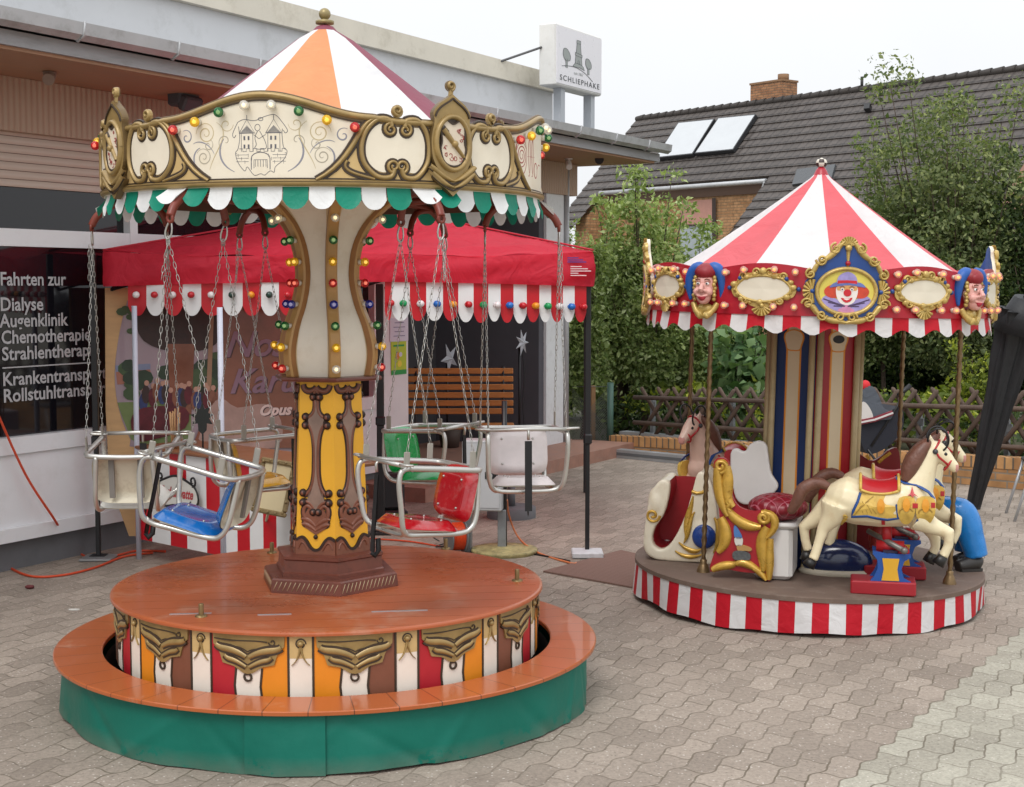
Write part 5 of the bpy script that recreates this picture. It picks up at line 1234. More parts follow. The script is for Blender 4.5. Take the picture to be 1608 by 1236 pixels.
# centre column
PIL = paint('pilaster_cream', 'b8a67e', .45, .12, 6., dirt='8a7850', dirtamt=.4); FR = paint('panel_red', '9a1220', .4, .1, 5.); FB = paint('panel_blue', '16305f', .4, .1, 5.); FC = paint('panel_cream', 'd6c4a4', .45, .07, 5.); FO = paint('panel_orange', 'd98a24', .45, .06)
q = MB(); HP = R(2); rc_ = .27
for k in range(6):
    p0, p1 = polar(rc_, HP+pi/3*k, 0), polar(rc_, HP+pi/3*(k+1), 0)
    fr_ = [(0, .33, 0), (.33, .37, 3), (.37, .63, 2), (.63, .67, 3), (.67, 1, 0)]
    for a, b_, mi in fr_:
        mm = mi if mi else (0 if k % 2 == 0 else 1)
        q.add([p0.lerp(p1, a)+V((0, 0, .203)), p0.lerp(p1, b_)+V((0, 0, .203)), p0.lerp(p1, b_)+V((0, 0, 1.63)), p0.lerp(p1, a)+V((0, 0, 1.63))], [(0, 1, 2, 3)], mm)
    nn_ = (p0+p1).normalized(); tt_ = (p1-p0).normalized(); mid = (p0+p1)/2
    fmm = lambda x, z, d, mid=mid, nn_=nn_, tt_=tt_: mid+tt_*x+nn_*d+V((0, 0, z))
    hole = smooth_path([(-.05, 1.495), (-.062, 1.465), (-.05, 1.425), (-.036, 1.395), (.036, 1.395), (.05, 1.425), (.062, 1.465), (.05, 1.495), (0, 1.51)], 3, True)
    q.plate(hole, fmm, 0, .003, 3); q.plate([(x*.85, 1.455+(z-1.455)*.9) for x, z in hole], fmm, 0, .004, 2)
    q.plate(ell(0, 1.462, .036, .022, 20), fmm, 0, .0055, 4 if k % 2 == 0 else 2)
centre = q.build('centre_panel', [FR, FB, FC, FO, BLACK], poc)
for k in range(6):
    q = MB(); c = polar(rc_, HP+pi/3*k, 0); n_ = c.normalized(); t_ = V((n_.y, -n_.x, 0))
    for s_ in (-1, 1): q.tube([c+t_*s_*.022+V((0, 0, .203)), c+t_*s_*.022+V((0, 0, 1.63))], .0175, 10)
    q.bbox(tuple(c+V((0, 0, .225))), (.075, .075, .045), .006, rot=M.Rotation(HP+pi/3*k, 3, 'Z')); q.build('pilaster', PIL, poc)
# brass poles with a rope twist
BRP = paint('twisted_brass', '80694a', .35, .25, 30., metal=.65)
def local_floor(px, py): 
    p = PZ(px, py, .205); l = PMI @ p; return V((l.x, l.y, .203))
def find_rear(px, r):
    best = None
    for i in range(360):
        a = R(i); p = PM @ polar(r, a, 1.)
        if p.y > PC.y+.02:
            x = 804+F*p.x/(p.y*cos(PITCH)+(EYE-p.z)*sin(PITCH))
            if best is None or abs(x-px) < best[0]: best = (abs(x-px), a)
    return polar(r, best[1], .203)
for c in [local_floor(1104, 901), local_floor(1491, 911), find_rear(1084, .84), find_rear(1413, .80), find_rear(1345, .84)]:
    q = MB(); ps = []; n = 10; L = 1.42; st = 90
    for i in range(st+1):
        z = L*i/st
        for k in range(n):
            a = 2*pi*k/n; r = .0125+.0028*cos(2*(a-z*55)); ps.append((c.x+r*cos(a), c.y+r*sin(a), c.z+z))
    q.add(ps, [(i*n+k, i*n+(k+1) % n, (i+1)*n+(k+1) % n, (i+1)*n+k) for i in range(st) for k in range(n)], 0, True)
    q.lathe([(.012, .07), (.02, .065), (.018, .05), (.024, .04), (.034, .012), (.036, .0)], 14, c); q.build('brass_pole', BRP, poc)
# rounding boards
RB2 = .926; ZL, ZM = 1.598, 1.835
def ztop2(s_):   # s from placard centre
    s_ = abs(s_); return ZM+.02*cos((s_-.40)/.40*pi) if s_ < .8 else ZM
CORE2 = emit_mat('bulb_core_warm', 'ff9a40', 2.6)
clear_b = bulb_mesh('clear', 'eccfc4', .0185, .68, CORE2); PB = {'clear': clear_b}; clear_b.name = 'light_bulb'
SKIN = paint('jester_skin', 'd8a096', .45, .08, 10., coat=.1); HALF2 = RB2*pi/4
PH9 = R(8.5)
for k in range(4):
    pc = PH9+k*pi/2; mp = cylmap(RB2, pc); q = MB(); n = 48; ps = []
    for i in range(n+1):
        s_ = -HALF2+2*HALF2*i/n
        for z, d in ((ZL, 0), (ztop2(s_), 0), (ztop2(s_), -.014), (ZL, -.014)): ps.append(mp(s_, z, d))
    q.add(ps, [(i*4+j, (i+1)*4+j, (i+1)*4+(j+1) % 4, i*4+(j+1) % 4) for i in range(n) for j in range(4)], 0)
    board = q.build('rounding_board', PRED, poc)
    # cartouches
    for sg_ in (-1, 1):
        q = MB(); c0 = sg_*.405; zc_ = 1.728
        out = smooth_path([(0, .095), (.06, .078), (.105, .075), (.13, .045), (.165, .0), (.15, -.04), (.10, -.055), (.06, -.085), (0, -.095), (-.06, -.085), (-.10, -.055), (-.15, -.04), (-.165, 0), (-.13, .045), (-.105, .075), (-.06, .078)], 4, True)
        q.plate([(c0+x, zc_+z) for x, z in out], mp, 0, .012, 0)
        inn = smooth_path([(0, .062), (.08, .05), (.115, .03), (.135, 0), (.115, -.03), (.07, -.052), (0, -.062), (-.07, -.052), (-.115, -.03), (-.135, 0), (-.115, .03), (-.08, .05)], 4, True)
        q.plate([(c0+x, zc_+z) for x, z in inn], mp, .012, .015, 1); ii = [(c0+x*1.04, zc_+z*1.05) for x, z in inn]; q.stroke(ii+[ii[0]], mp, .016, .012, 0, .010, True)
        for i in range(18):        # leafy lumps round the frame
            a = 2*pi*i/18+.1; r = 1+.05*sin(5*a); q.sphere(mp(c0+.148*cos(a)*r, zc_+.072*sin(a)*r, .014), .0125+.004*sin(7*a), 7, 5, 0, (1.3, .7, 1))
        for s2 in (-1, 1):
            q.stroke([(c0+s2*x, zc_+z) for x, z in spiral(.035, .08, .022, .005, pi, -1.2, 14)], mp, .012, .012, 0, .012, True); q.stroke([(c0+s2*x, zc_+z) for x, z in spiral(.10, .06, .02, .005, 0, 1.2, 14)], mp, .012, .012, 0, .012, True)
            q.stroke([(c0+s2*x, zc_+z) for x, z in spiral(.09, -.06, .018, .005, pi, 1.2, 14)], mp, .011, .012, 0, .012, True)
            q.sphere(mp(c0+s2*.118, zc_+.05, .018), .011, 8, 6, 2); q.sphere(mp(c0+s2*.178, zc_+.0, .01), .012, 8, 6, 2)
        for i in range(7):         # shell below
            a = -pi/2+(i-3)*.36; q.stroke([(c0+.012*cos(a), zc_-.085+.012*sin(a)), (c0+.055*cos(a), zc_-.085+.05*sin(a))], mp, [.008, .018], .012, 0, .008, True)
        q.sphere(mp(c0, zc_-.085, .012), .014, 8, 6, 0); q.sphere(mp(c0, zc_+.085, .014), .02, 8, 6, 0, (1, .7, 1))
        q.build('cartouche', [PGOLD, PCRM, PBLUE], board)
    for sg_ in (-1, 1):
        for s_ in (.245, .345, .50, .60):
            place_bulb('clear', board, mp(sg_*s_, ztop2(s_)-.03, 0), pc+sg_*s_/RB2, pro=PB); place_bulb('clear', board, mp(sg_*s_, ZL+.042, 0), pc+sg_*s_/RB2, pro=PB)
    # painted placard
    mpp = cylmap(RB2+.014, pc)
    pl = MB(); shield_ = smooth_path([(0, 1.985), (.04, 1.965), (.055, 1.925), (.10, 1.89), (.14, 1.85), (.165, 1.80), (.20, 1.77), (.205, 1.70), (.175, 1.66), (.14, 1.615), (.09, 1.58), (0, 1.565)], 3)
    full = shield_+[(-x, z) for x, z in shield_[::-1][1:-1]]; pl.plate(full, mpp, -.014, .006, 0, 1); placard = pl.build('placard', [PBLUE, PCRM], poc)
    q = MB()
    zc_ = 1.722; e = ell(0, zc_, .142, .112, 40); q.stroke(e+[e[0]], mpp, .022, .016, 0, .006, True)
    for sg_ in (-1, 1):
        for i in range(9):   # side shells
            a = (pi if sg_ < 0 else 0)+(i-4)*.42; q.stroke([(sg_*.165+.008*cos(a), zc_+.008*sin(a)), (sg_*.165+.045*cos(a), zc_+.058*sin(a))], mpp, [.008, .02], .016, 0, .004, True)
        q.sphere(mpp(sg_*.165, zc_, .014), .012, 8, 6, 1)
        for pts, w0 in ((bez((sg_*.02, 1.965), (sg_*.06, 1.93), (sg_*.06, 1.90), (sg_*.13, 1.865)), .034), (bez((sg_*.13, 1.865), (sg_*.16, 1.85), (sg_*.15, 1.81), (sg_*.19, 1.80)), .026), (bez((sg_*.19, 1.655), (sg_*.15, 1.66), (sg_*.16, 1.62), (sg_*.11, 1.60)), .032), (bez((sg_*.11, 1.60), (sg_*.08, 1.575), (sg_*.05, 1.585), (0, 1.57)), .034)):
            q.stroke(pts, mpp, [w0*(.5+.5*sin(pi*i/12)) for i in range(13)], .02, 0, .002, True)
        for (cx, cz, r, a_, tn) in ((.06, 1.93, .028, pi/2, -1.3), (.125, 1.875, .028, 0, -1.3), (.175, 1.805, .026, pi/2, -1.3), (.185, 1.66, .028, 0, 1.3), (.115, 1.605, .026, pi, 1.3), (.03, 1.598, .024, 0, 1.2)):
            q.stroke([(sg_*x, z) for x, z in spiral(cx, cz, r, .006, a_, tn, 18)], mpp, .014, .02, 0, .004, True)
    for i in range(9):       # crest shell
        a = pi/2+(i-4)*.34; q.stroke([(.01*cos(a), 1.945+.01*sin(a)), (.045*cos(a), 1.945+.045*sin(a))], mpp, [.008, .02], .016, 0, .004, True)
    q.sphere(mpp(0, 1.935, .012), .018, 8, 6, 0); q.sphere(mpp(0, 1.86, .01), .013, 8, 6, 2); q.stroke([(0, 1.93), (0, 1.845)], mpp, [.024, .008], .012, 0, .004, True)
    q.build('gilt_frame', [PGOLD, PBLUE, PRED], placard)
    # clown picture
    q = MB(); Cc = lambda x, z: (x*.135, zc_+z*.108)
    def cp(pts, lv, mi): q.plate([Cc(*p) for p in pts], mpp, .006, .0075+.0006*lv, mi)
    cp(ell(0, 0, 1, 1, 36), 0, 0)
    for sx in (-1, 1):
        cp(smooth_path([(sx*.02, -.62), (sx*.45, -.28), (sx*.75, -.2), (sx*.88, -.45), (sx*.62, -.78), (sx*.3, -.9)], 3, True), 2, 1)
        for t_ in (.35, .55, .72): q.stroke([Cc(sx*.05, -.66), Cc(sx*(t_+.1), -.95+t_*.85)], mpp, .006, .001, 9, .0093)
        cp(smooth_path([(sx*.3, .25), (sx*.6, .28), (sx*.8, .05), (sx*.72, -.2), (sx*.5, -.3), (sx*.3, -.2)], 3, True), 3, 2)
    cp(ell(0, -.85, .3, .14, 14), 3, 6); cp(ell(0, -.72, .15, .14, 14), 4, 6)
    cp(smooth_path([(-.34, .25), (-.38, -.1), (-.25, -.48), (0, -.6), (.25, -.48), (.38, -.1), (.34, .25), (0, .35)], 4, True), 5, 3)
    cp(smooth_path([(-.3, .28), (-.33, .05), (0, .1), (.33, .05), (.3, .28)], 3, True), 6, 4)
    cp(smooth_path([(-.62, .18), (-.4, .42), (0, .38), (.45, .42), (.66, .2), (.3, .3), (-.3, .26)], 4, True), 8, 7)
    cp(smooth_path([(-.34, .36), (-.3, .7), (0, .9), (.28, .72), (.34, .36), (0, .4)], 4, True), 9, 1)
    cp([(-.35, .36), (-.33, .5), (0, .52), (.33, .5), (.35, .36), (0, .4)], 10, 8)
    cp(ell(.02, -.05, .14, .16, 18), 10, 8); cp(smooth_path([(-.2, -.28), (0, -.32), (.2, -.26), (.12, -.44), (-.06, -.48)], 3, True), 9, 8); cp(smooth_path([(-.12, -.31), (0, -.34), (.13, -.3), (.0, -.38)], 3, True), 10, 5)
    for sx in (-1, 1): cp(ell(sx*.17, .1, .06, .07, 10), 9, 5); cp(ell(sx*.17, .1, .03, .04, 8), 10, 9); q.stroke([Cc(sx*.08, .2), Cc(sx*.17, .25), Cc(sx*.26, .2)], mpp, .003, .001, 9, .013)
    q.build('clown_picture', [paint('clown_yellow', 'dccb5c', .5, .08), paint('clown_lilac', '9a8ec4', .5, .2, 30.), paint('clown_hair', 'c8442a', .5, .2, 40.), paint('clown_white', 'e6ded8', .5, .04), paint('clown_peach', 'd9a060', .5), paint('clown_tooth', 'f0ece6', .5), paint('clown_pink', 'c888ac', .5, .15, 30.), paint('clown_blue', '6a78b8', .5, .15), paint('clown_red', 'c82430', .4), paint('clown_ink', '4a3a5a', .5)], placard)
    # jester bust between the boards
    ja = pc+pi/4; T_ = M.Rotation(ja, 4, 'Z') @ M.Translation(V((0, -RB2, 1.722))) @ M.Rotation(R(22 if k == 3 else -12), 4, 'Z')
    jst = thing('jester_bust', None, None); jst.parent = poc; jst.matrix_basis = T_ @ M.Scale(1.0, 4)
    q = MB(); S_ = lambda c, r, sq=(1, 1, 1): q.sphere(c, r, 14, 10, 0, sq)
    S_((0, -.03, .01), .058, (.88, .85, 1.25)); S_((0, -.05, -.04), .038, (1, 1, 1.1)); S_((0, -.066, -.062), .02, (1, .9, .9)); q.tube([(0, -.085, .022), (0, -.104, -.008), (0, -.098, -.014)], [.009, .014, .012], 8); S_((.018, -.088, -.012), .009); S_((-.018, -.088, -.012), .009)
    for s_ in (-1, 1): S_((s_*.03, -.065, -.018), .022); q.tube([(s_*.012, -.078, .04), (s_*.04, -.068, .043)], .008, 6); S_((s_*.052, -.03, .0), .014, (.5, 1, 1.4))
    q.tube([(-.026, -.08, -.036), (0, -.093, -.044), (.026, -.08, -.036)], .007, 6); S_((0, -.085, -.05), .012, (1.5, .8, .7))
    organic(q, 'face', [SKIN, paint('jester_lip', 'b03040', .4), ], jst, .0035, 3, lambda c, n_: 1 if (abs(c.x) < .028 and -.062 < c.z < -.04 and c.y < -.082) else 0)
    q = MB()
    for s_ in (-1, 1): q.sphere((s_*.024, -.0745, .024), .0095, 10, 7, 0, (1.1, .7, .8)); q.sphere((s_*.023, -.0805, .024), .0048, 8, 5, 1); q.tube([(s_*.012, -.081, .043), (s_*.024, -.082, .048), (s_*.038, -.076, .043)], .0032, 5, 2)
    q.build('eye', [paint('eye_white', 'e8e4e0', .2), BLACK, paint('brow_brown', '7a4a38', .6)], jst)
    q = MB()
    q.sphere((0, -.02, .085), .062, 14, 10, 0, (1., .95, .72)); q.sphere((0, -.055, .08), .035, 12, 8, 0, (1.2, .8, .9))
    for s_ in (-1, 1): q.tube(smooth_path([(s_*.02, -.02, .105), (s_*.055, -.022, .10), (s_*.082, -.02, .06), (s_*.088, -.018, -.0), (s_*.08, -.018, -.06)], 4), [.026, .029, .031, .031, .031, .030, .029, .028, .027, .026, .025, .023, .021, .017, .013, .010, .007], 10, 1)
    q.build('cap', [paint('cap_red', '8c1c26', .5, .12), paint('cap_blue', '1f56a4', .45, .12)], jst)
    q = MB()
    for s_ in (-1, 1):
        for i in range(7): q.sphere((s_*(.05+.004*(i % 2)), -.04-.004*(i % 3), .055-.018*i), .012, 7, 5)
        q.tube(smooth_path([(s_*.062, -.02, -.075), (s_*.045, -.035, -.11), (s_*.018, -.045, -.135), (0, -.05, -.13)], 4), [.016]*6+[.019]*7, 8); q.sphere((s_*.018, -.05, -.14), .016, 8, 6)
    q.sphere((0, -.02, -.105), .045, 10, 7, 0, (1.1, .6, .7)); q.build('collar', PGOLD, jst)
# striped valance with a wavy hem
q = MB(); ns = 64; sub = 4; N = ns*sub; rows = 4; ps = []
for j in range(rows+1):
    f_ = j/rows
    for i in range(N):
        a = 2*pi*i/N+R(1); ps.append(polar(.918+f_*(.008*sin(11*a)+.01), a, 1.606-f_*(.084+.019*cos(a*32+.6)+.004*sin(5*a))))
q.add(ps, [(j*N+i, (j+1)*N+i, (j+1)*N+(i+1) % N, j*N+(i+1) % N) for j in range(rows) for i in range(N)], [((i//sub) % 2) for j in range(rows) for i in range(N)], True)
q.build('valance', [CRED, CWH], poc)
q = MB(); prf = [(.012, 2.385), (.06, 2.335), (.2, 2.23), (.4, 2.085), (.6, 1.945), (.75, 1.845), (.9, 1.77)]
for g in range(12):
    a0 = R(5)+pi/6*g; n = 6; ps = []
    for r, z in prf:
        for i in range(n+1):
            x = i/n; ps.append(polar(r-.02*sin(pi*x)*r*(1 if True else 0), a0+pi/6*x, z-.012*sin(pi*min(1, r))*sin(pi*x)))
    q.add(ps, [(j*(n+1)+i, (j+1)*(n+1)+i, (j+1)*(n+1)+i+1, j*(n+1)+i+1) for j in range(len(prf)-1) for i in range(n)], g % 2, True)
q.build('canopy', [RRED, RWH], poc)
q = MB(); q.lathe([(0, .03), (.012, .03), (.03, .005), (.045, -.03)], 16, (0, 0, 2.375), 2)
nb = 12; mb_ = 8; ps = []; 
for i in range(mb_+1):
    for k in range(nb): a, b_ = pi*i/mb_, 2*pi*k/nb; ps.append((.031*sin(a)*cos(b_), .031*sin(a)*sin(b_), 2.42+.029*cos(a)))
q.add(ps, [(i*nb+k, (i+1)*nb+k, (i+1)*nb+(k+1) % nb, i*nb+(k+1) % nb) for i in range(mb_) for k in range(nb)], [1 if (k//2+i//2) % 2 else 0 for i in range(mb_) for k in range(nb)], True)
q.build('finial', [paint('ball_cream', 'd8d2c4', .4), paint('ball_dark', '3a2a28', .4), PRED], poc)
q = MB(); q.lathe([(.2, 1.635), (.9, 1.635)], 48); q.build('ceiling', paint('ceiling_rose', 'a0645c', .8, .1), poc)
# ============================================================ ride-on figures standing on the platform
def floor_pt(px, py):
    l = PMI @ PZ(px, py, .205); return PM @ V((l.x, l.y, .2035))
HWHT = paint('horse_cream', 'e8dab6', .35, .07, 5., coat=.25, dirt='c9a878', dirtamt=.45); HPNK = paint('horse_rose', 'dfbcaa', .4, .1, 5., coat=.2); HBR = paint('mane_brown', '6e483a', .45, .25, 20., bump=.3); HOOF = paint('hoof_black', '1d1b1a', .4, .1)
HG = paint('harness_gold', 'd9b455', .38, .18, 16., coat=.2, dirt='b08a3a', dirtamt=.5); HR = paint('saddle_red', 'b41c24', .38, .1, coat=.15); HB = paint('harness_blue', '1f4a8c', .4, .1); HO = paint('harness_orange', 'e0982c', .4, .08)
def horse(loc, rz, label, coatm, saddle=True, base=True, seed=0):
    th = thing('carousel_horse', label, 'carousel horse', loc, rz, 'horses standing on the small carousel')
    X = lambda cx: (cx-500)*.00098
    Z = lambda cy: (955-cy)*.00098
    q = MB()
    def tb(pts, y=0, fl=.82): q.tube([(X(a), (y if not isinstance(y, tuple) else y[0]+(y[1]-y[0])*i/(len(pts)-1)), Z(b_)) for i, (a, b_, r) in enumerate(pts)], [r*.00098*1.12 for a, b_, r in pts], 14, flat=1)
    def sp_(a, b_, r, y=0, sq=(1, 1, 1)): q.sphere((X(a), y, Z(b_)), r*.00098, 14, 10, 0, sq)
    tb([(212, 440, 34), (248, 455, 80), (290, 468, 106), (370, 488, 108), (480, 496, 108), (600, 480, 116), (680, 480, 100), (735, 490, 62), (760, 495, 25)])
    tb([(640, 440, 95), (665, 390, 82), (692, 325, 64), (716, 260, 52), (738, 215, 46)]); 
    tb([(722, 205, 40), (760, 208, 46), (795, 238, 38), (830, 275, 29), (856, 300, 24), (866, 306, 14)])
    sp_(775, 240, 36); sp_(852, 304, 22, 0, (1, 1.1, .9))
    for s_ in (-1, 1):
        tb([(738, 178, 16), (730, 155, 13), (728, 128, 3)], s_*.022)
        tb([(268, 500, 78), (240, 575, 50), (200, 632, 29), (180, 700, 23), (160, 770, 23), (150, 790, 25)] if s_ < 0 else [(250, 520, 70), (160, 595, 42), (98, 640, 28), (108, 710, 22), (124, 765, 22)], (s_*.045, s_*.06))
        tb([(670, 550, 66), (750, 596, 40), (828, 628, 30), (826, 690, 23), (806, 735, 22), (800, 748, 24)] if s_ < 0 else [(680, 550, 62), (735, 620, 36), (765, 668, 28), (770, 720, 22), (755, 755, 22)], (s_*.05, s_*.06))
    organic(q, 'horse_body', [coatm, paint('nostril_rose', 'c98f86', .4), paint('crease_tan', 'c9a271', .45, .1)], th, .0075, 7, lambda c, n_: 1 if (c.x > X(852) and c.z > Z(325) and c.z < Z(280)) else 0)
    for s_, pts in ((-1, ((150, 790), (128, 825))), (1, ((120, 770), (112, 815)))): q = MB(); q.tube([(X(pts[0][0]), s_*.06, Z(pts[0][1])), (X(pts[1][0]), s_*.06, Z(pts[1][1]))], [.025, .034], 12); q.build('hoof', HOOF, th)
    for s_, pts in ((-1, ((802, 745), (775, 788))), (1, ((758, 752), (735, 800)))): q = MB(); q.tube([(X(pts[0][0]), s_*.06, Z(pts[0][1])), (X(pts[1][0]), s_*.06, Z(pts[1][1]))], [.025, .033], 12); q.build('hoof', HOOF, th)
    q = MB(); q.tube(smooth_path([(X(230), 0, Z(418)), (X(165), 0, Z(396)), (X(95), -.01, Z(428)), (X(62), -.01, Z(500)), (X(25), -.005, Z(562))], 5), [.02+.014*sin(pi*i/20) for i in range(20)]+[.008], 10); organic(q, 'horse_tail', [HBR], th, .006, 2)
    q = MB(); mpts = [(612, 370, 26), (630, 315, 46), (654, 262, 52), (684, 215, 46), (712, 178, 32), (734, 158, 16)]
    for yy_ in (-.056, -.03, .03, .056): q.tube([(X(a-6), yy_*(1-.5*i/5), Z(b_)) for i, (a, b_, r) in enumerate(mpts)], [r*.00085 for a, b_, r in mpts], 10)
    organic(q, 'horse_mane', [HBR], th, .007, 2)
    q = MB()
    for s_ in (-1, 1): q.sphere((X(800), s_*.034, Z(226)), .011, 10, 7, 0, (1.2, .6, 1))
    q.build('horse_eye', HOOF, th)
    # bridle
    q = MB()
    def ring(a0_, b0_, a1_, b1_, r, mi=0):
        c = V((X((a0_+a1_)/2), 0, Z((b0_+b1_)/2))); ax = V((X(a1_)-X(a0_), 0, Z(b1_)-Z(b0_))); h = ax.length/2; ax.normalize()
        q.tube([c+ax*(h*cos(t_))+V((0, r*sin(t_), 0)) for t_ in [2*pi*i/20 for i in range(20)]], .006, 5, mi, closed=True)
    ring(800, 310, 838, 248, .034); ring(722, 250, 775, 158, .046); 
    for s_ in (-1, 1): q.tube([(X(752), s_*.048, Z(205)), (X(770), s_*.044, Z(240)), (X(818), s_*.034, Z(282))], .006, 5); q.sphere((X(752), s_*.05, Z(212)), .014, 8, 6, 1)
    q.build('bridle', [HR, paint('bit_grey', '4b4b4e', .4, metal=.4)], th)
    q = MB()
    for s_ in (-1, 1): q.tube([(X(765)+.05*cos(a), s_*(.05+.015*sin(a)), Z(205)+.05+.06*sin(a)) for a in [(-.45+1.9*i/16)*pi*.72 for i in range(17)]], .0055, 6)
    q.build('rein_loop', BLK, th)
    if saddle:
        def mpb_(s_, r0=.1185, c=494, xs=1.): 
            zc_ = Z(c)
            def f(x, z, d):
                r = r0+d; dz = max(-r*.98, min(r*.98, z-zc_)); return V((x, s_*sqrt(r*r-dz*dz), z))
            return f
        q = MB(); ps = []          # saddle over the back
        for i in range(9):
            x = 385+190*i/8; cz = 492-.0*x; dip = -.012*sin(pi*i/8)+.02*(abs(i-4)/4)**3
            for k in range(9):
                a = R(-58+116*k/8); r = .131+dip*.45; ps.append((X(x), r*sin(a), Z(cz)+r*cos(a)+dip*.4))
        q.add(ps, [(i*9+k, (i+1)*9+k, (i+1)*9+k+1, i*9+k+1) for i in range(8) for k in range(8)], 0, True)
        q.tube([p for p in [ps[i*9] for i in range(9)]], .007, 6, 1); q.tube([ps[i*9+8] for i in range(9)], .007, 6, 1); q.tube([ps[k] for k in range(9)], .008, 6, 1); q.tube([ps[72+k] for k in range(9)], .008, 6, 1)
        q.build('saddle', [HR, HG], th)
        q = MB()
        for s_ in (-1, 1):
            mp = mpb_(s_); px_ = lambda pts: [(X(a), Z(b_)) for a, b_ in pts]
            cl = [(385, 425), (440, 428), (500, 426), (555, 420), (566, 490), (574, 552), (520, 562), (470, 552), (420, 546), (342, 552), (350, 520), (372, 470)]
            cols_ = 16
            q.plate(px_(cl), mp, .0, .005, 0); q.stroke(px_(cl[:1]+cl[:-1:-1][::1] if False else [(385, 425), (372, 470), (350, 520), (342, 552), (420, 546), (470, 556), (520, 562), (574, 552), (566, 490), (555, 420)]), mp, .014, .004, 1, .005, True)
            q.plate(px_(ell(487, 490, 19, 38, 16)), mp, .005, .010, 2)
            for i in range(4): q.stroke(px_([(370+25*i, 450+18*i), (400+22*i, 530)]), mp, .003, .0015, 4, .0052); q.stroke(px_([(450-22*i, 440+22*i), (380-8*i, 500+14*i)]), mp, .003, .0015, 4, .0052)
            q.stroke(px_([(500, 555), (502, 592)]), mp, .018, .004, 3, .003); 
            m2 = mpb_(s_, .1275, 486)
            for cx, w in ((612, 36), (706, 40)):
                q.plate(px_(smooth_path([(cx-w, 445), (cx+w, 440), (cx+w+6, 520), (cx+w*.6, 572), (cx, 584), (cx-w*.6, 572), (cx-w-6, 520)], 3, True)), m2, -.02, .004, 0)
                q.plate(px_(ell(cx, 478, 18, 34, 16)), m2, .0, .010, 2); q.stroke(px_(ell(cx, 520, 34, 30, 18)[9:]), m2, .008, .004, 4, .004, True)
            q.plate(px_([(642, 468), (668, 468), (668, 492), (642, 492)]), m2, 0, .008, 3); q.plate(px_([(732, 462), (752, 462), (752, 488), (732, 488)]), m2, -.02, .004, 3)
            q.plate(px_([(668, 548), (682, 575), (668, 598), (655, 575)]), m2, 0, .01, 1)
            q.stroke(px_([(560, 352), (600, 372), (660, 380), (720, 412), (748, 445)]), mpb_(s_, .116, 470), .014, .01, 1, .0, True)
            q.plate(px_([(640, 388), (650, 420), (668, 435), (650, 428), (640, 440), (632, 425), (618, 432), (632, 418)]), m2, 0, .008, 3)
            q.stroke(px_(spiral(312, 552, 12, 3, 0, 1.2, 12)), mpb_(s_, .112, 494), .008, .008, 0, 0, True); q.plate(px_([(305, 565), (322, 570), (295, 608), (275, 600)]), mpb_(s_, .112, 494), -.01, .006, 0)
        q.build('harness', [HG, HB, HO, HR, paint('harness_line', 'a8843a', .5)], th)
    if base:
        q = MB(); q.bbox((X(507), 0, Z(920)), (.32, .19, .068), .006); q.build('base_block', paint('base_red', '9c1a26', .4, .12), th)
        q = MB(); hg = [(438, 890), (460, 862), (478, 820), (476, 775), (452, 745), (452, 728), (520, 742), (640, 742), (642, 758), (610, 778), (596, 820), (610, 868), (645, 885), (645, 896), (438, 896)]
        for s_ in (-1, 1):
            q.poly([(X(a), Z(b_)) for a, b_ in hg], lambda x, z, d, s_=s_: V((x, s_*(.055+d), z)), 0, .02, 0)
            q.poly([(X(a), Z(b_)) for a, b_ in ((500, 765), (585, 765), (576, 820), (586, 880), (498, 880), (508, 820))], lambda x, z, d, s_=s_: V((x, s_*(.055+d), z)), .019, .026, 1)
        q.box((X(540), 0, Z(810)), (.07, .11, .16), 2); q.build('rocker_stand', [paint('stand_blue', '1e4f9c', .4, .1), paint('stand_yellow', 'd8a42c', .4, .08), paint('stand_dark', '2a2440', .6)], th)
        q = MB(); q.tube([(X(520), 0, Z(600)), (X(525), 0, Z(700))], .025, 10, 0); q.tube([(X(470), .0, Z(715)), (X(610), .0, Z(715))], .03, 12, 0); q.tube([(X(430), .09, Z(655)), (X(605), -.11, Z(715))], .014, 10, 1); q.sphere((X(607), -.112, Z(716)), .018, 10, 8, 1); q.bbox((X(600), 0, Z(735)), (.07, .12, .05), .02)
        q.build('rocker_arm', [paint('arm_red', 'a81a22', .4, .1), paint('rod_grey', '77736f', .4, .1, metal=.4)], th)
    return th
h1 = horse(floor_pt(1384, 926), R(-13), 'cream carousel horse with red saddle nearest the front of the small carousel', HWHT)
def copy_tree(o, parent=None):
    c = o.copy(); COL.objects.link(c)
    if parent is not None: c.parent = parent
    for ch in list(o.children): copy_tree(ch, c)
    return c
h2 = copy_tree(h1); h2.location = floor_pt(1402, 901); h2.rotation_euler.z = R(-12); h2['label'] = 'cream carousel horse half hidden behind the nearer cream horse'
hp = PM @ V((0, 0, .2035)); h3p = PM @ (polar(.62, R(-128), .2035)); h3 = horse(h3p, PAZ*-1+R(-130)+R(0), 'rose cream carousel horse with raised head behind the gold seat', HPNK)
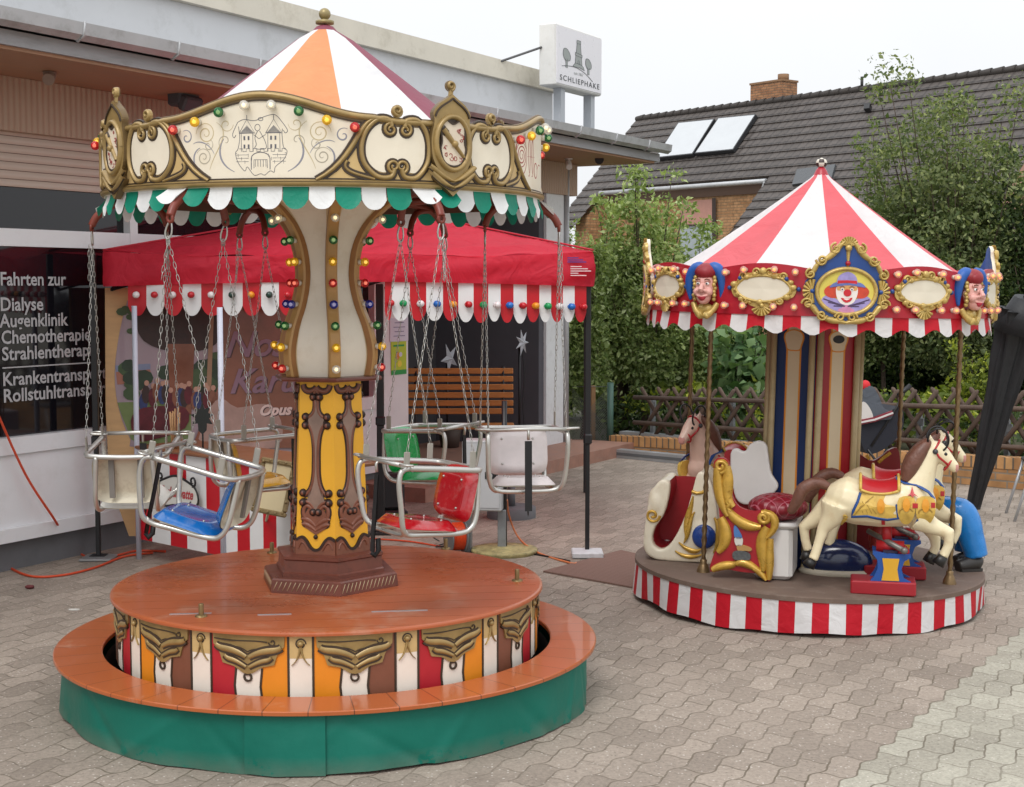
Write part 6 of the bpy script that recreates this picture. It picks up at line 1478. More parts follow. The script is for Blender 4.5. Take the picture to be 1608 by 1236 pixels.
# --- cream sleigh
K4 = .00097
def crop4(px, py): return px, py
s0 = floor_pt(1053, 884); sl = thing('sleigh', 'cream scrolled sleigh with red lining and blue oval at the left of the small carousel', 'sleigh', s0, R(-14))
SX_ = lambda cx: (cx-250)*K4
SZ_ = lambda cy: (853-cy)*K4
ou = [(240, 395), (200, 385), (165, 415), (135, 480), (115, 560), (100, 680), (95, 760), (112, 815), (160, 845), (230, 853), (420, 853), (520, 853), (520, 600), (500, 470), (475, 380), (440, 335), (410, 335), (392, 370), (378, 430), (340, 570), (290, 690), (240, 765), (195, 788), (158, 768), (146, 720), (165, 655), (205, 600), (232, 520), (245, 440)]
ou = smooth_path(ou[:-0 or None], 2, True)
SLC = paint('sleigh_cream', 'e0d6c0', .35, .08, 5., coat=.25, dirt='c0a070', dirtamt=.35); SLG = paint('sleigh_gold', 'c99f42', .3, .22, 14., metal=.35, coat=.25, dirt='8a6420', dirtamt=.5)
for y0, y1 in ((-.035, .035), (.265, .32)):
    q = MB(); q.poly([(SX_(a), SZ_(b_)) for a, b_ in ou], lambda x, z, d: V((x, d, z)), y0, y1, 0); q.sphere((SX_(440), (y0+y1)/2, SZ_(700)), .12, 16, 10, 0, (1., .42, 1.1)); q.sphere((SX_(165), (y0+y1)/2, SZ_(520)), .06, 16, 10, 0, (.8, .8, 1.5)); organic(q, 'side_panel', [SLC], sl, .0075, 9)
inn = smooth_path([(238, 398), (246, 440), (234, 520), (206, 600), (166, 655), (147, 720), (158, 768), (195, 789), (240, 766), (290, 691), (340, 571), (378, 431)], 4); oute = smooth_path([(238, 396), (200, 386), (165, 416), (135, 481), (116, 560), (101, 680), (96, 760), (113, 814), (160, 844), (230, 852)], 4)
q = MB()
for pts, mi in ((inn, 0), (oute, 1)):
    ps = []
    for a, b_ in pts: ps += [(SX_(a), .018, SZ_(b_)), (SX_(a), .272, SZ_(b_))]
    q.add(ps, [(2*i, 2*i+1, 2*i+3, 2*i+2) for i in range(len(pts)-1)], mi, True)
q.build('lining', [paint('lining_red', '9c1520', .4, .12, coat=.1), SLC], sl)
q = MB(); q.poly([(SX_(a), SZ_(b_)) for a, b_ in [(150, 780), (140, 600), (180, 480), (240, 400), (300, 398), (390, 405), (420, 500), (420, 800)]], lambda x, z, d: V((x, d, z)), .258, .268, 0); q.build('inner_wall', MATS['lining_red'], sl)
sm_ = lambda x, z, d: V((SX_(x), -.033-d-.02*max(0, 1-((x-440)/130)**2-((z-700)/140)**2)-.012*max(0, 1-((x-165)/60)**2-((z-520)/90)**2), SZ_(z))); q = MB()
def gs(pts, w, h=.012, mi=0): q.stroke([(a, b_) for a, b_ in pts], sm_, [w_/K4 for w_ in (w if isinstance(w, list) else [w]*len(pts))], h, mi, 0, True)
wv_ = lambda a: [a*(.25+.75*sin(pi*i/12)) for i in range(13)]
gs(spiral(150, 590, 42, 8, 0, 1.4, 20), .016); gs(bez((300, 740), (350, 790), (400, 800), (430, 770)), wv_(.03)); gs(bez((280, 790), (330, 830), (390, 830), (440, 800)), wv_(.026)); gs(bez((340, 700), (330, 620), (370, 560), (380, 470)), wv_(.034)); gs(bez((390, 560), (350, 620), (360, 700), (330, 740)), wv_(.03)); gs([(372, 445), (400, 455), (430, 450), (465, 430)], .02)
gs(bez((500, 590), (545, 640), (540, 740), (500, 790)), wv_(.04)); q.build('scrollwork', SLG, sl)
q = MB(); q.sphere((SX_(445), -.045, SZ_(700)), .066, 18, 12, 0, (1, .35, 1.04)); q.build('oval_boss', paint('boss_blue', '1d3f86', .25, .1, coat=.4), sl)
# --- gold scroll seat
t0 = floor_pt(1165, 912); ts = thing('scroll_seat', 'gold and red scroll-armed seat with white back and quilted red cushion', 'seat', t0, R(-16))
TX = lambda cx: (cx-640)*K4
TZ = lambda cy: (935-cy)*K4
tm = lambda x, z, d: V((TX(x), -d, TZ(z)))
side = smooth_path([(482, 300), (520, 276), (560, 298), (570, 380), (582, 480), (622, 540), (700, 560), (770, 550), (815, 585), (816, 640), (782, 720), (786, 830), (802, 900), (792, 932), (768, 932), (740, 900), (640, 893), (560, 885), (468, 900), (488, 800), (520, 740), (516, 600), (500, 480), (488, 390)], 3, True)
q = MB()
for y in (0., -.40): q.poly(side, lambda x, z, d, y=y: V((TX(x), -(d+y), TZ(z))), -.03, 0, 0)
q.build('side_panel', paint('seat_red', '9e1420', .4, .12, coat=.15), ts)
q = MB()
def tg(pts, w, h=.022): q.stroke(pts, tm, [1.3*w_/K4 for w_ in (w if isinstance(w, list) else [w]*len(pts))], h, 0, 0, True)
wv2 = lambda a: [a*(.35+.65*sin(pi*min(1, .15+i/12*.8))) for i in range(13)]
tg(spiral(520, 322, 36, 8, pi/2, -1.4, 22), .02); tg(bez((550, 320), (575, 430), (520, 470), (590, 540)), wv2(.05)); tg(bez((500, 330), (505, 430), (515, 520), (560, 590)), wv2(.045)); tg(bez((560, 560), (620, 640), (690, 650), (740, 640)), wv2(.045)); tg(spiral(752, 592, 34, 8, -pi/2, 1.4, 22), .022)
tg(bez((740, 565), (830, 560), (830, 650), (770, 700)), wv2(.035)); tg(bez((775, 640), (720, 720), (760, 800), (752, 880)), wv2(.05)); tg(bez((790, 700), (775, 800), (790, 860), (785, 925)), wv2(.04)); tg(bez((520, 600), (560, 680), (560, 740), (510, 790)), wv2(.05)); tg(bez((480, 890), (540, 850), (590, 870), (610, 840)), wv2(.036)); tg(bez((610, 850), (640, 830), (680, 850), (740, 885)), wv2(.036)); tg(bez((700, 870), (730, 880), (750, 900), (770, 930)), wv2(.03))
for i in range(5): tg(bez((560+5*i, 380+34*i), (540+5*i, 400+34*i), (530+4*i, 430+30*i), (556+6*i, 440+30*i)), wv2(.024))
q.build('gilt_scroll', SLG, ts)
q = MB(); rl = lambda pts, d0, d1, mi: q.plate(pts, tm, d0, d1, mi)
rl(smooth_path([(595, 645), (612, 650), (640, 705), (600, 705)], 3, True), 0, .012, 0); rl(smooth_path([(602, 705), (640, 705), (640, 745), (612, 750), (600, 730)], 3, True), 0, .012, 1); rl(smooth_path([(612, 745), (650, 745), (690, 760), (685, 775), (650, 775), (620, 780)], 3, True), 0, .012, 2); rl(smooth_path([(592, 785), (640, 775), (680, 790), (680, 822), (600, 825)], 3, True), 0, .014, 3)
q.build('gnome_relief', [paint('relief_blue', '4a76b0', .5), paint('relief_white', 'd0ccc4', .5), paint('relief_tan', 'b08850', .5), paint('relief_grey', '5a5c5c', .7, .5, 60.)], ts)
WS = paint('seat_white', 'd9d6d2', .4, .05, 5., coat=.1)
q = MB(); bk = smooth_path([(545, 300), (580, 265), (625, 285), (650, 245), (700, 218), (745, 236), (758, 300), (775, 400), (815, 480), (710, 575), (600, 575), (560, 480)], 3, True)
q.poly(bk, lambda x, z, d: V((TX(x-25), .36-d, TZ(z))), -.045, 0, 0); organic(q, 'seat_back', [WS], ts, .0075, 8); q = MB()
q.bbox((TX(800), .2, TZ(790)), (.2, .32, .28), .02); q.bbox((TX(790), .2, TZ(638)), (.27, .35, .03), .012)
q.build('seat_box', WS, ts)
m, t, b = newmat('quilted_red'); tc = t.n('TexCoord'); s_ = t.n('SeparateXYZ'); t.l(tc.outputs['Object'], s_.inputs[0])
d1 = t.math('ABSOLUTE', t.math('SUBTRACT', t.math('FRACT', t.math('MULTIPLY', t.math('ADD', s_.outputs[0], s_.outputs[1]), 14.)), .5)); d2 = t.math('ABSOLUTE', t.math('SUBTRACT', t.math('FRACT', t.math('MULTIPLY', t.math('SUBTRACT', s_.outputs[0], s_.outputs[1]), 14.)), .5))
mn = t.math('MINIMUM', d1, d2); ln = t.math('LESS_THAN', mn, .03); t.l(t.mix(t.math('MULTIPLY', ln, .7), lin('7c1424'), lin('b86a78')), b.inputs['Base Color']); b.inputs['Roughness'].default_value = .35
bp = t.n('Bump', i_Strength=.8, i_Distance=.02); t.l(mn, bp.inputs['Height']); t.l(bp.outputs[0], b.inputs['Normal'])
q = MB(); q.sphere((TX(812), .15, TZ(552)), .158, 24, 14, 0, (1, .95, .46)); q.build('cushion', m, ts)
# --- dark blue tub, red chariot back
p = floor_pt(1314, 899); tb_ = thing('ride_tub', 'low dark blue glossy tub with cream rim under the horse tail', 'tub', p, R(-12))
q = MB(); q.sphere((0, 0, .07), .19, 24, 12, 0, (1, .5, .62)); q.build('shell', paint('tub_blue', '16264f', .2, .15, coat=.5), tb_)
q = MB(); q.lathe([(.14, .0), (.2, .0), (.205, .018), (.19, .03), (.15, .03)], 32); rm = q.build('rim', paint('tub_rim', 'cfc6b2', .4, .1), tb_); rm.scale = (1, .52, 1)
p = PM @ polar(.62, R(143), .2035); rb_ = thing('red_chariot', 'dark red chariot with wavy-topped back panel behind the centre column', 'chariot', p, R(-8))
q = MB(); zt3 = .58
q.poly(smooth_path([(-.14, .0), (-.16, .3), (-.15, zt3-.02), (-.1, zt3+.005), (-.05, zt3-.03), (0, zt3-.05), (.05, zt3-.02), (.1, zt3+.02), (.15, zt3+.0), (.16, .3), (.14, 0)], 3, True), flat(), -.02, .02, 0); q.bbox((0, .16, .2), (.3, .3, .05), .01); q.bbox((0, .16, .09), (.26, .26, .18), .01)
q.build('chariot_back', paint('chariot_red', '7c1a20', .35, .15, coat=.2), rb_)
q = MB(); q.stroke([(.03, zt3-.06), (.06, zt3-.03), (.10, zt3-.0)], flat(), .02, .01, 0, .02); q.stroke([(-.02, zt3-.04), (-.04, zt3-.015)], flat(), .02, .01, 0, .02); q.build('trim', SLG, rb_)
# --- bent figure in blue trousers
p = floor_pt(1524, 889); fg = thing('trouser_figure', 'bent ride figure in glossy blue trousers and dark shoes behind the horses', 'ride figure', p, R(-12))
q = MB(); q.tube(smooth_path([(.03, 0, .075), (.02, 0, .12), (-.005, 0, .2), (-.025, .0, .28), (-.06, 0, .325), (-.12, .02, .32), (-.2, .06, .31)], 3), [.062, .064, .064, .066, .068, .07, .072, .074, .074, .074, .074, .075, .076, .078, .08, .082, .084, .086, .09], 16)
q.tube(smooth_path([(-.02, .16, .075), (-.03, .16, .2), (-.07, .15, .3), (-.14, .13, .32), (-.2, .09, .31)], 3), [.055]*6+[.07]*7, 14); q.sphere((-.22, .08, .31), .115, 16, 10)
organic(q, 'trousers', [paint('trouser_blue', '1c7cc8', .28, .12, 7., coat=.35, bump=.5, bscale=14)], fg, .009, 4)
q = MB()
for y in (0, .16): q.tube(smooth_path([(.05, y-.0, .035), (.02, y-.01, .045), (-.03, y-.035, .035), (-.075, y-.06, .026)], 3), [.036, .04, .044, .044, .043, .042, .04, .038, .036, .03], 12); q.box((-.01, y-.025, .008), (.13, .07, .016), 0, M.Rotation(.5, 3, 'Z'))
q.build('shoe', paint('shoe_dark', '2d2a28', .4, .2), fg)
q = MB(); q.tube([(-.24, .08, .32), (-.36, .1, .33), (-.46, .12, .34)], [.1, .11, .09], 16); q.tube([(-.44, .04, .32), (-.5, .02, .2), (-.52, -.02, .1)], [.04, .035, .03], 10); q.tube([(-.44, .2, .32), (-.5, .22, .2), (-.52, .2, .1)], [.04, .035, .03], 10); q.sphere((-.56, .12, .35), .085, 14, 10); organic(q, 'torso', [paint('figure_shirt', 'a8322c', .5, .1)], fg, .01, 3)
# ============================================================ greenery
def leaf_mat(name, c1, c2, c3=None, tr=.35):
    m, t, b = newmat(name); g_ = t.n('NewGeometry'); cr = t.n('ValToRGB'); e = cr.color_ramp.elements
    e[0].color = lin(c1); e[1].color = lin(c2); e[0].position = .15; e[1].position = .85
    if c3: k = e.new(.97); k.color = lin(c3)
    t.l(g_.outputs['Random Per Island'], cr.inputs[0]); t.l(cr.outputs[0], b.inputs['Base Color']); b.inputs['Roughness'].default_value = .55; b.inputs['Specular IOR Level'].default_value = .3
    tl = t.n('BsdfTranslucent'); sc_ = t.n('VectorMath', operation='MULTIPLY'); sc_.inputs[1].default_value = (1.15, 1.25, .6); t.l(cr.outputs[0], sc_.inputs[0]); t.l(sc_.outputs[0], tl.inputs[0])
    ms = t.n('MixShader'); ms.inputs[0].default_value = tr; t.l(b.outputs[0], ms.inputs[1]); t.l(tl.outputs[0], ms.inputs[2]); t.l(ms.outputs[0], m.node_tree.nodes['Material Output'].inputs[0])
    return m
BARK = paint('bark', '4a3d33', .9, .3, 12., bump=.5)
def leaf_mesh(name, pos, size, mat_, parent, droop=.3, ax=None, var=.35, width=.5):
    """every position gets a folded, pointed leaf of four faces"""
    n = len(pos); d = rng.normal(size=(n, 3)); d[:, 2] -= droop
    if ax is not None: d = d*.7+ax
    d /= np.linalg.norm(d, axis=1)[:, None]
    r = rng.normal(size=(n, 3)); s = np.cross(d, r); s /= np.linalg.norm(s, axis=1)[:, None]; nn = np.cross(d, s)
    L = size*(1+var*rng.normal(size=n)).clip(.4, 1.8)[:, None]; w = L*width*.5
    A = pos; B1 = pos+d*L*.45+s*w+nn*w*.35; B2 = pos+d*L*.45-s*w+nn*w*.35; Mid = pos+d*L*.5; C = pos+d*L-nn*w*.3
    v = np.stack([A, B1, C, B2, Mid], 1).reshape(-1, 3); o = np.arange(n)*5
    f = np.concatenate([np.stack([o, o+1, o+4], 1), np.stack([o+1, o+2, o+4], 1), np.stack([o+2, o+3, o+4], 1), np.stack([o+3, o, o+4], 1)])
    me = bpy.data.meshes.new(name); me.vertices.add(len(v)); me.vertices.foreach_set('co', v.ravel()); me.loops.add(f.size); me.loops.foreach_set('vertex_index', f.ravel().astype(np.int32))
    me.polygons.add(len(f)); me.polygons.foreach_set('loop_start', (np.arange(len(f))*3).astype(np.int32)); me.polygons.foreach_set('loop_total', np.full(len(f), 3, np.int32)); me.update(); me.validate()
    me.materials.append(mat_); ob = bpy.data.objects.new(name, me); COL.objects.link(ob); ob.parent = parent; return ob
def cloud(c, rad, n, p=.45):
    d = rng.normal(size=(n, 3)); d /= np.linalg.norm(d, axis=1)[:, None]; r = rng.random(n)**p
    return np.array(c)+d*r[:, None]*np.array(rad)
def plant(name, label, cat, base, spread, height, z0, nshoot, perleaf, size, mat_, clump=.3, upright=.6, trunkr=.05, group=None, droop=.2, width=.5, seedw=1.):
    """shrub or tree: limbs rise from the foot, each limb carries clumps of leaves"""
    th = thing(name, label, cat, base, 0, group); pos = []; q = MB()
    q.tube([(0, 0, -.05), (.03, .02, z0*.5), (0, 0, z0+.05)], [trunkr, trunkr*.85, trunkr*.75], 8)
    for i in range(nshoot):
        a = rng.uniform(0, 2*pi); rr = rng.random()**.6; h = z0+(height-z0)*(rng.uniform(.35, 1.)*(1-.35*rr) if rng.random() < .75 else rng.uniform(.7, 1.05))
        end = np.array([spread[0]*rr*cos(a), spread[1]*rr*sin(a), h]); mid = np.array([end[0]*.6, end[1]*.6, z0+(h-z0)*.45])
        pts = bez((0, 0, z0), tuple(mid*[.5, .5, .8]), tuple(mid), tuple(end), 7); q.tube(pts, [max(.004, trunkr*.45*(1-.9*k/7)) for k in range(8)], 5)
        P3 = np.array(pts)
        for k in range(2, 8):
            f_ = k/7; cl = clump*(1.15-.75*f_*upright)*rng.uniform(.6, 1.25); nl = int(perleaf*(1.1-.5*f_)*rng.uniform(.5, 1.3))
            pos.append(cloud(P3[k]+rng.normal(size=3)*clump*.25, (cl, cl, cl*.8), nl))
    q.build('trunk', BARK, th)
    pos = np.concatenate(pos); pos = pos[pos[:, 2] > .05]
    leaf_mesh('crown', pos, size, mat_, th, droop, width=width); return th
L_BRIGHT = leaf_mat('leaf_bright', '72864e', 'abba7a', 'c8d4a2'); L_MID = leaf_mat('leaf_mid', '566640', '868f62', 'a4ac74'); L_DARK = leaf_mat('leaf_dark', '2c3d24', '4c5e34', '6f7f48'); L_BIG = leaf_mat('leaf_broad', '4f6e46', '84a070', 'a4bc8c'); L_YEL = leaf_mat('leaf_yellow', '5c6b2c', '8f9a3f', 'bcc050'); L_GREY = leaf_mat('leaf_grey', '56663f', '7c8a58', '9aa070')
def at(px, Y): p = PY(px, 618, Y); return (p.x, p.y, 0)
def zat(py, Y): return PY(804, py, Y).z
# hedge bushes along the back (dark), each its own bush
for i, (px, Y, top) in enumerate([(872, 19.2, 470), (935, 18.6, 420), (1010, 19.0, 410), (1085, 18.8, 430), (1160, 19.2, 440), (1235, 18.7, 470), (1310, 19.2, 450), (1385, 18.6, 460), (1460, 19.0, 440), (1535, 18.6, 430), (1610, 18.2, 400), (1690, 18.2, 420)]):
    plant('hedge_bush', ['dark green bush at the garden fence behind the gazebo leg', 'dark bush left behind the pale upright shrub', 'dark bush in the middle behind the pale upright shrub', 'dark bush below the brick house window', 'dark bush behind the broad-leaved shrub', 'dark bush behind the centre column of the small carousel', 'dark bush between centre column and rear brass pole', 'dark bush behind the pushchair', 'dark bush below the tall airy tree', 'dark bush behind the black parasol', 'dark bush at the right edge behind the brick wall', 'dark bush beyond the right edge of the brick wall'][i], 'bush', at(px, Y), (.62, .5), zat(top, Y), .25, 17, 110, .066, L_DARK, .34, .3, .05, 'dark bushes along the garden fence')
plant('upright_shrub', 'pale green shrub with tall upright shoots behind the fence at the end of the shop', 'shrub', at(915, 16.6), (.4, .4), zat(365, 16.6), .4, 40, 150, .058, L_BRIGHT, .2, .4, .04)
plant('upright_shrub', 'tallest pale green shrub with shoots reaching the brick house roof', 'shrub', at(1010, 16.9), (.62, .45), zat(278, 16.9), .6, 72, 165, .058, L_BRIGHT, .22, .4, .05)
plant('upright_shrub', 'lower pale green shrub in front of the brick house window', 'shrub', at(1095, 17.2), (.4, .4), zat(368, 17.2), .5, 36, 130, .058, L_BRIGHT, .2, .45, .04)
plant('broad_leaved_shrub', 'shrub with large round pale leaves left of the carousel column', 'shrub', at(1170, 16.2), (.42, .35), zat(512, 16.2), .25, 22, 16, .135, L_BIG, .2, .3, .03, droop=.5, width=.85)
plant('garden_tree', 'dark low tree with drooping branches over the wire fence', 'tree', at(975, 17.4), (.75, .5), zat(455, 17.4), .85, 24, 70, .062, L_MID, .26, .3, .09, droop=.6)
# tall airy tree on the right
plant('airy_tree', 'tall airy tree with thin shoots in front of the tiled roof at the right', 'tree', at(1500, 17.0), (1.15, .8), zat(140, 17.0), .8, 84, 220, .055, L_MID, .33, .35, .06)
plant('airy_tree', 'slimmer tree with wispy grey-green shoots left of the tall airy tree', 'tree', at(1385, 17.8), (.7, .5), zat(225, 17.8), .8, 40, 100, .054, L_GREY, .26, .5, .035)
plant('airy_tree', 'dark leafy tree cut by the right edge of the picture', 'tree', at(1640, 16.6), (.8, .6), zat(210, 16.6), .7, 44, 140, .06, L_DARK, .3, .35, .08)
plant('ivy_bush', 'yellow-green ivy bush behind the lattice fence right of the rear pole', 'bush', at(1530, 15.2), (.22, .2), zat(545, 15.2), .2, 12, 60, .055, L_YEL, .17, .3, .03)
# low yellow-green plants and ground cover just behind the fence
pos = []
for i in range(34):
    px = rng.uniform(965, 1680); Y = 15.9-1.9*(px-965)/640+rng.uniform(.15, .9); p = PY(px, 618, Y); pos.append(cloud((p.x, p.y, rng.uniform(.15, .62)), (.17, .15, .13), 50))
gc = leaf_mesh('ground_cover', np.concatenate(pos), .085, L_YEL, None, .1, width=.6); tag(gc, 'low yellow-green plants growing behind the lattice fence', 'ground cover', kind='stuff')
pos = []
for i in range(90):
    px = rng.uniform(940, 1700); Y = 16.1-1.9*(px-965)/640+rng.uniform(.1, 1.6); p = PY(px, 618, Y); pos.append(cloud((p.x, p.y, rng.uniform(.1, .5)), (.25, .2, .2), 60))
gc = leaf_mesh('undergrowth', np.concatenate(pos), .08, L_DARK, None, .1); tag(gc, 'dark leafy undergrowth behind the lattice fence', 'undergrowth', kind='stuff')
wa, wb = PZ(958, 709), PZ(1575, 767.5); wd = (wb-wa).normalized(); wn = V((wd.y, -wd.x, 0)); WL = 9.0
q = MB(); q.add([(wa-wn*.14-wd*2.), (wa-wn*.14+wd*14), (wa-wn*.14+wd*14+V((2, 60, 0))), (wa-wn*.14-wd*2+V((-6, 60, 0)))], [(0, 1, 2, 3)]); gb = q.build('garden_soil', paint('soil', '4a4a33', .95, .3, 4., bump=.5)); gb.location.z = .004; tag(gb, kind='structure')
# ============================================================ brick garden wall
def brick_mat(name, c1, c2, mort, bw, rh, scale=1., ms=.008, off=.5):
    m, t, b = newmat(name); tc = t.n('TexCoord'); sp_ = t.n('SeparateXYZ'); t.l(tc.outputs['Object'], sp_.inputs[0]); cb_ = t.n('CombineXYZ'); t.l(t.math('ADD', sp_.outputs[0], sp_.outputs[1]), cb_.inputs[0]); t.l(sp_.outputs[2], cb_.inputs[1])
    br_ = t.n('TexBrick', offset=off, i_Scale=1.)
    for k, v_ in {'Mortar Size': ms, 'Mortar Smooth': .2, 'Bias': 0., 'Brick Width': bw, 'Row Height': rh}.items(): br_.inputs[k].default_value = v_
    br_.inputs['Color1'].default_value = lin(c1); br_.inputs['Color2'].default_value = lin(c2); br_.inputs['Mortar'].default_value = lin(mort); t.l(cb_.outputs[0], br_.inputs['Vector'])
    no_ = t.n('TexNoise', i_Scale=7., i_Detail=6.); t.l(tc.outputs['Object'], no_.inputs['Vector']); mr = t.n('MapRange'); mr.inputs[1].default_value = .3; mr.inputs[2].default_value = .7; mr.inputs[3].default_value = .7; mr.inputs[4].default_value = 1.15; t.l(no_.outputs[0], mr.inputs[0])
    v_ = t.n('VectorMath', operation='SCALE'); t.l(br_.outputs[0], v_.inputs[0]); t.l(mr.outputs[0], v_.inputs['Scale']); t.l(v_.outputs[0], b.inputs['Base Color']); b.inputs['Roughness'].default_value = .85
    bp_ = t.n('Bump', i_Strength=.7, i_Distance=.008, invert=True); t.l(br_.outputs['Fac'], bp_.inputs['Height']); t.l(bp_.outputs[0], b.inputs['Normal']); return m
gw = thing('garden_wall', 'low yellow-brown brick wall with an upright top course below the lattice fence', 'wall', wa, atan2(wd.y, wd.x))
def hwall(x): return .17+(.335-.17)*min(1.3, max(0, x/4.6))
def slopebox(q, x0, x1, y0, y1, zb0, zb1, zt0, zt1, mi=0):
    q.add([(x0, y0, zb0), (x1, y0, zb1), (x1, y1, zb1), (x0, y1, zb0), (x0, y0, zt0), (x1, y0, zt1), (x1, y1, zt1), (x0, y1, zt0)], [(3, 2, 1, 0), (4, 5, 6, 7), (0, 1, 5, 4), (2, 3, 7, 6), (1, 2, 6, 5), (3, 0, 4, 7)], mi)
q = MB(); slopebox(q, 0, WL, 0, .13, -.02, -.02, hwall(0)-.1, hwall(WL)-.1); q.build('brick_courses', brick_mat('wall_brick', 'b98c5c', '9c6f48', '8d7f6e', .21, .067), gw)
q = MB(); slopebox(q, -.01, WL, -.006, .136, hwall(0)-.099, hwall(WL)-.099, hwall(0), hwall(WL)); q.build('top_course', brick_mat('cap_brick', 'c99a66', 'b08052', '6f6252', .075, 3., ms=.009, off=0.), gw)
# lattice fence on the wall
lf_ = thing('lattice_fence', 'weathered brown wooden lattice fence on grey posts behind the brick wall', 'fence', wa-wn*.2, atan2(wd.y, wd.x))
FW = paint('fence_wood', '5d4d43', .85, .25, 9., stretch=(1, 1, 1), bump=.3); ht0, ht1 = .64, .85
htop = lambda x: ht0+(ht1-ht0)*min(1.3, x/4.6)
q = MB(); n_ = int(WL/.19)
for i in range(-2, n_):
    for s_, y in ((1, -.02), (-1, .02)):
        x0 = .25+i*.19+rng.uniform(-.015, .015); H = htop(max(0, x0))-.02; zb = .17; dx = (H-zb+.06)*.72
        a, b_ = (x0, x0+dx) if s_ > 0 else (x0+dx, x0)
        if a < .2 or b_ < .2: continue
        d_ = V((b_-a, 0, H+.05-zb)); q.tube([(a, y, zb), (a+d_.x*.97, y, zb+d_.z*.97), (a+d_.x, y, zb+d_.z)], [.023, .023, .008], 7, up=(0, 1, 0), flat=.7)
q.build('lattice', FW, lf_)
for f_, yv in ((.86, -.055), (.30, -.055)):
    q = MB(); q.tube([(.2, yv, .17+(htop(0)-.17)*f_), (WL, yv, .17+(htop(WL)-.17)*f_)], .024, 7); q.build('rail', FW, lf_)
for px in (998, 1124, 1270, 1420, 1560):
    p = plane_hit(px, 650, wa, wn); x = (p-wa).dot(wd); q = MB(); q.bbox((x, .105, .33), (.045, .045, .5), .004); q.box((x+.03, .08, .5), (.05, .02, .07)); q.build('fence_post', GAL, lf_)
# wire fence at the left of it
pw = PZ(958, 707); pv = PZ(898, 708); wf = thing('wire_fence', 'wire mesh fence with a green and a wooden post beside the shop', 'fence', pv, atan2((pw-pv).y, (pw-pv).x)); wl = (pw-pv).length
q = MB(); H = .68; n_ = 16
for i in range(-8, n_+8):
    for s_ in (1, -1):
        x0 = i*wl/n_; x1 = x0+s_*H*.9; z0, z1 = 0, H
        if x0 < 0 and x1 <= 0 or x0 > wl and x1 >= wl: continue
        def clip(x0, z0, x1, z1):
            pts = []
            for xx_, zz_, ox, oz in ((x0, z0, x1, z1), (x1, z1, x0, z0)):
                if xx_ < 0: k = (0-xx_)/(ox-xx_); xx_, zz_ = 0, zz_+k*(oz-zz_)
                if xx_ > wl: k = (wl-xx_)/(ox-xx_); xx_, zz_ = wl, zz_+k*(oz-zz_)
                pts.append((xx_, 0, zz_))
            return pts
        q.tube(clip(x0, z0, x1, z1), .003, 4)
q.tube([(0, 0, H), (wl, 0, H)], .004, 4); q.build('wire_mesh', paint('wire_grey', '6a6d68', .5, .1, metal=.4), wf)
q = MB(); q.tube([(wl, .0, 0), (wl, 0, .72)], .035, 10); q.build('fence_post', paint('post_green', '4b6b60', .5, .15), wf)
q = MB(); q.bbox((wl*.56, .03, .34), (.05, .05, .7), .006); q.build('fence_post', paint('post_wood', '8a6c4a', .8, .2, 12.), wf)
# steel beams lying in front of the wall
def beam(p0, p1, w_, h_, z, label):
    d_ = (p1-p0); L = d_.length; c = (p0+p1)/2; th = MB()
    th.box((0, 0, h_/2), (L, w_, h_)); th.box((0, -w_*.5-.002, h_*.5), (L, .003, h_*.35), 1); th.box((-L/2-.002, 0, h_/2), (.003, w_*.7, h_*.6), 1)
    o = th.build('steel_beam', [paint('beam_zinc', 'a3a7aa', .4, .15, 6., metal=.35), paint('beam_groove', '5f6366', .5, .1)], None, (c.x, c.y, z)); o.rotation_euler = (0, 0, atan2(d_.y, d_.x)); tag(o, label, 'beam', 'steel beams lying by the brick wall')
beam(PZ(950, 716), PZ(1240, 744), .11, .085, .001, 'nearer grey steel beam lying on the paving before the brick wall')
beam(PZ(978, 706), PZ(1225, 730), .12, .2, .001, 'taller grey steel beam lying close against the brick wall')
# ============================================================ brick house with tiled roof
R0 = PY(1000, 188, 58.); hv = V((.616, -.788, 0)); hw_h = V((-.788, -.616, 0)); Lh, Dh = 4.03, 4.14
sl_ = (hw_h*Lh+V((0, 0, -Dh))); LS = sl_.length; sdir = sl_.normalized(); hn = hv.cross(sdir); hn = hn if hn.z > 0 else -hn
HM = M(((hv.x, -sdir.x, hn.x, R0.x), (hv.y, -sdir.y, hn.y, R0.y), (hv.z, -sdir.z, hn.z, R0.z), (0, 0, 0, 1)))    # x along the ridge, y up the slope
hs_ = thing('brick_house', 'house with dark brown tiled roof and orange brick walls behind the garden', 'house', (R0.x, R0.y, 0), atan2(hv.y, hv.x))
HI = hs_.matrix_basis.copy(); HI = (M.Translation(V((R0.x, R0.y, 0))) @ M.Rotation(atan2(hv.y, hv.x), 4, 'Z')).inverted()
def RP(px, py): 
    p = plane_hit(px, py, R0, hn); d_ = p-R0; return d_.dot(hv), d_.dot(sdir)
m, t, b = newmat('roof_tiles'); tc = t.n('TexCoord'); s_ = t.n('SeparateXYZ'); t.l(tc.outputs['Object'], s_.inputs[0]); tw_, trh = .33, .40
fx = t.math('FRACT', t.math('DIVIDE', s_.outputs[0], tw_)); fy = t.math('FRACT', t.math('DIVIDE', s_.outputs[1], trh)); wv_x = t.math('SINE', t.math('MULTIPLY', fx, 2*pi))
wn_ = t.n('TexWhiteNoise', noise_dimensions='2D'); cbn = t.n('CombineXYZ'); t.l(t.math('FLOOR', t.math('DIVIDE', s_.outputs[0], tw_)), cbn.inputs[0]); t.l(t.math('FLOOR', t.math('DIVIDE', s_.outputs[1], trh)), cbn.inputs[1]); t.l(cbn.outputs[0], wn_.inputs['Vector'])
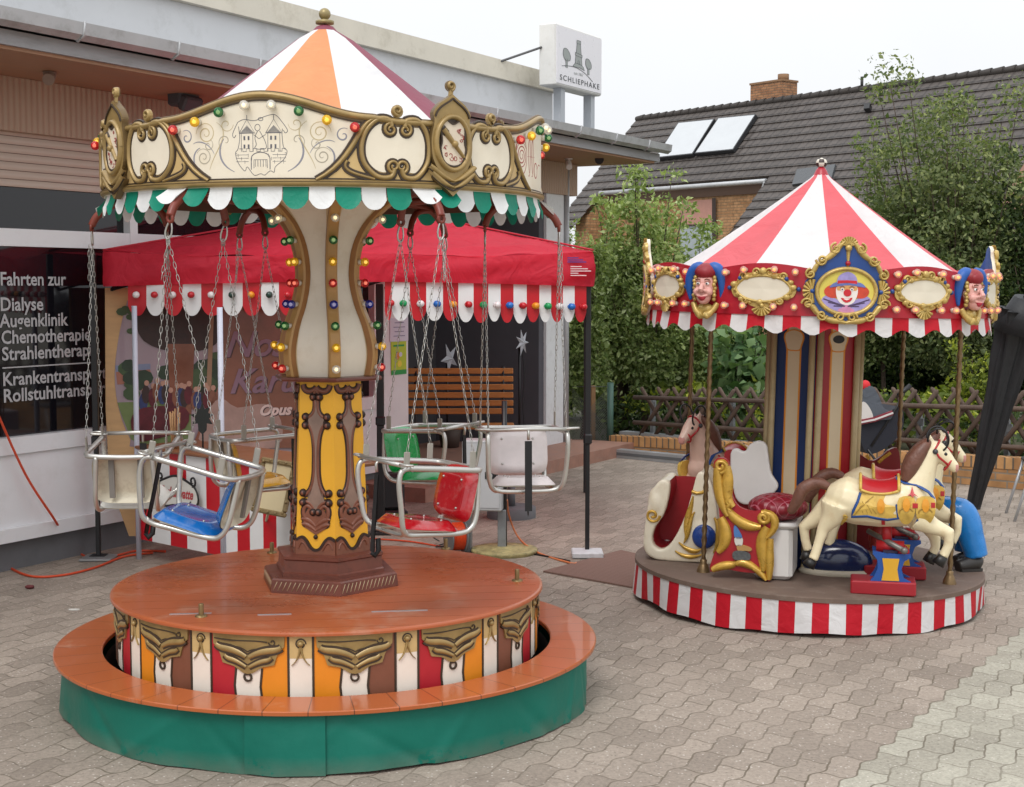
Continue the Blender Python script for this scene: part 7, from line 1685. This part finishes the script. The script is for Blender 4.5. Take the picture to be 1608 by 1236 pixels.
edge = t.math('LESS_THAN', t.math('ADD', fy, t.math('MULTIPLY', wv_x, .06)), .16); gap = t.math('GREATER_THAN', fx, .9)
no = t.n('TexNoise', i_Scale=.5, i_Detail=6.); t.l(tc.outputs['Object'], no.inputs['Vector'])
cc = t.mix(wn_.outputs[0], lin('453f3d'), lin('5a5350')); cc = t.mix(no.outputs[0], cc, lin('504a45')); cc = t.mix(t.math('MULTIPLY', edge, .75), cc, lin('1f1c1c')); cc = t.mix(t.math('MULTIPLY', gap, .55), cc, lin('302b2b')); t.l(cc, b.inputs['Base Color']); b.inputs['Roughness'].default_value = .6
bp = t.n('Bump', i_Strength=1., i_Distance=.06); t.l(t.math('ADD', t.math('MULTIPLY', wv_x, .35), t.math('MULTIPLY', fy, -.6)), bp.inputs['Height']); t.l(bp.outputs[0], b.inputs['Normal']); TILE = m
na0, nb_ = RP(944, 302); na1, _ = RP(1206, 281); nb_ = max(RP(944, 302)[1], RP(1206, 281)[1])-.0; nb_ = (RP(944, 302)[1]+RP(1206, 281)[1])/2
RT = M.Rotation(0, 4, 'X')
q = MB(); th_ = .16; A1 = 32.
def slab(x0, x1, b0, b1):
    q.box(((x0+x1)/2, -(b0+b1)/2, -th_/2), (x1-x0, b1-b0, th_))
# stepped courses: each row of tiles is its own strip tilted over the one below
row = .40; nr = int((LS+3.2)/row)
for r_ in range(nr):
    b0, b1 = r_*row, (r_+1)*row+.04
    segs = [(0, A1)] if b1 < nb_+.1 else [(0, na0), (na1, A1)]
    for x0, x1 in segs:
        if b0 >= LS and x0 == 0: continue
        q.add([(x0, -b0, 0), (x1, -b0, 0), (x1, -b1, .045), (x0, -b1, .045), (x0, -b1, -.05), (x1, -b1, -.05)], [(3, 2, 1, 0), (4, 5, 2, 3)])
roof = q.build('roof', TILE, hs_); roof.matrix_basis = HI @ HM
q = MB(); slp = LS+.0; q.add([(0, 0, -.02), (A1, 0, -.02), (A1, 4.4*.0, -.02)], []) if False else None
bd_ = hv.cross(V((0, 0, 1)))    # back slope: mirror
bk_dir = (-hw_h*Lh+V((0, 0, -Dh))).normalized(); pts = [R0, R0+hv*A1, R0+hv*A1+bk_dir*LS, R0+bk_dir*LS]; q = MB(); q.add([HI @ p for p in pts], [(0, 1, 2, 3)]); q.build('back_roof', paint('roof_dark', '4a4542', .8), hs_)
q = MB(); nrd = int(A1/.42)
for i in range(nrd): q.tube([HI @ (R0+hv*(i*.42)+V((0, 0, .02))), HI @ (R0+hv*(i*.42+.44)+V((0, 0, .05)))], [.11, .125], 8)
q.build('ridge_tiles', paint('ridge_tile', '3f3a37', .7, .2, 3.), hs_)
HB_ = brick_mat('house_brick', 'bb8f66', 'a37852', '8f7657', .30, .10, ms=.014)
loc = lambda a, o_, z: HI @ (V((R0.x, R0.y, 0))+hv*a+hw_h*o_+V((0, 0, z)))
ez = R0.z-Dh; q = MB(); o1 = Lh-.45; cosb = Lh/LS; nO = nb_*cosb-.35; nZ = R0.z-nb_*Dh/LS
def quad(*p): q.add(list(p), [(0, 1, 2, 3)])
zfront = R0.z-(o1/Lh)*Dh-.2
quad(loc(.5, o1, 0), loc(na0, o1, 0), loc(na0, o1, zfront), loc(.5, o1, zfront)); quad(loc(na1, o1+2, 0), loc(A1-.5, o1+2, 0), loc(A1-.5, o1+2, zfront-1.5), loc(na1, o1+2, zfront-1.5))
quad(loc(na0, nO, 0), loc(na1, nO, 0), loc(na1, nO, nZ+.05), loc(na0, nO, nZ+.05)); quad(loc(na0, nO, 0), loc(na0, o1, 0), loc(na0, o1, zfront), loc(na0, nO, nZ)); quad(loc(na1, nO, 0), loc(na1, o1+2, 0), loc(na1, o1+2, zfront-1.5), loc(na1, nO, nZ))
q.add([loc(.5, o1, 0), loc(.5, o1, zfront), loc(.5, 0, R0.z-.25), loc(.5, -o1, zfront), loc(.5, -o1, 0)], [(0, 1, 2, 3, 4)]); q.build('brick_wall', HB_, hs_)
# gutter, fascia board, window
q = MB(); ga, gb_ = R0+hv*na0+sdir*nb_, R0+hv*na1+sdir*nb_; q.tube([HI @ (ga+hw_h*.08-V((0, 0, .06))), HI @ (gb_+hw_h*.08-V((0, 0, .06)))], .085, 8); q.tube(smooth_path([tuple(HI @ (gb_+hw_h*.08+V((0, 0, -.1)))), tuple(HI @ (gb_+hw_h*.05+hv*-.1+V((0, 0, -.4)))), tuple(HI @ (gb_-hw_h*.2+hv*.2+V((0, 0, -.55))))], 4), .09, 8); q.build('gutter', ZINC, hs_)
q = MB(); quad(*[loc(a, nO+.06, z) for a, z in ((na0+.05, nZ-.42), (na1-.05, nZ-.42), (na1-.05, nZ-.02), (na0+.05, nZ-.02))]); q.build('eaves_board', paint('eaves_brown', '574439', .8, .1), hs_)
def wallpt(px, py, o_=nO+.05): p = plane_hit(px, py, R0+hw_h*o_, hw_h); return p
wpl = [HI @ wallpt(x, y, nO+.04) for x, y in ((1068, 420), (1119, 418), (1119, 313), (1068, 316))]; q = MB(); q.add(wpl, [(0, 1, 2, 3)]); win = q.build('window', paint('win_pane', '9fa8ad', .15, .1), hs_)
wpl = [HI @ wallpt(x, y, nO+.07) for x, y in ((1068, 353), (1119, 351), (1119, 313), (1068, 316))]; q = MB(); q.add(wpl, [(0, 1, 2, 3)]); q.build('shutter', paint('shutter_pink', 'b58678', .6, .1), win)
wpl = [HI @ wallpt(x, y, nO+.09) for x, y in ((1118, 420), (1124, 420), (1124, 311), (1118, 311))]; q = MB(); q.add(wpl, [(0, 1, 2, 3)]); wpl = [HI @ wallpt(x, y, nO+.09) for x, y in ((1068, 356), (1119, 354), (1119, 351), (1068, 353))]; q.add(wpl, [(0, 1, 2, 3)]); q.build('frame', paint('win_frame', '3a2c26', .6), win)
# chimney
ac = 6.7; q = MB(); rz_ = M.Identity(3); c = loc(ac, -.45, 0); q.box((c.x, c.y, R0.z+.05), (1.5, .8, 1.3)); chm = q.build('chimney', brick_mat('chimney_brick', 'a87a56', '8f6244', '75614e', .26, .09, ms=.012), hs_)
q = MB(); q.box((c.x, c.y, R0.z+.74), (1.56, .86, .07)); q.tube([(c.x+.45, c.y, R0.z+.77), (c.x+.45, c.y, R0.z+1.0)], .2, 12); q.build('chimney_cap', paint('cap_brown', '8a6a4e', .8, .2), chm)
# roof window and vents
def roofbox(pxs, name, matl, z0, z1, parent):
    cs_ = [RP(x, y) for x, y in pxs]; n_ = len(cs_); v_ = [(a, -b_, z0) for a, b_ in cs_]+[(a, -b_, z1) for a, b_ in cs_]; qq = MB()
    qq.add(v_, [tuple(range(n_, 2*n_)), tuple(range(n_-1, -1, -1))]+[(i, (i+1) % n_, n_+(i+1) % n_, n_+i) for i in range(n_)]); o = qq.build(name, matl, parent); o.matrix_basis = HI @ HM; return o
roofbox([(1254, 270), (1314, 262), (1308, 284), (1246, 294)], 'skylight', paint('skylight_dark', '4a4d50', .25, .1), 0, .12, hs_)
for px, py in ((1365, 173), (1515, 155)): roofbox([(px-4, py-3), (px+5, py-4), (px+4, py+4), (px-5, py+5)], 'roof_vent', BLACK, 0, .2, hs_)
q = MB(); p = HI @ (R0+hv*11.); q.tube([p, p+V((0, 0, .45))], .05, 6); q.build('vent_pipe', BLACK, hs_)
# solar panels on the roof
SPL = paint('solar_glass', 'bfc3c6', .45, .05, 2.); SFR = paint('solar_frame', '3c3d40', .4, .1, metal=.4)
for i, (quad_, lab) in enumerate(((((450, 255), (572, 243), (498, 362), (372, 375)), 'left pale solar panel on the tiled roof beside the shop sign'), (((585, 240), (712, 228), (635, 348), (505, 360)), 'right pale solar panel on the tiled roof nearer the chimney'))):
    cs_ = [RP(860+x/2.15, 80+y/2.15) for x, y in quad_]; th = thing('solar_panel', lab, 'solar panel', tuple(R0), 0, 'solar panels on the brick house'); th.matrix_basis = HM
    qq = MB(); n_ = 4; v_ = [(a, -b_, .06) for a, b_ in cs_]+[(a, -b_, .20) for a, b_ in cs_]; qq.add(v_, [(7, 6, 5, 4), (0, 1, 2, 3)]+[(i2, (i2+1) % 4, 4+(i2+1) % 4, 4+i2) for i2 in range(4)]); qq.build('panel_frame', SFR, th)
    cx_, cy_ = sum(a for a, b_ in cs_)/4, sum(b_ for a, b_ in cs_)/4; qq = MB(); qq.add([(cx_+(a-cx_)*.955, -(cy_+(b_-cy_)*.955), .206) for a, b_ in cs_], [(3, 2, 1, 0)]); qq.build('glass', SPL, th)
# pale house at the right edge
p = PY(1588, 600, 34.); nh = thing('pale_house', 'pale plastered house wall seen behind the trees at the right edge', 'house', (p.x, p.y, 0), R(-30)); zt_h = PY(1600, 330, 34.).z
q = MB(); q.box((3.0, 2.5, zt_h/2), (6, 5, zt_h)); q.build('plaster_wall', paint('plaster_pale', 'c9c2b8', .8, .08, 2.), nh)
q = MB(); q.add([(-.3, -.4, zt_h), (6.3, -.4, zt_h), (6.3, 2.5, zt_h+1.3), (-.3, 2.5, zt_h+1.3), (-.3, 5.4, zt_h), (6.3, 5.4, zt_h)], [(0, 1, 2, 3), (3, 2, 5, 4), (0, 3, 4), (1, 5, 2)]); q.build('roof', paint('roof_rust', '7d5a48', .8, .2, 3.), nh)
# ============================================================ pushchair, parasol, chair, bird
p = PY(1382, 650, 11.6); pc_ = thing('pushchair', 'dark pushchair with grey blanket and red cap parked behind the small carousel', 'pushchair', (p.x, p.y, 0), R(10))
PX = lambda px: (px-1382)/F*11.6
PZ_ = lambda py: PY(1382, py, 11.6).z
fl_ = lambda x, z, d: V((PX(x), -d, PZ_(-z)))
q = MB(); q.poly([(x, -y) for x, y in smooth_path([(1346, 662), (1350, 690), (1362, 712), (1385, 708), (1410, 690), (1422, 668), (1418, 640), (1400, 645), (1375, 655)], 3, True)], fl_, -.3, .0, 0); q.build('hood', paint('pram_navy', '20222c', .8, .15, 6.), pc_)
q = MB(); q.poly([(x, -y) for x, y in smooth_path([(1345, 640), (1352, 612), (1366, 606), (1378, 622), (1386, 640), (1400, 648), (1398, 658), (1375, 660), (1352, 664)], 3, True)], fl_, -.22, .02, 0); q.build('blanket', cloth('pram_blanket', '5d636c', .8, trans=.1, wr=.6), pc_)
q = MB(); q.poly([(x, -y) for x, y in smooth_path([(1344, 660), (1346, 640), (1352, 630), (1362, 640), (1368, 655), (1360, 662)], 3, True)], fl_, -.1, .03, 0); q.build('pillow', paint('pram_white', 'cfcbc6', .8, .08), pc_)
q = MB(); q.sphere(fl_(1358, -606, -.02), .042, 12, 8, 0, (1, 1, 1.1)); q.build('cap', paint('cap_bright_red', 'c8262c', .7), pc_)
q = MB(); q.stroke([(1347, -662), (1370, -658), (1400, -648)], lambda x, z, d: fl_(x, z, d*.01+.03), [8]*3, 1., 0); q.stroke([(1347, -662), (1370, -658), (1400, -648)], lambda x, z, d: fl_(x, z, d*.01+.035), [3]*3, 1., 1); q.build('trim_band', [paint('trim_maroon', '7c2430', .6), paint('trim_white', 'd0ccca', .6)], pc_)
q = MB(); q.tube([fl_(1368, -700, .0), fl_(1410, -640, .0), fl_(1424, -612, 0)], .011, 7); q.tube([fl_(1412, -622, .0), fl_(1432, -606, .0)], .02, 8); q.tube([fl_(1395, -705, 0), fl_(1362, -760, 0)], .011, 7); q.tube([fl_(1362, -705, 0), fl_(1405, -760, 0)], .011, 7)
for x in (1362, 1405):
    for y in (-.02, .28): q.tube([V((PX(x)+.1*cos(a), y, .11+.1*sin(a))) for a in [2*pi*k/18 for k in range(18)]], .016, 6, closed=True); q.tube([V((PX(x), y, .11)), V((PX(x), y, .2)), fl_(x, -755, -y)], .009, 5)
q.build('frame', BLACK, pc_)
p0 = PZ(1527, 800); p1 = PY(1607, 487, 10.9); pr_ = thing('black_parasol', 'closed black parasol cloth leaning beside the small carousel at the right edge', 'parasol', p0)
q = MB(); n = 66; mseg = 36; d_ = p1-p0; ax = d_.normalized(); e1_ = ax.cross(V((0, 1, 0))).normalized(); e2_ = ax.cross(e1_); ps = []
for i in range(mseg+1):
    f_ = i/mseg; r = .045+.095*f_**1.1+(.03*max(0, f_-.85)/.15)
    for k in range(n):
        a = 2*pi*k/n; rr = r*(1+.2*sin(5*a+f_*3)+.12*sin(11*a+5*f_)+.05*sin(3*a+19*f_)); ps.append(d_*f_+e1_*rr*cos(a)+e2_*rr*sin(a)*.7)
q.add(ps, [(i*n+k, i*n+(k+1) % n, (i+1)*n+(k+1) % n, (i+1)*n+k) for i in range(mseg) for k in range(n)]+[tuple(range(n)), tuple(mseg*n+k for k in range(n-1, -1, -1))], 0, True)
q.tube([d_*.9, d_*1.06], [.19, .09], 16); q.build('cloth', paint('parasol_black', '222326', .6, .15, 5., bump=.5), pr_)
q = MB(); q.tube([d_*-.0, d_*.08], .02, 8); q.tube([d_*1.0, d_*1.45], .025, 8); q.build('pole', BLK, pr_)
c = PZ(1593, 819); ch = thing('folding_chair', 'folding chair with pale metal legs cut by the right edge', 'chair', c, R(-10)); q = MB()
for y in (0, .4): q.tube([(0, y, 0), (.12, y, .42)], .011, 7); q.tube([(.42, y, 0), (.26, y, .42), (.5, y, .85)], .011, 7)
q.build('frame', paint('chair_alu', 'b9bcc0', .35, .1, metal=.5), ch)
q = MB(); q.bbox((.3, .2, .43), (.4, .42, .025), .008); q.build('chair_seat', BLACK, ch)
q = MB(); q.bbox((.46, .2, .72), (.03, .42, .26), .008, rot=M.Rotation(.52, 3, 'Y')); q.build('chair_back', BLACK, ch)
p = PY(427, 6, 30.); bi = MB(); bi.sphere((0, 0, 0), .05, 10, 7, 0, (1.9, .8, .8)); bi.sphere((-.1, 0, .02), .032, 8, 6); 
for s_ in (-1, 1): bi.poly([(-.04, 0), (.03, 0), (.10, s_*.14), (.16, s_*.24), (.04, s_*.15)], lambda x, y, d: V((x, y, .02+abs(y)*.35+d)), -.004, .004)
bi.poly([(.08, -.02), (.08, .02), (.2, .05), (.16, 0), (.2, -.05)], lambda x, y, d: V((x, y, d)), -.004, .004)
bo = bi.build('bird', paint('bird_dark', '4c4c50', .7), None, p); bo.rotation_euler = (R(35), R(20), R(20)); tag(bo, 'small dark swift flying above the shop roof', 'bird')

p = PZ(46, 925); q = MB(); q.sphere((0, 0, .012), .02, 9, 6, 0, (1.3, .8, .6)); q.sphere((.015, .008, .01), .012, 8, 5); tag(q.build('scrap', paint('scrap_red', '6a2e30', .7, .2), None, (p.x, p.y, .001)), 'small dark red scrap lying on the paving at the left edge', 'scrap')
p = PZ(116, 958); q = MB(); q.plate(ell(0, 0, .032, .014, 10), lambda x, y, d: V((x, y, d)), 0, .004); tag(q.build('paper_scrap', paint('scrap_pale', 'd8d6d0', .8), None, (p.x, p.y, .001)), 'small pale paper scrap on the paving left of the round deck', 'scrap')
